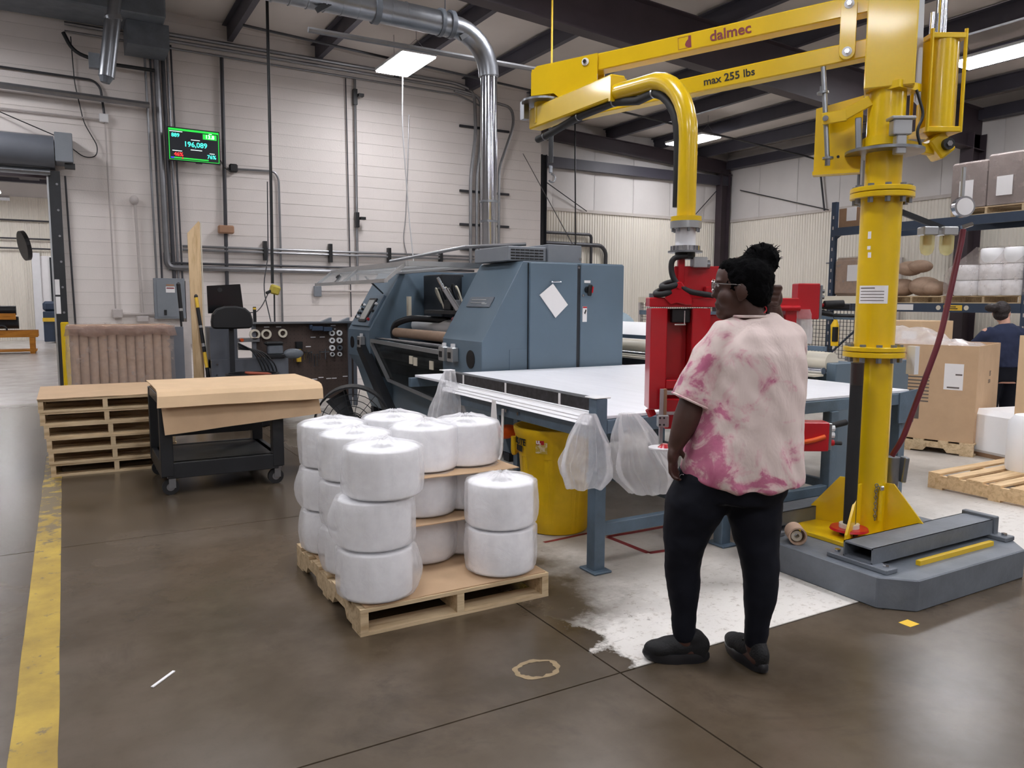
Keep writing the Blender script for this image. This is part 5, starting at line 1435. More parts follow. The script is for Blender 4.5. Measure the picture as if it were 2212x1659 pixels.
    MB().cyl((.612, -.01, 1.015+z0), (.612, -.01, .895+z0), .018, seg=16).build('lower_grip', 'rubber', t, smooth=True)
    B(.60, .745, -.05, .04, .752, .90, 'lower_box'); B(.745, .76, -.045, .035, .758, .895, 'valve_plate', 'galv', .002)
    for z in (.79, .83, .865): MB().cyl((.76, -.01, z+z0), (.785, -.01, z+z0), .016, seg=10).build('air_fitting', 'white' if z > .8 else 'red', t)
    MB().tube(bend([(.60, -.06, .80+z0), (.66, -.06, .81+z0), (.72, -.06, .83+z0)], .02), .012, 10).build('orange_tube', 'orange', t, smooth=True)
    MB().cyl((.77, 0, .875+z0), (.86, .03, .89+z0), .016, seg=12).build('corrugated_hose', 'rubber', t, smooth=True); MB().cyl((.77, 0, .788+z0), (.83, 0, .785+z0), .010, seg=8).build('plug', 'black', t)
    # crumpled film on the right post
    rs = []
    for k in range(8):
        uu = k/7; c = Vector((.585+.02*uu, -.055, 1.47-.17*uu+z0)); rs.append([(c.x+.04*math.cos(a)*(1-.5*abs(uu-.4))*(1+.25*mnoise.noise(Vector((math.cos(a)*2, math.sin(a)*2, uu*4)))), c.y+.02*math.sin(a), c.z) for a in (2*math.pi*j/16 for j in range(16))])
    MB().rings(rs).build('film_scrap', 'bagclear', t, smooth=True)
    B(.565, .585, -.03, .0, 1.2, 1.44, 'black_hose', 'black')
    # lower left: aluminium slide, block, disc
    B(-.130, -.112, -.12, -.10, .80, 1.075, 'slide_rod', 'alu', .002); B(-.112, -.095, -.115, -.09, .93, 1.075, 'slide_rail', 'tan', .002)
    B(-.098, -.02, -.11, -.09, 1.045, 1.065, 'slide_top', 'alu', .002); B(-.098, -.02, -.11, -.09, .945, .96, 'slide_bottom', 'alu', .002)
    B(-.140, -.085, -.13, -.09, .885, .945, 'slide_block', 'alu', .004)
    for x in (-.130, -.110):
        for z in (.898, .932): MB().cyl((x, -.13, z+z0), (x, -.132, z+z0), .005, seg=8).build('screw', 'ink', t)
    B(-.098, .02, -.09, -.03, .87, 1.02, 'slide_carrier', 'red'); MB().cyl((-.166, -.03, .965+z0), (-.15, -.03, .93+z0), .022, seg=12).build('pivot_lug', 'red', t)
    MB().cyl((-.11, -.11, .775+z0), (-.11, -.11, .782+z0), .07, seg=28).build('suction_plate', 'white', t); MB().tube([(-.10, -.11, .782+z0), (-.10, -.11, .80+z0)], [.035, .015], 20).build('suction_cone', 'red', t, smooth=True)
    B(.02, .05, -.09, -.05, .72, .93, 'support_rod', 'alu', .002)
    # coiled black hose at the top left
    coil = []
    for i in range(40):
        a = 2*math.pi*i/14; coil.append((-.085+.022*math.cos(a)-.001*i, -.03+.05*math.sin(a), 1.64-.0022*i+z0))
    MB().tube(bend([(.0, -.05, 1.73+z0), (-.075, -.05, 1.72+z0), (-.08, -.05, 1.66+z0), (-.06, -.06, 1.60+z0), (.0, -.07, 1.555+z0), (.13, -.08, 1.535+z0)], .04), .014, 10).build('black_air_hose', 'rubber', t, smooth=True)
    for cx, cz in ((-.105, 1.590), (-.135, 1.555)):
        MB().tube(arc((cx+.03, -.03, cz+z0), .05, R(60), R(300), 12, (.85, 0, .25), (0, .9, .2)), .015, 10).build('coil_hose', 'rubber', t, smooth=True)
gripper()

def mandrel():
    t = thing('mandrel_pole', 'black tubular mandrel standing on a red disc', 'mandrel', (3.82, 2.755, .186))
    MB().cyl((0, 0, 0), (0, 0, .03), .05).build('foot', 'black', t)
    MB().tube([(0, 0, .03), (0, 0, .042)], [.105, .10], 36).build('red_disc', 'red', t, smooth=True)
    MB().cyl((0, 0, .042), (0, 0, .065), .055, seg=28).build('white_collar', 'cream', t, smooth=True)
    MB().cyl((0, 0, .065), (0, 0, .90), .034, seg=24).build('tube', 'rubber', t, smooth=True)
    MB().cyl((0, 0, .86), (0, 0, .985), .035, seg=24).build('top_sleeve', mat('dark_brown', (48, 40, 38), .35), t, smooth=True)
mandrel()
def loose_core():
    t = thing('cardboard_core', 'short cardboard core lying on the grey base', 'cardboard core', (3.50, 2.86, .16))
    a = Vector((.04, .05, 0)).normalized()
    MB().pipe(Vector((0, 0, .051))-a*.06, Vector((0, 0, .051))+a*.06, .050, .041).build('outer_core', 'core', t, smooth=True)
    MB().pipe(Vector((.0, 0, .045))-a*.03, Vector((0, 0, .045))+a*.02, .03, .014).build('tape_roll', 'cream', t, smooth=True)
loose_core()

# ================================================================== LEFT BACKGROUND
def tube_bundle():
    t = thing('tube_bundle', 'stretch wrapped bundle of upright cardboard tubes on a pallet', 'tube bundle', (.52, 9.95, 0))
    d = .0905
    for i in range(11):
        for j in range(6):
            if 0 < j < 5 and 0 < i < 10: continue
            z1 = 1.19+random.uniform(-.006, .006)
            MB().pipe((-.455+d*i+random.uniform(-.003, .003), -.42+.15*j if j else -.42, .15), (-.455+d*i, -.42+.15*j if j else -.42, z1), d*.49, d*.40, 20).build('cardboard_tube', 'core', t, smooth=True)
    MB().bb((-.52, -.47, 1.19), (.52, .40, 1.215)).build('top_card', 'carddark', t)
    # wrap skin: loose film around the bundle with a folded collar at the top
    rs = []
    P = [(-.52, -.47), (-.26, -.482), (0, -.475), (.26, -.482), (.53, -.47), (.56, -.1), (.54, .42), (0, .44), (-.53, .42), (-.54, 0)]
    for k in range(9):
        z = .14+1.06*k/8; rs.append([(x*(1+.02*mnoise.noise(Vector((x*3, y*3, z*3)))), y-.012*mnoise.noise(Vector((x*5, z*4, 1))), z) for x, y in P])
    rs.append([(x*.95, y*.95, 1.232) for x, y in P])
    MB().rings(rs, cap=False).build('stretch_wrap', 'wrap', t, smooth=True)
    collar = []
    for u in range(15):
        x = -.53+1.07*u/14
        collar.append([(x, -.49, 1.225+.01*math.sin(u*2.2)), (x, -.515-.012*math.sin(u*1.7), 1.19), (x+.02*(u-7)/7, -.50-.01*math.sin(u*2.9), 1.115+.012*math.sin(u*1.3))])
    MB().sheet(collar).build('wrap_collar', film('brown_wrap', (176, 150, 138), .55, .12, 1.0, 12, .75), t, smooth=True)
    for x in (-.45, 0, .45): MB().bb((x-.02, -.45, .0), (x+.02, .42, .13)).build('pallet_stringer', 'wood', t)
    for y in (-.40, -.1, .2, .38): MB().bb((-.5, y-.05, .13), (.5, y+.05, .148)).build('pallet_board', 'wood', t)
    # grey backing board and pale upright behind the right end
    o = MB().bb((1.00, 9.55, .1), (1.16, 9.60, 1.20)).build('foam_board', 'slate'); tag(o, 'blue grey board standing at the end of the tube bundle', 'board')
    o = MB().bb((1.18, 9.75, .02), (1.26, 9.80, 1.25)).build('pale_board', 'paintpipe'); tag(o, 'narrow pale board leaning beside the tube bundle', 'board')
tube_bundle()
def bollard():
    t = thing('bollard', 'yellow square safety bollard beside the roller door', 'bollard', (-.02, 13.3, 0))
    MB().bb((-.055, -.055, 0), (.055, .055, 1.17)).build('post', 'yellow', t, bevel=.012)
    MB().bb((-.1, -.1, 0), (.1, .1, .015)).build('foot_plate', 'yellow', t)
bollard()
def plywood():
    mb = MB(); X = lambda a: a
    poly = [(1.42, .02), (1.545, .02), (1.56, 2.50), (1.545, 2.52), (1.405, 2.36)]
    mb.prism(poly, 1, 10.79, 10.81)
    o = mb.build('plywood_offcut', 'ply'); tag(o, 'tall narrow plywood board with slanted top leaning upright', 'board')
    o2 = MB().bb((1.562, 10.785, .02), (1.575, 10.80, 2.5)).build('board_edge', 'cream', o, world=False)
plywood()
def pole(label, p0, p1, bands, r=.022):
    t = thing('lever_bar', label, 'bar', p0)
    a, b = Vector((0, 0, 0)), Vector(p1)-Vector(p0)
    for (u0, u1, m_) in bands: MB().cyl(a.lerp(b, u0), a.lerp(b, u1), r if m_ != 'black' else r*1.05, seg=14).build({'black': 'grip', 'label': 'yellow_band', 'alu': 'bare_band', 'conduit': 'shaft'}.get(m_, 'band'), m_, t, smooth=True)
    MB().ell(b, (r*1.1, r*1.1, r*1.4)).build('tip', 'black', t, smooth=True)
pole('yellow and black lever bar leaning on the plywood board', (1.60, 10.55, .12), (1.47, 10.72, 1.55), [(0, .2, 'conduit'), (.2, .36, 'black'), (.36, .5, 'label'), (.5, .55, 'black'), (.55, .58, 'alu'), (.58, .72, 'black'), (.72, .74, 'alu'), (.74, .90, 'black'), (.90, 1.0, 'label')])
pole('black bar with white bands left of the plywood board', (1.36, 10.75, .02), (1.28, 10.85, 1.70), [(0, .55, 'black'), (.55, .57, 'alu'), (.57, .66, 'black'), (.66, .68, 'alu'), (.68, .80, 'black'), (.80, .82, 'alu'), (.82, 1, 'black')], .024)
def console():
    t = thing('control_console', 'slate grey control console cabinet behind the cardboard cart', 'console', (1.95, 10.7, 0))
    MB().bb((-.36, -.18, .62), (-.02, .25, 1.16)).build('upper_box', 'slate', t, bevel=.006)
    MB().bb((-.36, -.22, .0), (.62, .02, .74)).build('desk_body', 'slate', t, bevel=.006)
    for x, z in ((-.29, .70), (-.1, .69), (-.30, .56), (-.30, .44), (.55, .46)): MB().cyl((x, -.225 if z < .66 else -.225, z-.02), (x, -.232, z-.02), .011, seg=8).build('screw', 'chrome', t)
    MB().bb((-.02, -.0, .95), (.30, .22, 1.0)).build('shelf', 'galv', t)
    MB().cyl((.06, -.06, .98), (.06, .0, .98), .022).build('pilot_lamp', 'orange', t)
    for k in range(5):
        MB().tube(bend([(-.02, -.19, .95-.02*k), (.16+.03*k, -.26, .85), (.26+.05*k, -.3, .62), (.30+.03*k, -.3, .35)], .12), .010, 6).build('cable', 'black', t, smooth=True)
    t2 = thing('spool_stand', 'dark handheld unit and spool on the console top', 'tool', (2.42, 10.5, .74))
    MB().bb((-.14, -.06, .0), (.10, .08, .05)).build('base', 'black', t2, bevel=.01); MB().bb((-.12, -.05, .05), (.08, .06, .17)).build('body', 'greydark', t2, bevel=.015)
    MB().bb((-.15, -.06, .17), (.09, .07, .22)).build('cap', 'black', t2, bevel=.02); MB().ell((.22, 0, .05), (.14, .06, .07)).build('side_pouch', 'greydark', t2, smooth=True)
console()
def monitor():
    t = thing('monitor', 'large black monitor seen from behind above the console', 'monitor', (1.83, 10.75, 1.16))
    MB().rings([[(-.215, 0, .17), (.235, 0, .19), (.2, 0, .56), (-.22, 0, .53)], [(-.215, .03, .17), (.235, .03, .19), (.2, .03, .56), (-.22, .03, .53)]]).build('case', 'blackgloss', t, bevel=.004)
    MB().bb((-.04, .03, -.0), (.04, .06, .3)).build('stand', 'black', t)
    MB().cyl((-.06, -.0005, .48), (-.06, -.006, .48), .03, seg=16).build('round_mark', 'black', t)
    t2 = thing('chair_back', 'black padded chair backrest in front of the monitor', 'chair', (1.81, 10.2, 0))
    mb = MB(); rs = []
    prof = [(-.245, 1.16), (-.25, 1.24), (-.235, 1.33), (-.18, 1.40), (-.08, 1.43), (.05, 1.432), (.16, 1.41), (.225, 1.35), (.25, 1.26), (.245, 1.18), (.22, 1.15), (.0, 1.145), (-.2, 1.148)]
    MB().prism(prof, 1, -.05, .05).build('backrest', 'black', t2, bevel=.02)
    MB().bb((-.03, .05, .35), (.03, .07, 1.3)).build('back_bar', 'blacksteel', t2); MB().bb((-.23, -.25, .44), (.23, .22, .5)).build('seat', 'black', t2, bevel=.02)
    MB().cyl((0, 0, .08), (0, 0, .44), .03).build('column', 'blacksteel', t2)
    for k in range(5):
        a = 2*math.pi*k/5; MB().bar((0, 0, .07), (.27*math.cos(a), .27*math.sin(a), .07), .04, .03).build('leg', 'black', t2); MB().ell((.27*math.cos(a), .27*math.sin(a), .028), (.03, .03, .028)).build('caster', 'black', t2, smooth=True)
monitor()
def pegboard():
    t = thing('tool_board', 'dark brown perforated tool board on a steel frame', 'tool board', (2.9, 10.75, 0))
    MB().bb((-.72, 0, .12), (.66, .02, 1.20)).build('board', 'brown', t)
    for x in (-.74, .58, .66): MB().bb((x, -.02, 0), (x+.05, .04, 1.22)).build('frame_post', 'slate', t)
    MB().bb((-.74, -.1, 1.19), (.72, .06, 1.215)).build('top_shelf', 'galv', t)
    mb = MB()
    for i in range(24):
        for j in range(18): mb.bb((-.68+.056*i-.004, -.002, .2+.056*j-.004), (-.68+.056*i+.004, .002, .2+.056*j+.004))
    h = mb.build('peg_holes', 'ink', t); h['kind'] = 'stuff'
    for x, z in ((-.58, 1.14), (-.42, 1.14), (.34, 1.15), (.34, 1.10), (.05, .99), (.18, .99), (-.02, .86), (-.05, .40), (.06, .40), (.15, .42), (.26, .40), (.34, .40), (.5, .42)):
        MB().bb((x, -.006, z), (x+.07, .0, z+.012)).build('name_strip', 'paper', t)
    def ring(x, z, r, ri, m_, label):
        o = MB().pipe((2.9+x, 10.70, z), (2.9+x, 10.745, z), r, ri, 24).build('tape_ring', m_, smooth=True); tag(o, label, 'ring', 'rings hung on the tool board')
    ring(-.71, 1.05, .07, .044, 'cream', 'leftmost large cream ring hung on the tool board')
    ring(-.56, 1.05, .068, .042, 'cream', 'second large cream ring hung on the tool board')
    ring(-.34, 1.06, .06, .035, 'cream', 'third large cream ring hung on the tool board')
    for r_, z in enumerate((1.05, .945, .84, .75)):
        for c_, x in enumerate((.345, .452)):
            ring(x, z, .040 if r_ < 3 else .03, .02, 'white' if (r_, c_) != (2, 1) else 'galv', ('upper', 'second', 'third', 'lowest')[r_]+' '+('left', 'right')[c_]+' ring in the small ring cluster on the tool board')
    def tool(name, label, parts):
        tt = thing(name, label, 'tool', (2.9, 10.72, .8), 0, 'tools hung on the tool board')
        for nm_, m_, a, b in parts: MB().bb(a, b).build(nm_, m_, tt, bevel=.004)
    tool('drill', 'yellow handled tool hung in the middle of the tool board', [('handle', 'label', (-.16, -.03, -.14), (-.10, .02, .04)), ('head', 'black', (-.17, -.04, .04), (-.08, .02, .14))])
    for i, (x, z, h_) in enumerate(((-.22, -.02, .12), (-.05, -.02, .10), (-.02, .0, .10), (.01, -.03, .14), (.04, -.02, .12), (.08, -.06, .16), (.12, -.06, .15), (.16, -.02, .10))):
        tool('spanner', ('first', 'second', 'third', 'fourth', 'fifth', 'sixth', 'seventh', 'eighth')[i]+' small steel spanner from the left on the tool board', [('shank', 'chrome', (x, -.012, z-h_), (x+.012, .0, z)), ('jaw', 'chrome', (x-.008, -.012, z), (x+.020, .0, z+.02))])
    tool('hammer', 'steel tee handled tool beside the small rings', [('head', 'chrome', (.18, -.02, -.02), (.30, .0, -.004)), ('shank', 'galv', (.235, -.02, -.12), (.25, .0, .03))])
    tool('pliers', 'dark blue power tool at the top of the tool board', [('body', 'rackblue', (.05, -.08, .29), (.20, .0, .35)), ('grip', 'rackblue', (.02, -.06, .31), (.06, .0, .37))])
    tool('gun', 'second dark blue power tool at the top of the tool board', [('body', 'rackblue', (.21, -.08, .28), (.33, .0, .34)), ('nose', 'black', (.32, -.06, .30), (.36, .0, .33))])
    for k, x in enumerate((3.10, 3.36)):
        o = MB().prism([(x, 1.215), (x+.14, 1.215), (x+.14, 1.27)], 1, 10.70, 10.80).build('shelf_wedge', 'grey'); tag(o, ('left', 'right')[k]+' grey wedge bracket on the tool board top shelf', 'bracket')
    tool('pole_stub', 'black and yellow stub standing at the left end of the tool board', [('body', 'black', (-.72, .0, .40), (-.68, .03, .62)), ('band', 'label', (-.72, -.002, .58), (-.68, .032, .61))])
pegboard()
def drop_cord():
    run('power_cord', 'thick black power cord hanging from the roof to the yellow box', [(2.68, 11.6, 5.9), (2.66, 11.6, 3.0), (2.62, 11.5, 1.75)], .022, 'black', .4, 'cord')
    t = thing('cord_box', 'yellow outlet box hanging on the black cord', 'outlet box', (2.64, 11.45, 1.66))
    MB().box((0, 0, 0), (.13, .12, .13), (.2, .25, .1)).build('shell', mat('dirty_yellow', (190, 172, 70), .6), t, bevel=.02)
    MB().cyl((-.06, -.02, -.02), (-.13, -.05, -.05), .022).build('plug', 'black', t)
    run('loose_cable', 'thin cable drooping from the yellow outlet box', [(2.54, 11.4, 1.62), (2.4, 11.2, 1.42), (2.25, 10.9, 1.34), (2.1, 10.8, 1.34)], .007, 'black', .2, 'cable')
    run('loose_cable', 'black cable falling from the yellow outlet box to the floor', [(2.63, 11.45, 1.6), (2.6, 11.35, 1.0), (2.52, 10.9, .8), (2.5, 10.4, .76)], .012, 'black', .2, 'cable')
    run('loose_cable', 'grey cord hanging beside the black power cord', [(2.60, 11.55, 3.2), (2.58, 11.55, 2.1), (2.48, 11.5, 1.7), (2.58, 11.4, 1.1), (2.55, 11.2, .8)], .008, 'darkconduit', .3, 'cable')
drop_cord()
def dark_can():
    t = thing('black_bin', 'low round black bin with a red rag behind the cardboard', 'waste bin', (1.92, 9.6, 0))
    MB().lathe([(.001, .01), (.24, .01), (.28, .55), (.31, .60), (.31, .63), (.28, .63), (.26, .5), (.22, .04), (.001, .04)], seg=40).build('body', 'black', t, smooth=True)
    MB().box((.05, -.1, .63), (.3, .12, .03), (.05, .1, .2)).build('rag', mat('rust_rag', (150, 72, 48), .8), t, bevel=.01)
dark_can()
def fan():
    t = thing('drum_fan', 'black drum fan on the floor behind the white rolls', 'fan', (2.22, 6.75, 0), R(-20))
    c = (0, 0, .40); r = .34
    MB().pipe((0, -.13, .40), (0, .13, .40), r, r-.012, 40).build('drum', 'black', t, smooth=True)
    for k in range(6): MB().tube(arc((0, -.13, .40), r*(k+1)/6.2, 0, 2*math.pi*.999, 28, (1, 0, 0), (0, 0, 1)), .004, 5).build('grille_ring', 'blacksteel', t)
    for k in range(14):
        a = 2*math.pi*k/14; MB().cyl((.05*math.cos(a), -.135, .40+.05*math.sin(a)), (r*math.cos(a), -.135, .40+r*math.sin(a)), .003, seg=5).build('grille_spoke', 'blacksteel', t)
    for k in range(3):
        a = 2*math.pi*k/3; u = Vector((math.cos(a), 0, math.sin(a))); w_ = Vector((-u.z, 0, u.x)); cc = Vector(c)
        MB().rings([[cc+u*.06-w_*.05+Vector((0, .03, 0)), cc+u*.29-w_*.10+Vector((0, .04, 0)), cc+u*.29+w_*.10-Vector((0, .04, 0)), cc+u*.06+w_*.05-Vector((0, .03, 0))], [p_+Vector((0, .006, 0)) for p_ in (cc+u*.06-w_*.05+Vector((0, .03, 0)), cc+u*.29-w_*.10+Vector((0, .04, 0)), cc+u*.29+w_*.10-Vector((0, .04, 0)), cc+u*.06+w_*.05-Vector((0, .03, 0)))]]).build('fan_blade', 'dark', t)
    MB().cyl((0, -.05, .40), (0, .10, .40), .07).build('motor', 'dark', t, smooth=True)
    for x in (-.2, .2): MB().bar((x, 0, .12), (x*1.3, 0, 0.01), .16, .03).build('foot', 'black', t)
fan()
# next room goods
def next_goods():
    for k, (x, y, lb) in enumerate(((-1.55, 25.8, 'orange wooden rack with dark rolls in the next room'),)):
        t = thing('roll_cradle', lb, 'rack', (x, y, 0))
        for sx in (-.7, .7):
            for sy in (-.35, .35): MB().bb((sx-.06, sy-.06, 0), (sx+.06, sy+.06, .56 if sx > 0 else 1.0)).build('post', 'woodorange', t)
        MB().bb((-.9, -.42, .46), (.85, -.3, .64)).build('beam', 'woodorange', t); MB().bb((-.9, .3, .46), (.85, .42, .64)).build('beam', 'woodorange', t)
        MB().bb((-.9, -.42, .95), (.35, -.3, 1.12)).build('beam', 'woodorange', t); MB().bb((-.85, -.4, .06), (.8, .4, .10)).build('floor_board', 'woodorange', t)
        MB().cyl((-.9, -.1, .86), (.4, -.1, .86), .17).build('dark_roll', 'dark', t, smooth=True); MB().cyl((-.9, 0, 1.2), (.35, 0, 1.2), .13).build('dark_roll', 'dark', t, smooth=True)
        MB().tube(arc((0, -.42, .66), .13, 0, math.pi, 8, (1, 0, 0), (0, 0, 1)), .025, 8).build('carry_loop', 'dark', t, smooth=True)
    t = thing('blue_bin', 'dark blue bin with yellow frame in the next room doorway', 'bin', (-.28, 31.5, 0))
    MB().bb((-.4, -.3, .05), (.4, .3, 1.1)).build('body', 'rackblue', t, bevel=.02); MB().bb((-.42, -.33, .75), (.42, -.3, .88)).build('yellow_band', 'label', t); MB().bb((-.06, -.33, 0), (.08, -.3, .8)).build('yellow_post', 'label', t)
    MB().bb((-.4, -.25, 1.1), (.4, .25, 1.45)).build('drum', 'rackblue', t, bevel=.08)
    o = MB().cyl((-.93, 25.0, 2.95), (-.83, 25.03, 2.97), .40, seg=28).build('wall_fan', 'black', smooth=False); tag(o, 'round black mirror or fan disc on the next room wall', 'fan'); o.scale = (1, 1, 1)
    for z in (3.75, 3.1, 2.75):
        run('next_room_pipe', {3.75: 'upper', 3.1: 'middle', 2.75: 'lower'}[z]+' thin dark pipe on the next room far wall', [(-7, 33.4, z+.6), (-.2, 33.4, z+.6)], .03, 'darkconduit', .1, 'pipe')
    run('next_room_pipe', 'silver bent pipe under the next room roof', [(-2.0, 24, 5.2), (-2.0, 24, 4.1), (-1.1, 24, 4.1)], .07, 'chrome', .15, 'pipe')
next_goods()

# ================================================================== RIGHT BACKGROUND
def rack():
    t = thing('pallet_rack', 'dark blue steel pallet rack along the right wall', 'rack', (13.3, 8.2, 0))
    W = dict(parent=t, world=True)
    for y in (9.92, 6.40, 2.9):
        for x in (12.85, 13.85):
            MB().bb((x-.04, y-.05, 0), (x+.04, y+.05, 3.42)).build('upright', 'rackblue', **W)
            if x < 13: 
                for k in range(14): MB().bb((x-.044, y-.012, .5+.2*k), (x-.039, y+.012, .56+.2*k)).build('punch_slot', 'paintpipe', **W)
        for z in (.5, 1.6, 2.7): MB().bar((12.85, y, z), (13.85, y, z+.6), .03, .03).build('brace', 'rackblue', **W)
    for z in (1.36, 2.78):
        for x in (12.83, 13.87):
            for ya, yb in ((6.45, 9.87), (2.95, 6.35)): MB().bb((x-.03, ya, z), (x+.03, yb, z+.15)).build('beam', 'rackblue', **W)
    for z in (1.36, 2.78):
        for ya in (6.9, 7.6, 8.4, 9.2, 5.6, 4.6): MB().bb((12.85, ya-.03, z+.10), (13.85, ya+.03, z+.145)).build('support_bar', 'rackblue', **W)
    MB().bb((12.795, 7.35, 1.39), (12.80, 7.66, 1.48)).build('sign_plate', 'label', **W); 
    for y in (7.28, 7.75): MB().cyl((12.80, y, 1.435), (12.794, y, 1.435), .04, seg=16).build('sign_dot', 'cream', **W)
    for k, z in enumerate((1.45, 1.42)): MB().bb((12.792, 7.42+.03*(1-k), z-.007), (12.796, 7.59-.03*(1-k), z+.007)).build('sign_lettering', 'ink', **W)
    MB().bb((12.795, 8.2, 1.39), (12.80, 8.5, 1.49)).build('tag_plate', 'paper', **W)
    return t
rack()
RP = pallet('pallet', 'pallet on the rack under the white rolls', 1.15, 1.0, (13.35, 7.05, 1.51), R(90), 'wood', 6, False, 'pallets on the rack')
dup(RP, (13.35, 8.28, 1.51), R(90), 'pallet on the rack under the brown wrapped goods')
dup(RP, (13.35, 9.42, 1.51), R(90), 'pallet on the rack at the far left end')
dup(RP, (13.35, 7.1, 2.93), R(90), 'pallet on the upper rack beam under wrapped cartons')
def rack_goods():
    n = 0
    for k, z in enumerate((1.637, 1.89, 2.143)):
        for j, y in enumerate((7.38, 6.98, 6.62)):
            for i, x in enumerate((12.98, 13.45)):
                if k == 2 and y > 7.2: continue
                o = MB().lathe([(.05, 0), (.19, 0), (.205, .02), (.205, .225), (.19, .245), (.05, .245), (.05, 0)], seg=28).build('paper_roll', 'roll', smooth=True)
                o.location = (x, y, z); tag(o, 'white paper roll '+('at the '+('left', 'centre', 'right')[j]+', '+('front', 'rear')[i]+' row, ')+('bottom', 'middle', 'top')[k]+' layer on the rack pallet', 'paper roll', 'white rolls on the rack')
    rs = []
    for k in range(8):
        z = 1.64+.78*k/7; f = 1 if k < 5 else 1-.12*(k-4)
        rs.append([(13.22+a*f, 7.0+b*f*(1 if b < 0 else 1-.10*max(0, k-3)), z) for a, b in ((-.47, -.63), (-.48, 0), (-.47, .66), (0, .68), (.5, .66), (.5, -.63), (0, -.64))])
    o = MB().rings(rs, cap=False).build('stretch_film', 'wrap', smooth=True); tag(o, 'clear stretch film around the white rolls on the rack', 'film')
    # brown wrapped bags
    for k, (y, z, r_) in enumerate(((8.62, 1.64, .24), (8.2, 1.64, .26), (8.5, 2.0, .20), (8.3, 2.05, .17), (8.0, 1.64, .2))):
        o = MB().ell((13.1, y, z+r_*.62), (.26, r_, r_*.66), 20, 12).build('wrapped_bundle', 'core', smooth=True); tag(o, ('left brown wrapped bundle on the rack', 'broad brown wrapped bundle on the rack', 'upper left brown bundle on the rack', 'upper right brown bundle on the rack', 'right brown bundle on the rack')[k], 'bundle', 'brown bundles on the rack')
    t = thing('wrapped_stack', 'grey brown stretch wrapped stack with paper label on the rack', 'wrapped stack', (13.2, 9.45, 1.637))
    MB().bb((-.38, -.36, 0), (.42, .42, .72)).build('carton', 'core', t, bevel=.06); MB().bb((-.40, -.38, 0), (.44, .44, .74)).build('film', 'wrap', t, bevel=.08); MB().bb((-.405, -.20, .28), (-.40, .10, .58)).build('paper_label', 'paper', t)
    t = thing('carton', 'brown carton with white label on the upper rack beam', 'carton', (13.1, 9.62, 2.93))
    MB().bb((-.2, -.28, 0), (.3, .25, .36)).build('body', 'carddark', t, bevel=.004); MB().bb((-.204, -.13, .12), (-.20, .08, .37)).build('label', 'paper', t)
    for k, (y0, y1, z0, z1, lb) in enumerate(((7.12, 7.68, 3.06, 3.78, 'left grey wrapped carton on the top rack level'), (6.5, 7.10, 3.06, 3.84, 'right grey wrapped carton on the top rack level'))):
        t = thing('wrapped_carton', lb, 'carton', (13.3, (y0+y1)/2, z0)); h = z1-z0; w_ = (y1-y0)/2
        MB().bb((-.45, -w_, 0), (.45, w_, h)).build('carton', mat('grey_card', (134, 122, 118), .7), t, bevel=.004); MB().bb((-.47, -w_-.01, 0), (.47, w_+.01, h+.02)).build('film', 'wrap', t, bevel=.03)
        MB().bb((-.476, -w_*.3, .14), (-.47, w_*.5, .44)).build('paper_label', 'paper', t)
rack_goods()
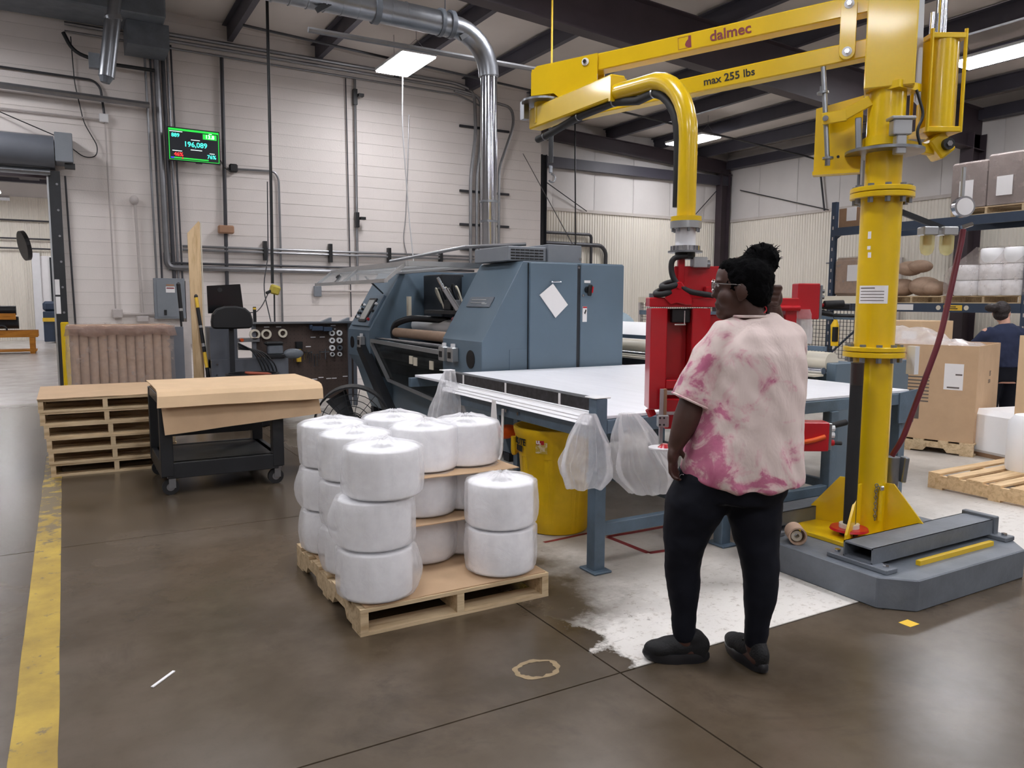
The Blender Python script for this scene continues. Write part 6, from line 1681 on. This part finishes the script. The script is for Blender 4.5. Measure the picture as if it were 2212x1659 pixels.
def gaylord():
    t = thing('pallet_box', 'tall brown corrugated bulk box full of clear film on a pallet', 'bulk box', (7.98, 4.94, .13), R(18))
    a, b, h = .53, .60, .96; c = .17
    poly = [(-a+c, -b), (a-c, -b), (a, -b+c), (a, b-c), (a-c, b), (-a+c, b), (-a, b-c), (-a, -b+c)]
    poly = [(-a, -b), (a-.03, -b), (a, -b+.03), (a, b), (-a, b)]
    mb = MB(); outer = [(x, y, 0) for x, y in poly]; topo = [(x, y, h) for x, y in poly]
    inner = [(x*.975, y*.978, h) for x, y in poly]; inb = [(x*.975, y*.978, .5) for x, y in poly]
    mb.rings([outer, topo, inner, inb]); mb.build('box_walls', 'card', t)
    MB().box((.2, b+.02, h+.03), (.4, .01, .14), (-.5, 0, 0)).build('flap', 'cardlight', t)
    # film heap
    g = []
    for i in range(17):
        row = []
        for j in range(17):
            x, y = -.5+1.0*i/16, -.57+1.14*j/16
            e = max(0, 1-(abs(x)/.52)**3)*max(0, 1-(abs(y)/.60)**3)
            row.append((x, y, h-.06+e*(.10+.13*mnoise.noise(Vector((x*3.2, y*3.2, 1)))+.08*mnoise.noise(Vector((x*9, y*9, 4)))+.16*math.exp(-((y-.25)**2+(x+.2)**2)*9))))
        g.append(row)
    MB().sheet(g).build('film_heap', 'bagclear', t, smooth=True)
    # faces: -X face looks to the camera's left, -Y face to its right
    f = -a-.002
    MB().bb((f, -b+.12, .52), (f+.001, -b+.29, .78)).build('shipping_label', 'paper', t); MB().bb((f-.001, -b+.15, .535), (f, -b+.26, .55)).build('label_bar', 'inkgrey', t); MB().bb((f-.001, -b+.13, .665), (f, -b+.19, .68)).build('label_bar', 'inkgrey', t)
    MB().bb((f, -.10, .20), (f+.001, .0, .50)).build('print_block', 'inkgrey', t)
    for k in range(8): MB().bb((f-.001, -.18, .38+.035*k), (f, .12, .392+.035*k)).build('print_line', 'inkgrey', t)
    MB().bb((f-.001, -.05, .78), (f, .25, .80)).build('print_line', 'inkgrey', t)
    for k in range(3): MB().bb((f-.001, .0, .10+.06*k), (f, .42, .125+.06*k)).build('print_line', 'inkgrey', t)
    MB().bb((f-.003, -.06, .86), (f, .10, .875)).build('hand_slot', 'carddark', t)
    text('ES', .085, (f-.001, .36, .74), (0, -1, 0), (0, 0, 1), 'ink', t, 'lettering', world=False, align='CENTER', bold=.003)
    text('D', .085, (f-.001, .40, .65), (0, -1, 0), (0, 0, 1), 'ink', t, 'lettering', world=False, bold=.003)
    MB().bb((f-.001, .02, .625), (f, .33, .665)).build('green_print', mat('green_ink', (164, 150, 92), .7), t)
    text('ES', .075, (.05, -b-.001, .66), (1, 0, 0), (0, 0, 1), 'inkgrey', t, 'lettering', world=False); text('STO', .055, (.03, -b-.001, .58), (1, 0, 0), (0, 0, 1), 'inkgrey', t, 'lettering', world=False)
    pallet('pallet', 'pallet under the tall brown bulk box', 1.10, 1.22, (7.98, 4.94, 0), R(18), 'wood', 6, True, 'wooden pallets', .13)
    o = MB().bb((9.4, 5.9, .0), (10.1, 6.5, 1.28)).build('carton', 'cardlight', bevel=.004); tag(o, 'brown carton with a white label behind the bulk box', 'carton')
    MB().bb((9.39, 5.95, .95), (9.4, 6.15, 1.15)).build('label', 'paper', o)
gaylord()
pallet('pallet', 'fresh wooden pallet lying flat on the floor at the right edge', 1.25, 1.05, (6.70, 3.15, 0), R(0), 'woodfresh', 7, False, 'wooden pallets', .13)
def right_edge():
    # roll ends of foam web and a leaning panel at the picture edge
    t = thing('foam_stack', 'stack of white foam web rolls at the right picture edge', 'foam rolls', (7.76, 4.02, 0), R(-12))
    for k, (x, z, r_) in enumerate(((.10, .68, .085), (.02, .55, .09))): MB().cyl((x, -.25, z), (x+.7, -.05, z), r_, seg=28).build('foam_roll', 'roll', t, smooth=True)
    g = []
    for i in range(9):
        u = i/8; z = .47-.42*u
        g.append([(-.08-.10*u+.04*math.sin(u*3), -.32-.05*u, z), (.20+.02*u, -.36-.03*u, z-.06*u), (.5, -.2, z-.02)])
    MB().sheet(g).build('foam_drape', 'roll', t, solid=.02, smooth=True)
    MB().bb((-.05, -.28, .02), (.75, .3, .47)).build('foam_block', 'roll', t, bevel=.05)
    MB().bb((-.02, -.22, 0), (.7, .25, .04)).build('foot_board', 'carddark', t)
    o = MB().bb((7.46, 3.44, .0), (7.50, 3.745, 1.22)).build('leaning_panel', 'cardlight'); tag(o, 'pale cardboard panel standing at the right picture edge', 'cardboard panel')
    t = thing('foam_roll_upright', 'upright white foam roll on the flat pallet at the edge', 'foam roll', (6.87, 3.30, .13))
    MB().lathe([(.001, 0), (.17, 0), (.18, .03), (.175, .40), (.13, .46), (.001, .47)], seg=32, fn=lambda p, a, k: Vector((p.x*(1+.05*math.sin(3*a)), p.y*(1+.04*math.cos(2*a)), p.z))).build('roll', 'roll', t, smooth=True)
right_edge()
t_ = thing('emergency_stop', 'red round stop button on a slim post right of the yellow column', 'stop button', (6.55, 4.35, 0))
MB().cyl((0, 0, 0), (0, 0, .80), .02, seg=12).build('post', 'tableblue', t_, smooth=True)
MB().cyl((0, 0, .80), (-.03, -.03, .80), .05, seg=20).build('button', 'red', t_, smooth=True)
MB().box((.0, 0, .80), (.05, .05, .09)).build('button_box', 'label', t_)
def extinguisher():
    t = thing('hook_tool', 'yellow and black tool hanging on the wire guard', 'tool', (9.12, 6.95, 1.0))
    MB().tube([(0, 0, -.08), (0, .01, .20), (0, .0, .28)], [.05, .055, .02], 14).build('body', 'yellowdull', t, smooth=True); MB().bb((-.06, -.05, -.02), (.0, .0, .18)).build('strap', 'black', t)
    MB().tube(arc((0, 0, .32), .04, R(-90), R(150), 8, (0, 1, 0), (0, 0, 1)), .006, 6).build('hook', 'black', t)
extinguisher()

# ================================================================== PEOPLE
def limb(mb, pts, rad, seg=18):
    mb.tube(pts, rad, seg)
    for p, r in ((pts[0], rad[0]), (pts[-1], rad[-1])):
        rr = r if not isinstance(r, tuple) else min(r)
        mb.ell(p, (rr, rr, rr), 14, 8)
    return mb
def folds(me, amp, fx, fz, seed=0.0):
    vs = me.vertices; nrm = [v.normal.copy() for v in vs]
    for v, n in zip(vs, nrm):
        p = v.co
        w_ = mnoise.noise(Vector((p.x*fx+seed, p.y*fx, p.z*fz)))+.5*mnoise.noise(Vector((p.x*fx*2.2, p.y*fx*2.2+seed, p.z*fz*2.4+p.x*4)))
        v.co = p+n*(amp*w_)
def shoe(t, heel, ang, name='shoe'):
    s = thing('tmp_shoe', None, None); COL.objects.unlink(s); bpy.data.objects.remove(s)
    M4 = Matrix.Translation((heel[0], heel[1], 0)) @ Matrix.Rotation(ang, 4, 'Z')
    mb = MB()
    mb.ell((.205, .004, .052), (.075, .046, .038), 20, 12); mb.ell((.14, 0, .062), (.10, .043, .046), 20, 12); mb.ell((.055, 0, .068), (.055, .038, .055), 20, 12)
    mb.ell((.075, 0, .105), (.052, .040, .035), 20, 10); mb.bb((.02, -.03, .02), (.24, .03, .06))
    bmesh.ops.transform(mb.bm, matrix=M4, verts=mb.bm.verts)
    up = fuse(mb, name+'_upper', 'shoe', t, .008, 5)
    mb = MB(); rs = []
    for z, k in ((0, .96), (.012, 1.0), (.03, .99), (.042, .93)):
        ring = []
        for j in range(28):
            a = 2*math.pi*j/28; x = .142+.142*math.cos(a)*k; wy = (.048 if math.cos(a) > 0 else .041)*k
            y = wy*(abs(math.sin(a))**.75)*(1 if math.sin(a) >= 0 else -1)
            lift = (.018*max(0, math.cos(a)-.55)/.45)+(.008*max(0, -math.cos(a)-.6)/.4)
            ring.append((x, y, z+(lift if z < .02 else lift*.5)))
        rs.append(ring)
    mb.rings(rs); bmesh.ops.transform(mb.bm, matrix=M4, verts=mb.bm.verts)
    mb.build(name+'_sole', 'sole', t, smooth=True)
    mb = MB(); mb.tube([(.10, -.02, .128), (.14, 0, .112), (.10, .02, .128)], .005, 6); mb.tube([(.125, -.03, .10), (.15, 0, .104), (.125, .03, .10)], .005, 6)
    bmesh.ops.transform(mb.bm, matrix=M4, verts=mb.bm.verts); mb.build(name+'_lace', 'black', t)

def woman():
    t = thing('person', 'person in pink tie dye shirt and black leggings standing with back turned', 'person', (2.31, 2.25, 0), R(-30))
    V = Vector
    C = V((.048, .02, 1.565)); f = V((-.93, .36, 0)).normalized(); l = V((-f.y, f.x, 0)); ang = math.atan2(f.y, f.x)
    H = lambda a, b, c: C+f*a+l*b+V((0, 0, c))
    mb = MB()
    E_ = lambda a, b, c, r: mb.ell(H(a, b, c), r, 22, 14, (0, 0, ang))
    E_(-.005, 0, .02, (.100, .078, .102)); E_(.03, 0, -.055, (.068, .060, .075)); E_(.07, 0, -.108, (.030, .032, .026)); E_(.055, 0, .03, (.05, .062, .07))
    E_(.098, 0, -.022, (.016, .013, .028)); E_(.108, 0, -.034, (.014, .017, .012)); E_(.088, 0, -.068, (.018, .026, .012)); E_(.087, 0, -.082, (.017, .024, .010))
    for s in (-1, 1):
        E_(.055, .042*s, -.045, (.035, .028, .04)); E_(-.008, .080*s, -.018, (.026, .011, .036)); E_(-.002, .076*s, -.048, (.012, .010, .012))
        E_(.085, .034*s, .022, (.018, .028, .012))
    limb(mb, [(.10, .015, 1.36), (.09, .02, 1.42), (.065, .02, 1.50)], [.075, .066, .062])
    # torso core and pelvis, hidden by clothes but one continuous figure
    mb.tube([(.05, 0, .74), (.06, 0, .9), (.08, 0, 1.05), (.10, 0, 1.25), (.10, 0, 1.36), (.10, .01, 1.40)], [(.15, .19), (.15, .19), (.14, .18), (.13, .18), (.10, .14), (.06, .08)], 24)
    # legs
    LL = [((-.075, 0, .77), .118), ((-.125, 0, .66), .114), ((-.152, .01, .55), .088), ((-.158, 0, .50), .077), ((-.162, .01, .41), .066), ((-.155, .01, .32), .062), ((-.15, .01, .2), .045), ((-.147, .01, .09), .042)]
    RL = [((.11, 0, .77), .112), ((.125, 0, .66), .108), ((.135, -.02, .53), .082), ((.147, -.04, .42), .068), ((.148, -.05, .33), .063), ((.138, -.055, .2), .043), ((.134, -.05, .09), .040)]
    for L_ in (LL, RL): limb(mb, [p for p, r in L_], [r for p, r in L_])
    for c, d in ((V((-.15, .01, .05)), V((-1, .05, 0))), (V((.134, -.05, .05)), V((-.28, .96, 0)))): limb(mb, [c-d*.03, c+d*.06, c+d*.12], [.036, .036, .028])
    # arms
    limb(mb, [(-.02, -.0, 1.36), (-.075, -.015, 1.27), (-.145, -.02, 1.10), (-.172, -.025, 1.03), (-.195, -.03, .97), (-.213, -.03, .925)], [.064, .060, .056, .054, .043, .032])
    limb(mb, [(.23, .02, 1.36), (.275, .14, 1.31), (.29, .27, 1.27)], [.060, .056, .048]); limb(mb, [(.29, .27, 1.27), (.25, .19, 1.38), (.222, .13, 1.455)], [.048, .044, .031])
    # left hand: palm and five separate bent fingers
    w1, w2 = V((.55, .83, 0)), V((.83, -.55, 0))        # across the palm, palm normal
    pc = V((-.222, -.03, .885))
    mb.ell(pc, (.020, .040, .048), 18, 12, (0, 0, math.atan2(w2.y, w2.x))); mb.ell(pc+V((.004, 0, .03)), (.022, .03, .03), 14, 8)
    for k, (o_, ln) in enumerate(((-.030, .85), (-.011, 1.0), (.010, 1.05), (.030, .92))):
        b0 = pc+w1*o_+V((0, 0, -.035))
        limb(mb, [b0, b0+V((0, 0, -.036*ln))+w2*.003, b0+V((0, 0, -.058*ln))+w2*.018, b0+V((0, 0, -.060*ln))+w2*.036], [.0098, .0092, .0084, .0072], 10)
    tb = pc-w1*.026+w2*.012+V((0, 0, .022)); tb2 = pc+w1*.034+w2*.012+V((0, 0, .018))
    limb(mb, [tb2, tb2+w1*.014+w2*.018+V((0, 0, -.028)), tb2+w1*.008+w2*.030+V((0, 0, -.055)), tb2+w1*.0+w2*.034+V((0, 0, -.072))], [.013, .0108, .0096, .008], 10)
    # right hand closed around the phone beside the head
    hc = V((.192, .06, 1.525)); mb.ell(hc, (.034, .026, .045), 16, 10, (0, R(-20), 0)); limb(mb, [(.222, .13, 1.455), (.20, .10, 1.49), hc], [.031, .030, .028])
    for k in range(4):
        b0 = hc+V((.022-.004*k, -.004+.002*k, .034-.022*k))
        limb(mb, [b0, b0+V((-.012, -.032, .006)), b0+V((-.038, -.040, .006)), b0+V((-.055, -.030, .002))], [.0105, .010, .009, .0075], 10)
    limb(mb, [hc+V((-.01, .02, .02)), hc+V((-.03, .01, .045)), hc+V((-.05, -.005, .055))], [.012, .010, .008], 10)
    fuse(mb, 'body', 'skin', t, .0058, 4)
    # eyes
    for s in (-1, 1):
        e = H(.086, .032*s, .008); o = MB().ell(e, (.012, .012, .010), 14, 8).build('eye', 'white', t, smooth=True)
        MB().ell(e+f*.008, (.006, .006, .006), 10, 6).build('iris', 'ink', o, smooth=True)
    # hair
    hb = MB()
    K = lambda a, b, c, r: hb.ell(H(a, b, c), r, 22, 14, (0, 0, ang))
    K(-.020, 0, .030, (.104, .090, .096)); K(-.062, 0, -.015, (.058, .078, .075)); K(.035, 0, .078, (.056, .066, .036)); K(-.03, .05, .0, (.05, .04, .05)); K(-.03, -.05, .0, (.05, .04, .05))
    hb.ell((.122, .03, 1.668), (.072, .066, .068), 20, 14); hb.ell((.120, .03, 1.60), (.04, .045, .05))
    rnd = random.Random(3)
    for k in range(46):
        d = V((rnd.uniform(-1, 1), rnd.uniform(-1, 1), rnd.uniform(-.4, 1))).normalized(); hb.ell(V((.122, .03, 1.668))+d*.063, (.012, .012, .012), 8, 6)
    for k in range(50):
        d = V((rnd.uniform(-1, .6), rnd.uniform(-1, 1), rnd.uniform(-.1, 1))).normalized(); q = V((d.x*.096, d.y*.084, d.z*.088)); hb.ell(H(-.020+q.x, q.y, .030+q.z), (.012, .012, .010), 8, 6)
    h = fuse(hb, 'hair', 'hair', t, .0075, 2); folds(h.data, .006, 60, 60, 2)
    # wispy curls at the bun
    mb = MB()
    for k in range(90):
        d = V((rnd.uniform(-1, 1), rnd.uniform(-1, 1), rnd.uniform(-.3, 1))).normalized(); p = V((.122, .03, 1.668))+d*.066
        q = p+d*rnd.uniform(.010, .024)+V((rnd.uniform(-.01, .01),)*3); mb.tube([p, p.lerp(q, .6)+V((0, 0, .003)), q], [.0022, .0016, .0006], 5)
    wi = mb.build('hair_wisps', 'hair', t); wi['kind'] = 'stuff'
    # glasses
    mb = MB()
    for s in (-1, 1): mb.tube(arc(H(.112, .033*s, .004), .024, 0, 2*math.pi*.999, 20, l, V((0, 0, 1))), .0022, 6)
    mb.tube([H(.113, -.009, .008), H(.118, 0, .011), H(.113, .009, .008)], .002, 6)
    for s in (-1, 1): mb.tube([H(.111, .056*s, .010), H(.09, .075*s, .012), H(.0, .086*s, .006), H(-.02, .084*s, -.012)], .0022, 6)
    mb.build('glasses', 'chrome', t, smooth=True)
    for s in (-1, 1): MB().cyl(H(.111, .033*s, .004), H(.1115, .033*s, .004), .023, seg=20).build('lens', 'glass', t)
    # leggings
    lg = MB()
    lg.tube([(.03, 0, .70), (.035, 0, .76), (.05, 0, .83), (.065, 0, .93)], [(.15, .195), (.172, .218), (.168, .212), (.15, .19)], 28)
    for L_ in (LL, RL):
        pts = [p for p, r in L_]; rd = [r+.008 for p, r in L_]; pts[-1] = (pts[-1][0], pts[-1][1], .115); limb(lg, pts, rd, 22)
    lo = fuse(lg, 'leggings', 'legging', t, .010, 8); folds(lo.data, .004, 12, 16, 5)
    # anklets of bare skin show between legging and shoe; socks line
    shoe(t, (-.037, .004), math.atan2(.05, -1), 'left_shoe'); shoe(t, (.158, -.125), math.atan2(.96, -.28), 'right_shoe')
    # shirt
    sh = MB()
    prof = [(.785, .070, .198, .256), (.84, .071, .198, .254), (.90, .076, .192, .244), (1.0, .085, .174, .226), (1.1, .092, .168, .217), (1.2, .10, .160, .212), (1.3, .105, .150, .204), (1.37, .108, .125, .176), (1.415, .102, .092, .125), (1.445, .096, .078, .09)]
    sh.tube([(x, .0, z) for z, x, a, b in prof], [(a, b) for z, x, a, b in prof], 40)
    sh.tube([(.05, 0, 1.38), (-.01, -.005, 1.36), (-.075, -.012, 1.27), (-.118, -.018, 1.18), (-.152, -.02, 1.105)], [.075, .086, .086, .083, .082], 24); sh.ell((0, 0, 1.355), (.085, .085, .08))
    sh.tube([(.16, 0, 1.38), (.235, .03, 1.355), (.275, .12, 1.315), (.292, .21, 1.285)], [.075, .083, .078, .074], 24); sh.ell((.235, .03, 1.35), (.083, .08, .08))
    so = fuse(sh, 'shirt', 'shirt', t, .0085, 6)
    vs = so.data.vertices; nr = [v.normal.copy() for v in vs]
    for v, n_ in zip(vs, nr):
        p = v.co; side = (p.x-.09)
        ed = math.sin((p.z*1.6+abs(side)*3.2)*22+side*8+3*mnoise.noise(p*5))
        w_ = .011*mnoise.noise(V((p.x*12+p.z*4, p.y*10, p.z*3.2+3)))+.006*mnoise.noise(V((p.x*17+p.z*9, p.y*14, p.z*10)))+.0022*ed*max(0, min(1, (abs(side)-.05)*8))
        if p.z < .81: w_ += .004*math.sin(math.atan2(p.y, p.x-.075)*9)
        v.co = p+n_*w_
        if p.z < .87 and p.y < .02:       # the hem dips at the back
            v.co.z -= .028*(.87-p.z)/.085*max(0, 1-abs(side)/.26)
    # collar and hems as ribs
    MB().tube([V((.096+.082*math.cos(a), .0+.071*math.sin(a), 1.447)) for a in (2*math.pi*i/28 for i in range(29))], .006, 6).build('collar_rib', 'shirt', t, smooth=True)
    u = V((-.034, -.002, -.075)).normalized(); a1 = V((0, 1, 0)); a1 = (a1-u*a1.dot(u)).normalized(); a2 = u.cross(a1)
    MB().tube([V((-.152, -.02, 1.105))+a1*(.083*math.cos(a))+a2*(.083*math.sin(a)) for a in (2*math.pi*i/28 for i in range(29))], .005, 6).build('sleeve_hem', 'shirt', t, smooth=True)
    # phone held to the far ear
    ph = thing('phone', 'black phone with a red ring held beside the head', 'phone', (2.31, 2.25, 0), R(-30))
    MB().box((.128, .02, 1.50), (.012, .07, .10), (0, R(-15), R(25))).build('case', 'blackgloss', ph, bevel=.004)
    MB().tube(arc((.122, -.02, 1.475), .014, 0, 2*math.pi*.999, 16, (1, 0, 0), (0, 0, 1)), .003, 6).build('ring', 'red', ph, smooth=True)
    ky = thing('key_ring', 'small white and metal key tag hanging from the left hand', 'keys', (2.31, 2.25, 0), R(-30))
    MB().tube(arc((-.186, -.045, .80), .010, 0, 2*math.pi*.999, 12, (1, 0, 0), (0, 0, 1)), .002, 6).build('ring', 'chrome', ky); MB().box((-.184, -.045, .772), (.012, .005, .03)).build('tag', 'paper', ky, bevel=.002)
woman()

def worker():
    t = thing('person', 'person in navy shirt with hair in a bun working behind the brown box', 'person', (9.15, 4.72, 0), R(-30))
    V = Vector; mb = MB(); ox = -.04
    C = V((ox-.02, .05, 1.405)); f = V((.62, .78, 0)); l = V((-f.y, f.x, 0)); ang = math.atan2(f.y, f.x); H = lambda a, b, c: C+f*a+l*b+V((0, 0, c))
    E_ = lambda a, b, c, r: mb.ell(H(a, b, c), r, 18, 12, (0, 0, ang))
    E_(0, 0, .02, (.098, .078, .10)); E_(.035, 0, -.05, (.062, .055, .07)); E_(.105, 0, -.02, (.016, .013, .024)); E_(.08, 0, -.09, (.028, .03, .024)); E_(.088, 0, -.062, (.016, .024, .012))
    for s in (-1, 1): E_(0, .08*s, -.01, (.024, .01, .032))
    limb(mb, [(ox, .0, 1.22), (ox, .02, 1.33)], [.06, .055])
    mb.tube([(ox, 0, .62), (ox, 0, .8), (ox, 0, 1.0), (ox, 0, 1.15), (ox, 0, 1.22)], [(.13, .18), (.13, .18), (.12, .17), (.11, .17), (.06, .09)], 20)
    for s in (-1, 1): limb(mb, [(ox+.1*s, 0, .68), (ox+.1*s, .02, .40), (ox+.1*s, 0, .08)], [.10, .075, .045]); limb(mb, [(ox+.1*s, 0, .04), (ox+.1*s, .15, .04)], [.04, .035])
    limb(mb, [(ox+.19, .02, 1.18), (ox+.34, .12, 1.06), (ox+.20, .36, 1.0)], [.055, .048, .03]); limb(mb, [(ox-.19, .02, 1.18), (ox-.26, .12, 1.0), (ox-.10, .34, .98)], [.055, .045, .03])
    for sx in (.20, -.10):
        hc = V((ox+sx, .40, .99)); mb.ell(hc, (.036, .05, .018), 14, 8)
        for k in range(4): limb(mb, [hc+V((-.026+.017*k, .035, 0)), hc+V((-.028+.018*k, .075, -.004)), hc+V((-.028+.018*k, .10, -.018))], [.009, .0085, .0075], 8)
        limb(mb, [hc+V((-.03 if sx > 0 else .03, 0, 0)), hc+V((-.052 if sx > 0 else .052, .035, -.006))], [.011, .009], 8)
    fuse(mb, 'body', 'skin2', t, .009, 4)
    hb = MB(); K = lambda a, b, c, r: hb.ell(H(a, b, c), r, 18, 12, (0, 0, ang))
    K(-.025, 0, .035, (.100, .090, .096)); K(-.05, 0, -.03, (.06, .075, .06)); K(.03, 0, .085, (.05, .06, .035)); hb.ell((ox-.16, .0, 1.46), (.075, .06, .05)); hb.ell((ox-.11, .02, 1.45), (.06, .06, .05))
    h = fuse(hb, 'hair', 'hair2', t, .010, 3); folds(h.data, .006, 40, 40, 4)
    sh = MB(); sh.tube([(ox, 0, .80), (ox, 0, .95), (ox, 0, 1.1), (ox, 0, 1.18), (ox, 0, 1.24), (ox, .01, 1.275)], [(.16, .215), (.155, .21), (.15, .215), (.135, .21), (.10, .14), (.07, .075)], 30)
    sh.tube([(ox+.12, 0, 1.18), (ox+.22, .04, 1.15), (ox+.33, .11, 1.07)], [.085, .078, .07], 18); sh.tube([(ox-.12, 0, 1.18), (ox-.20, .03, 1.14), (ox-.255, .10, 1.03)], [.085, .078, .07], 18)
    s_ = fuse(sh, 'shirt', 'navy', t, .012, 5); folds(s_.data, .008, 9, 8, 3)
    lg = MB(); lg.tube([(ox, 0, .64), (ox, 0, .84)], [(.15, .2), (.15, .2)], 24)
    for s in (-1, 1): limb(lg, [(ox+.1*s, 0, .68), (ox+.1*s, .02, .40), (ox+.1*s, 0, .09)], [.112, .088, .06])
    fuse(lg, 'trousers', 'legging', t, .014, 5)
    mb = MB(); mb.tube([H(.10, -.05, .01), H(.09, -.078, .012), H(0, -.088, .005)], .003, 6); mb.tube(arc(H(.108, -.033, .0), .022, 0, 6.27, 14, l, V((0, 0, 1))), .0025, 5); mb.build('glasses', 'chrome', t)
    # bench the person works at
    b = thing('packing_bench', 'carton topped packing bench at the right picture edge', 'bench', (9.9, 4.4, 0), R(-30))
    MB().bb((-.15, -.2, .92), (.7, .5, .95)).build('bench_top', 'cardlight', b)
    for x in (-.1, .65):
        for y in (-.15, .45): MB().bb((x-.03, y-.03, 0), (x+.03, y+.03, .92)).build('leg', 'carddark', b)
worker()

# ================================================================== SUB-PARTS
def nest(root_prefix, pairs):
    """hang small pieces on the part they are fixed to (nearest part of that name)"""
    bpy.context.view_layer.update()
    def ctr(o):
        bb = [o.matrix_world @ Vector(c) for c in o.bound_box]
        return sum(bb, Vector())/8
    for root in [o for o in bpy.data.objects if o.parent is None and o.name.split('.')[0] == root_prefix]:
        ch = list(root.children)
        for child, host in pairs:
            hosts = [c for c in ch if c.name.split('.')[0] == host]
            if not hosts: continue
            for c in [c for c in ch if c.name.split('.')[0] == child]:
                k = ctr(c); h = min(hosts, key=lambda q: (ctr(q)-k).length)
                mw = c.matrix_world.copy()
                c.parent = h; c.matrix_parent_inverse = h.matrix_world.inverted(); c.matrix_basis = mw
nest('winding_machine', [('door_handle', 'cabinet_door'), ('switch_label', 'cabinet_door'), ('switch_base', 'cabinet_door'), ('switch_lever', 'cabinet_door'), ('lever_stripe', 'cabinet_door'), ('key_lock', 'cabinet_door'), ('warning_label', 'cabinet_door'), ('warning_band', 'cabinet_door'), ('warning_pictogram', 'cabinet_door'), ('notice_sheet', 'cabinet_door'), ('badge_stripe', 'maker_badge'), ('interlock_window', 'interlock_box'), ('interlock_tab', 'interlock_box'), ('touch_screen', 'screen_bezel'), ('push_button', 'control_panel'), ('core_chuck', 'cardboard_core'), ('lever_knob', 'yellow_lever'), ('piston_rod', 'air_cylinder'), ('flap_handle', 'flap_frame'), ('flap_pane', 'flap_frame'), ('cover_pane', 'cover_frame'), ('guard_sticker', 'guard_pane'), ('louver_slot', 'blower_box'), ('box_latch', 'roof_box')])
nest('lift_manipulator', [('flange_bolt', 'flange'), ('notice_text', 'notice_label'), ('brand_lettering', 'upper_arm'), ('brand_emblem', 'upper_arm'), ('load_lettering', 'lower_arm'), ('plate_hole', 'stop_plate'), ('rod_washer', 'threaded_rod'), ('rod_nut', 'threaded_rod'), ('hose_tie', 'arm_hose'), ('tie_rod', 'air_cylinder'), ('cylinder_cap', 'air_cylinder'), ('clevis_nut', 'cylinder_clevis'), ('gauge_face', 'pressure_gauge'), ('filter_bowl', 'filter_head'), ('filter_element', 'filter_head'), ('brake_pad', 'brake_disc'), ('chain_link', 'lock_pin'), ('pin_hook', 'lock_pin')])
nest('red_gripper', [('ring_tooth', 'toothed_ring'), ('hinge_pin', 'hinge_cheek'), ('screw', 'slide_block'), ('air_fitting', 'valve_plate'), ('arm_label', 'lower_arm'), ('suction_cone', 'suction_plate')])
nest('breaker_panel', [('latch', 'door'), ('warning_label', 'door'), ('label_band', 'door'), ('label_text', 'door')])
nest('skid_base', [('bolt', 'pocket_bracket'), ('end_band', 'fork_pocket')])
nest('work_table', [('foot_plate', 'leg'), ('bar_mark', 'edge_bar'), ('leg_collar', 'leg'), ('leg_slot', 'leg')])
nest('pallet_rack', [('punch_slot', 'upright'), ('sign_dot', 'beam'), ('sign_plate', 'beam'), ('sign_lettering', 'beam'), ('tag_plate', 'beam')])
nest('pallet_box', [('label_bar', 'shipping_label')])
nest('platform_cart', [('caster_fork', 'caster_wheel')])
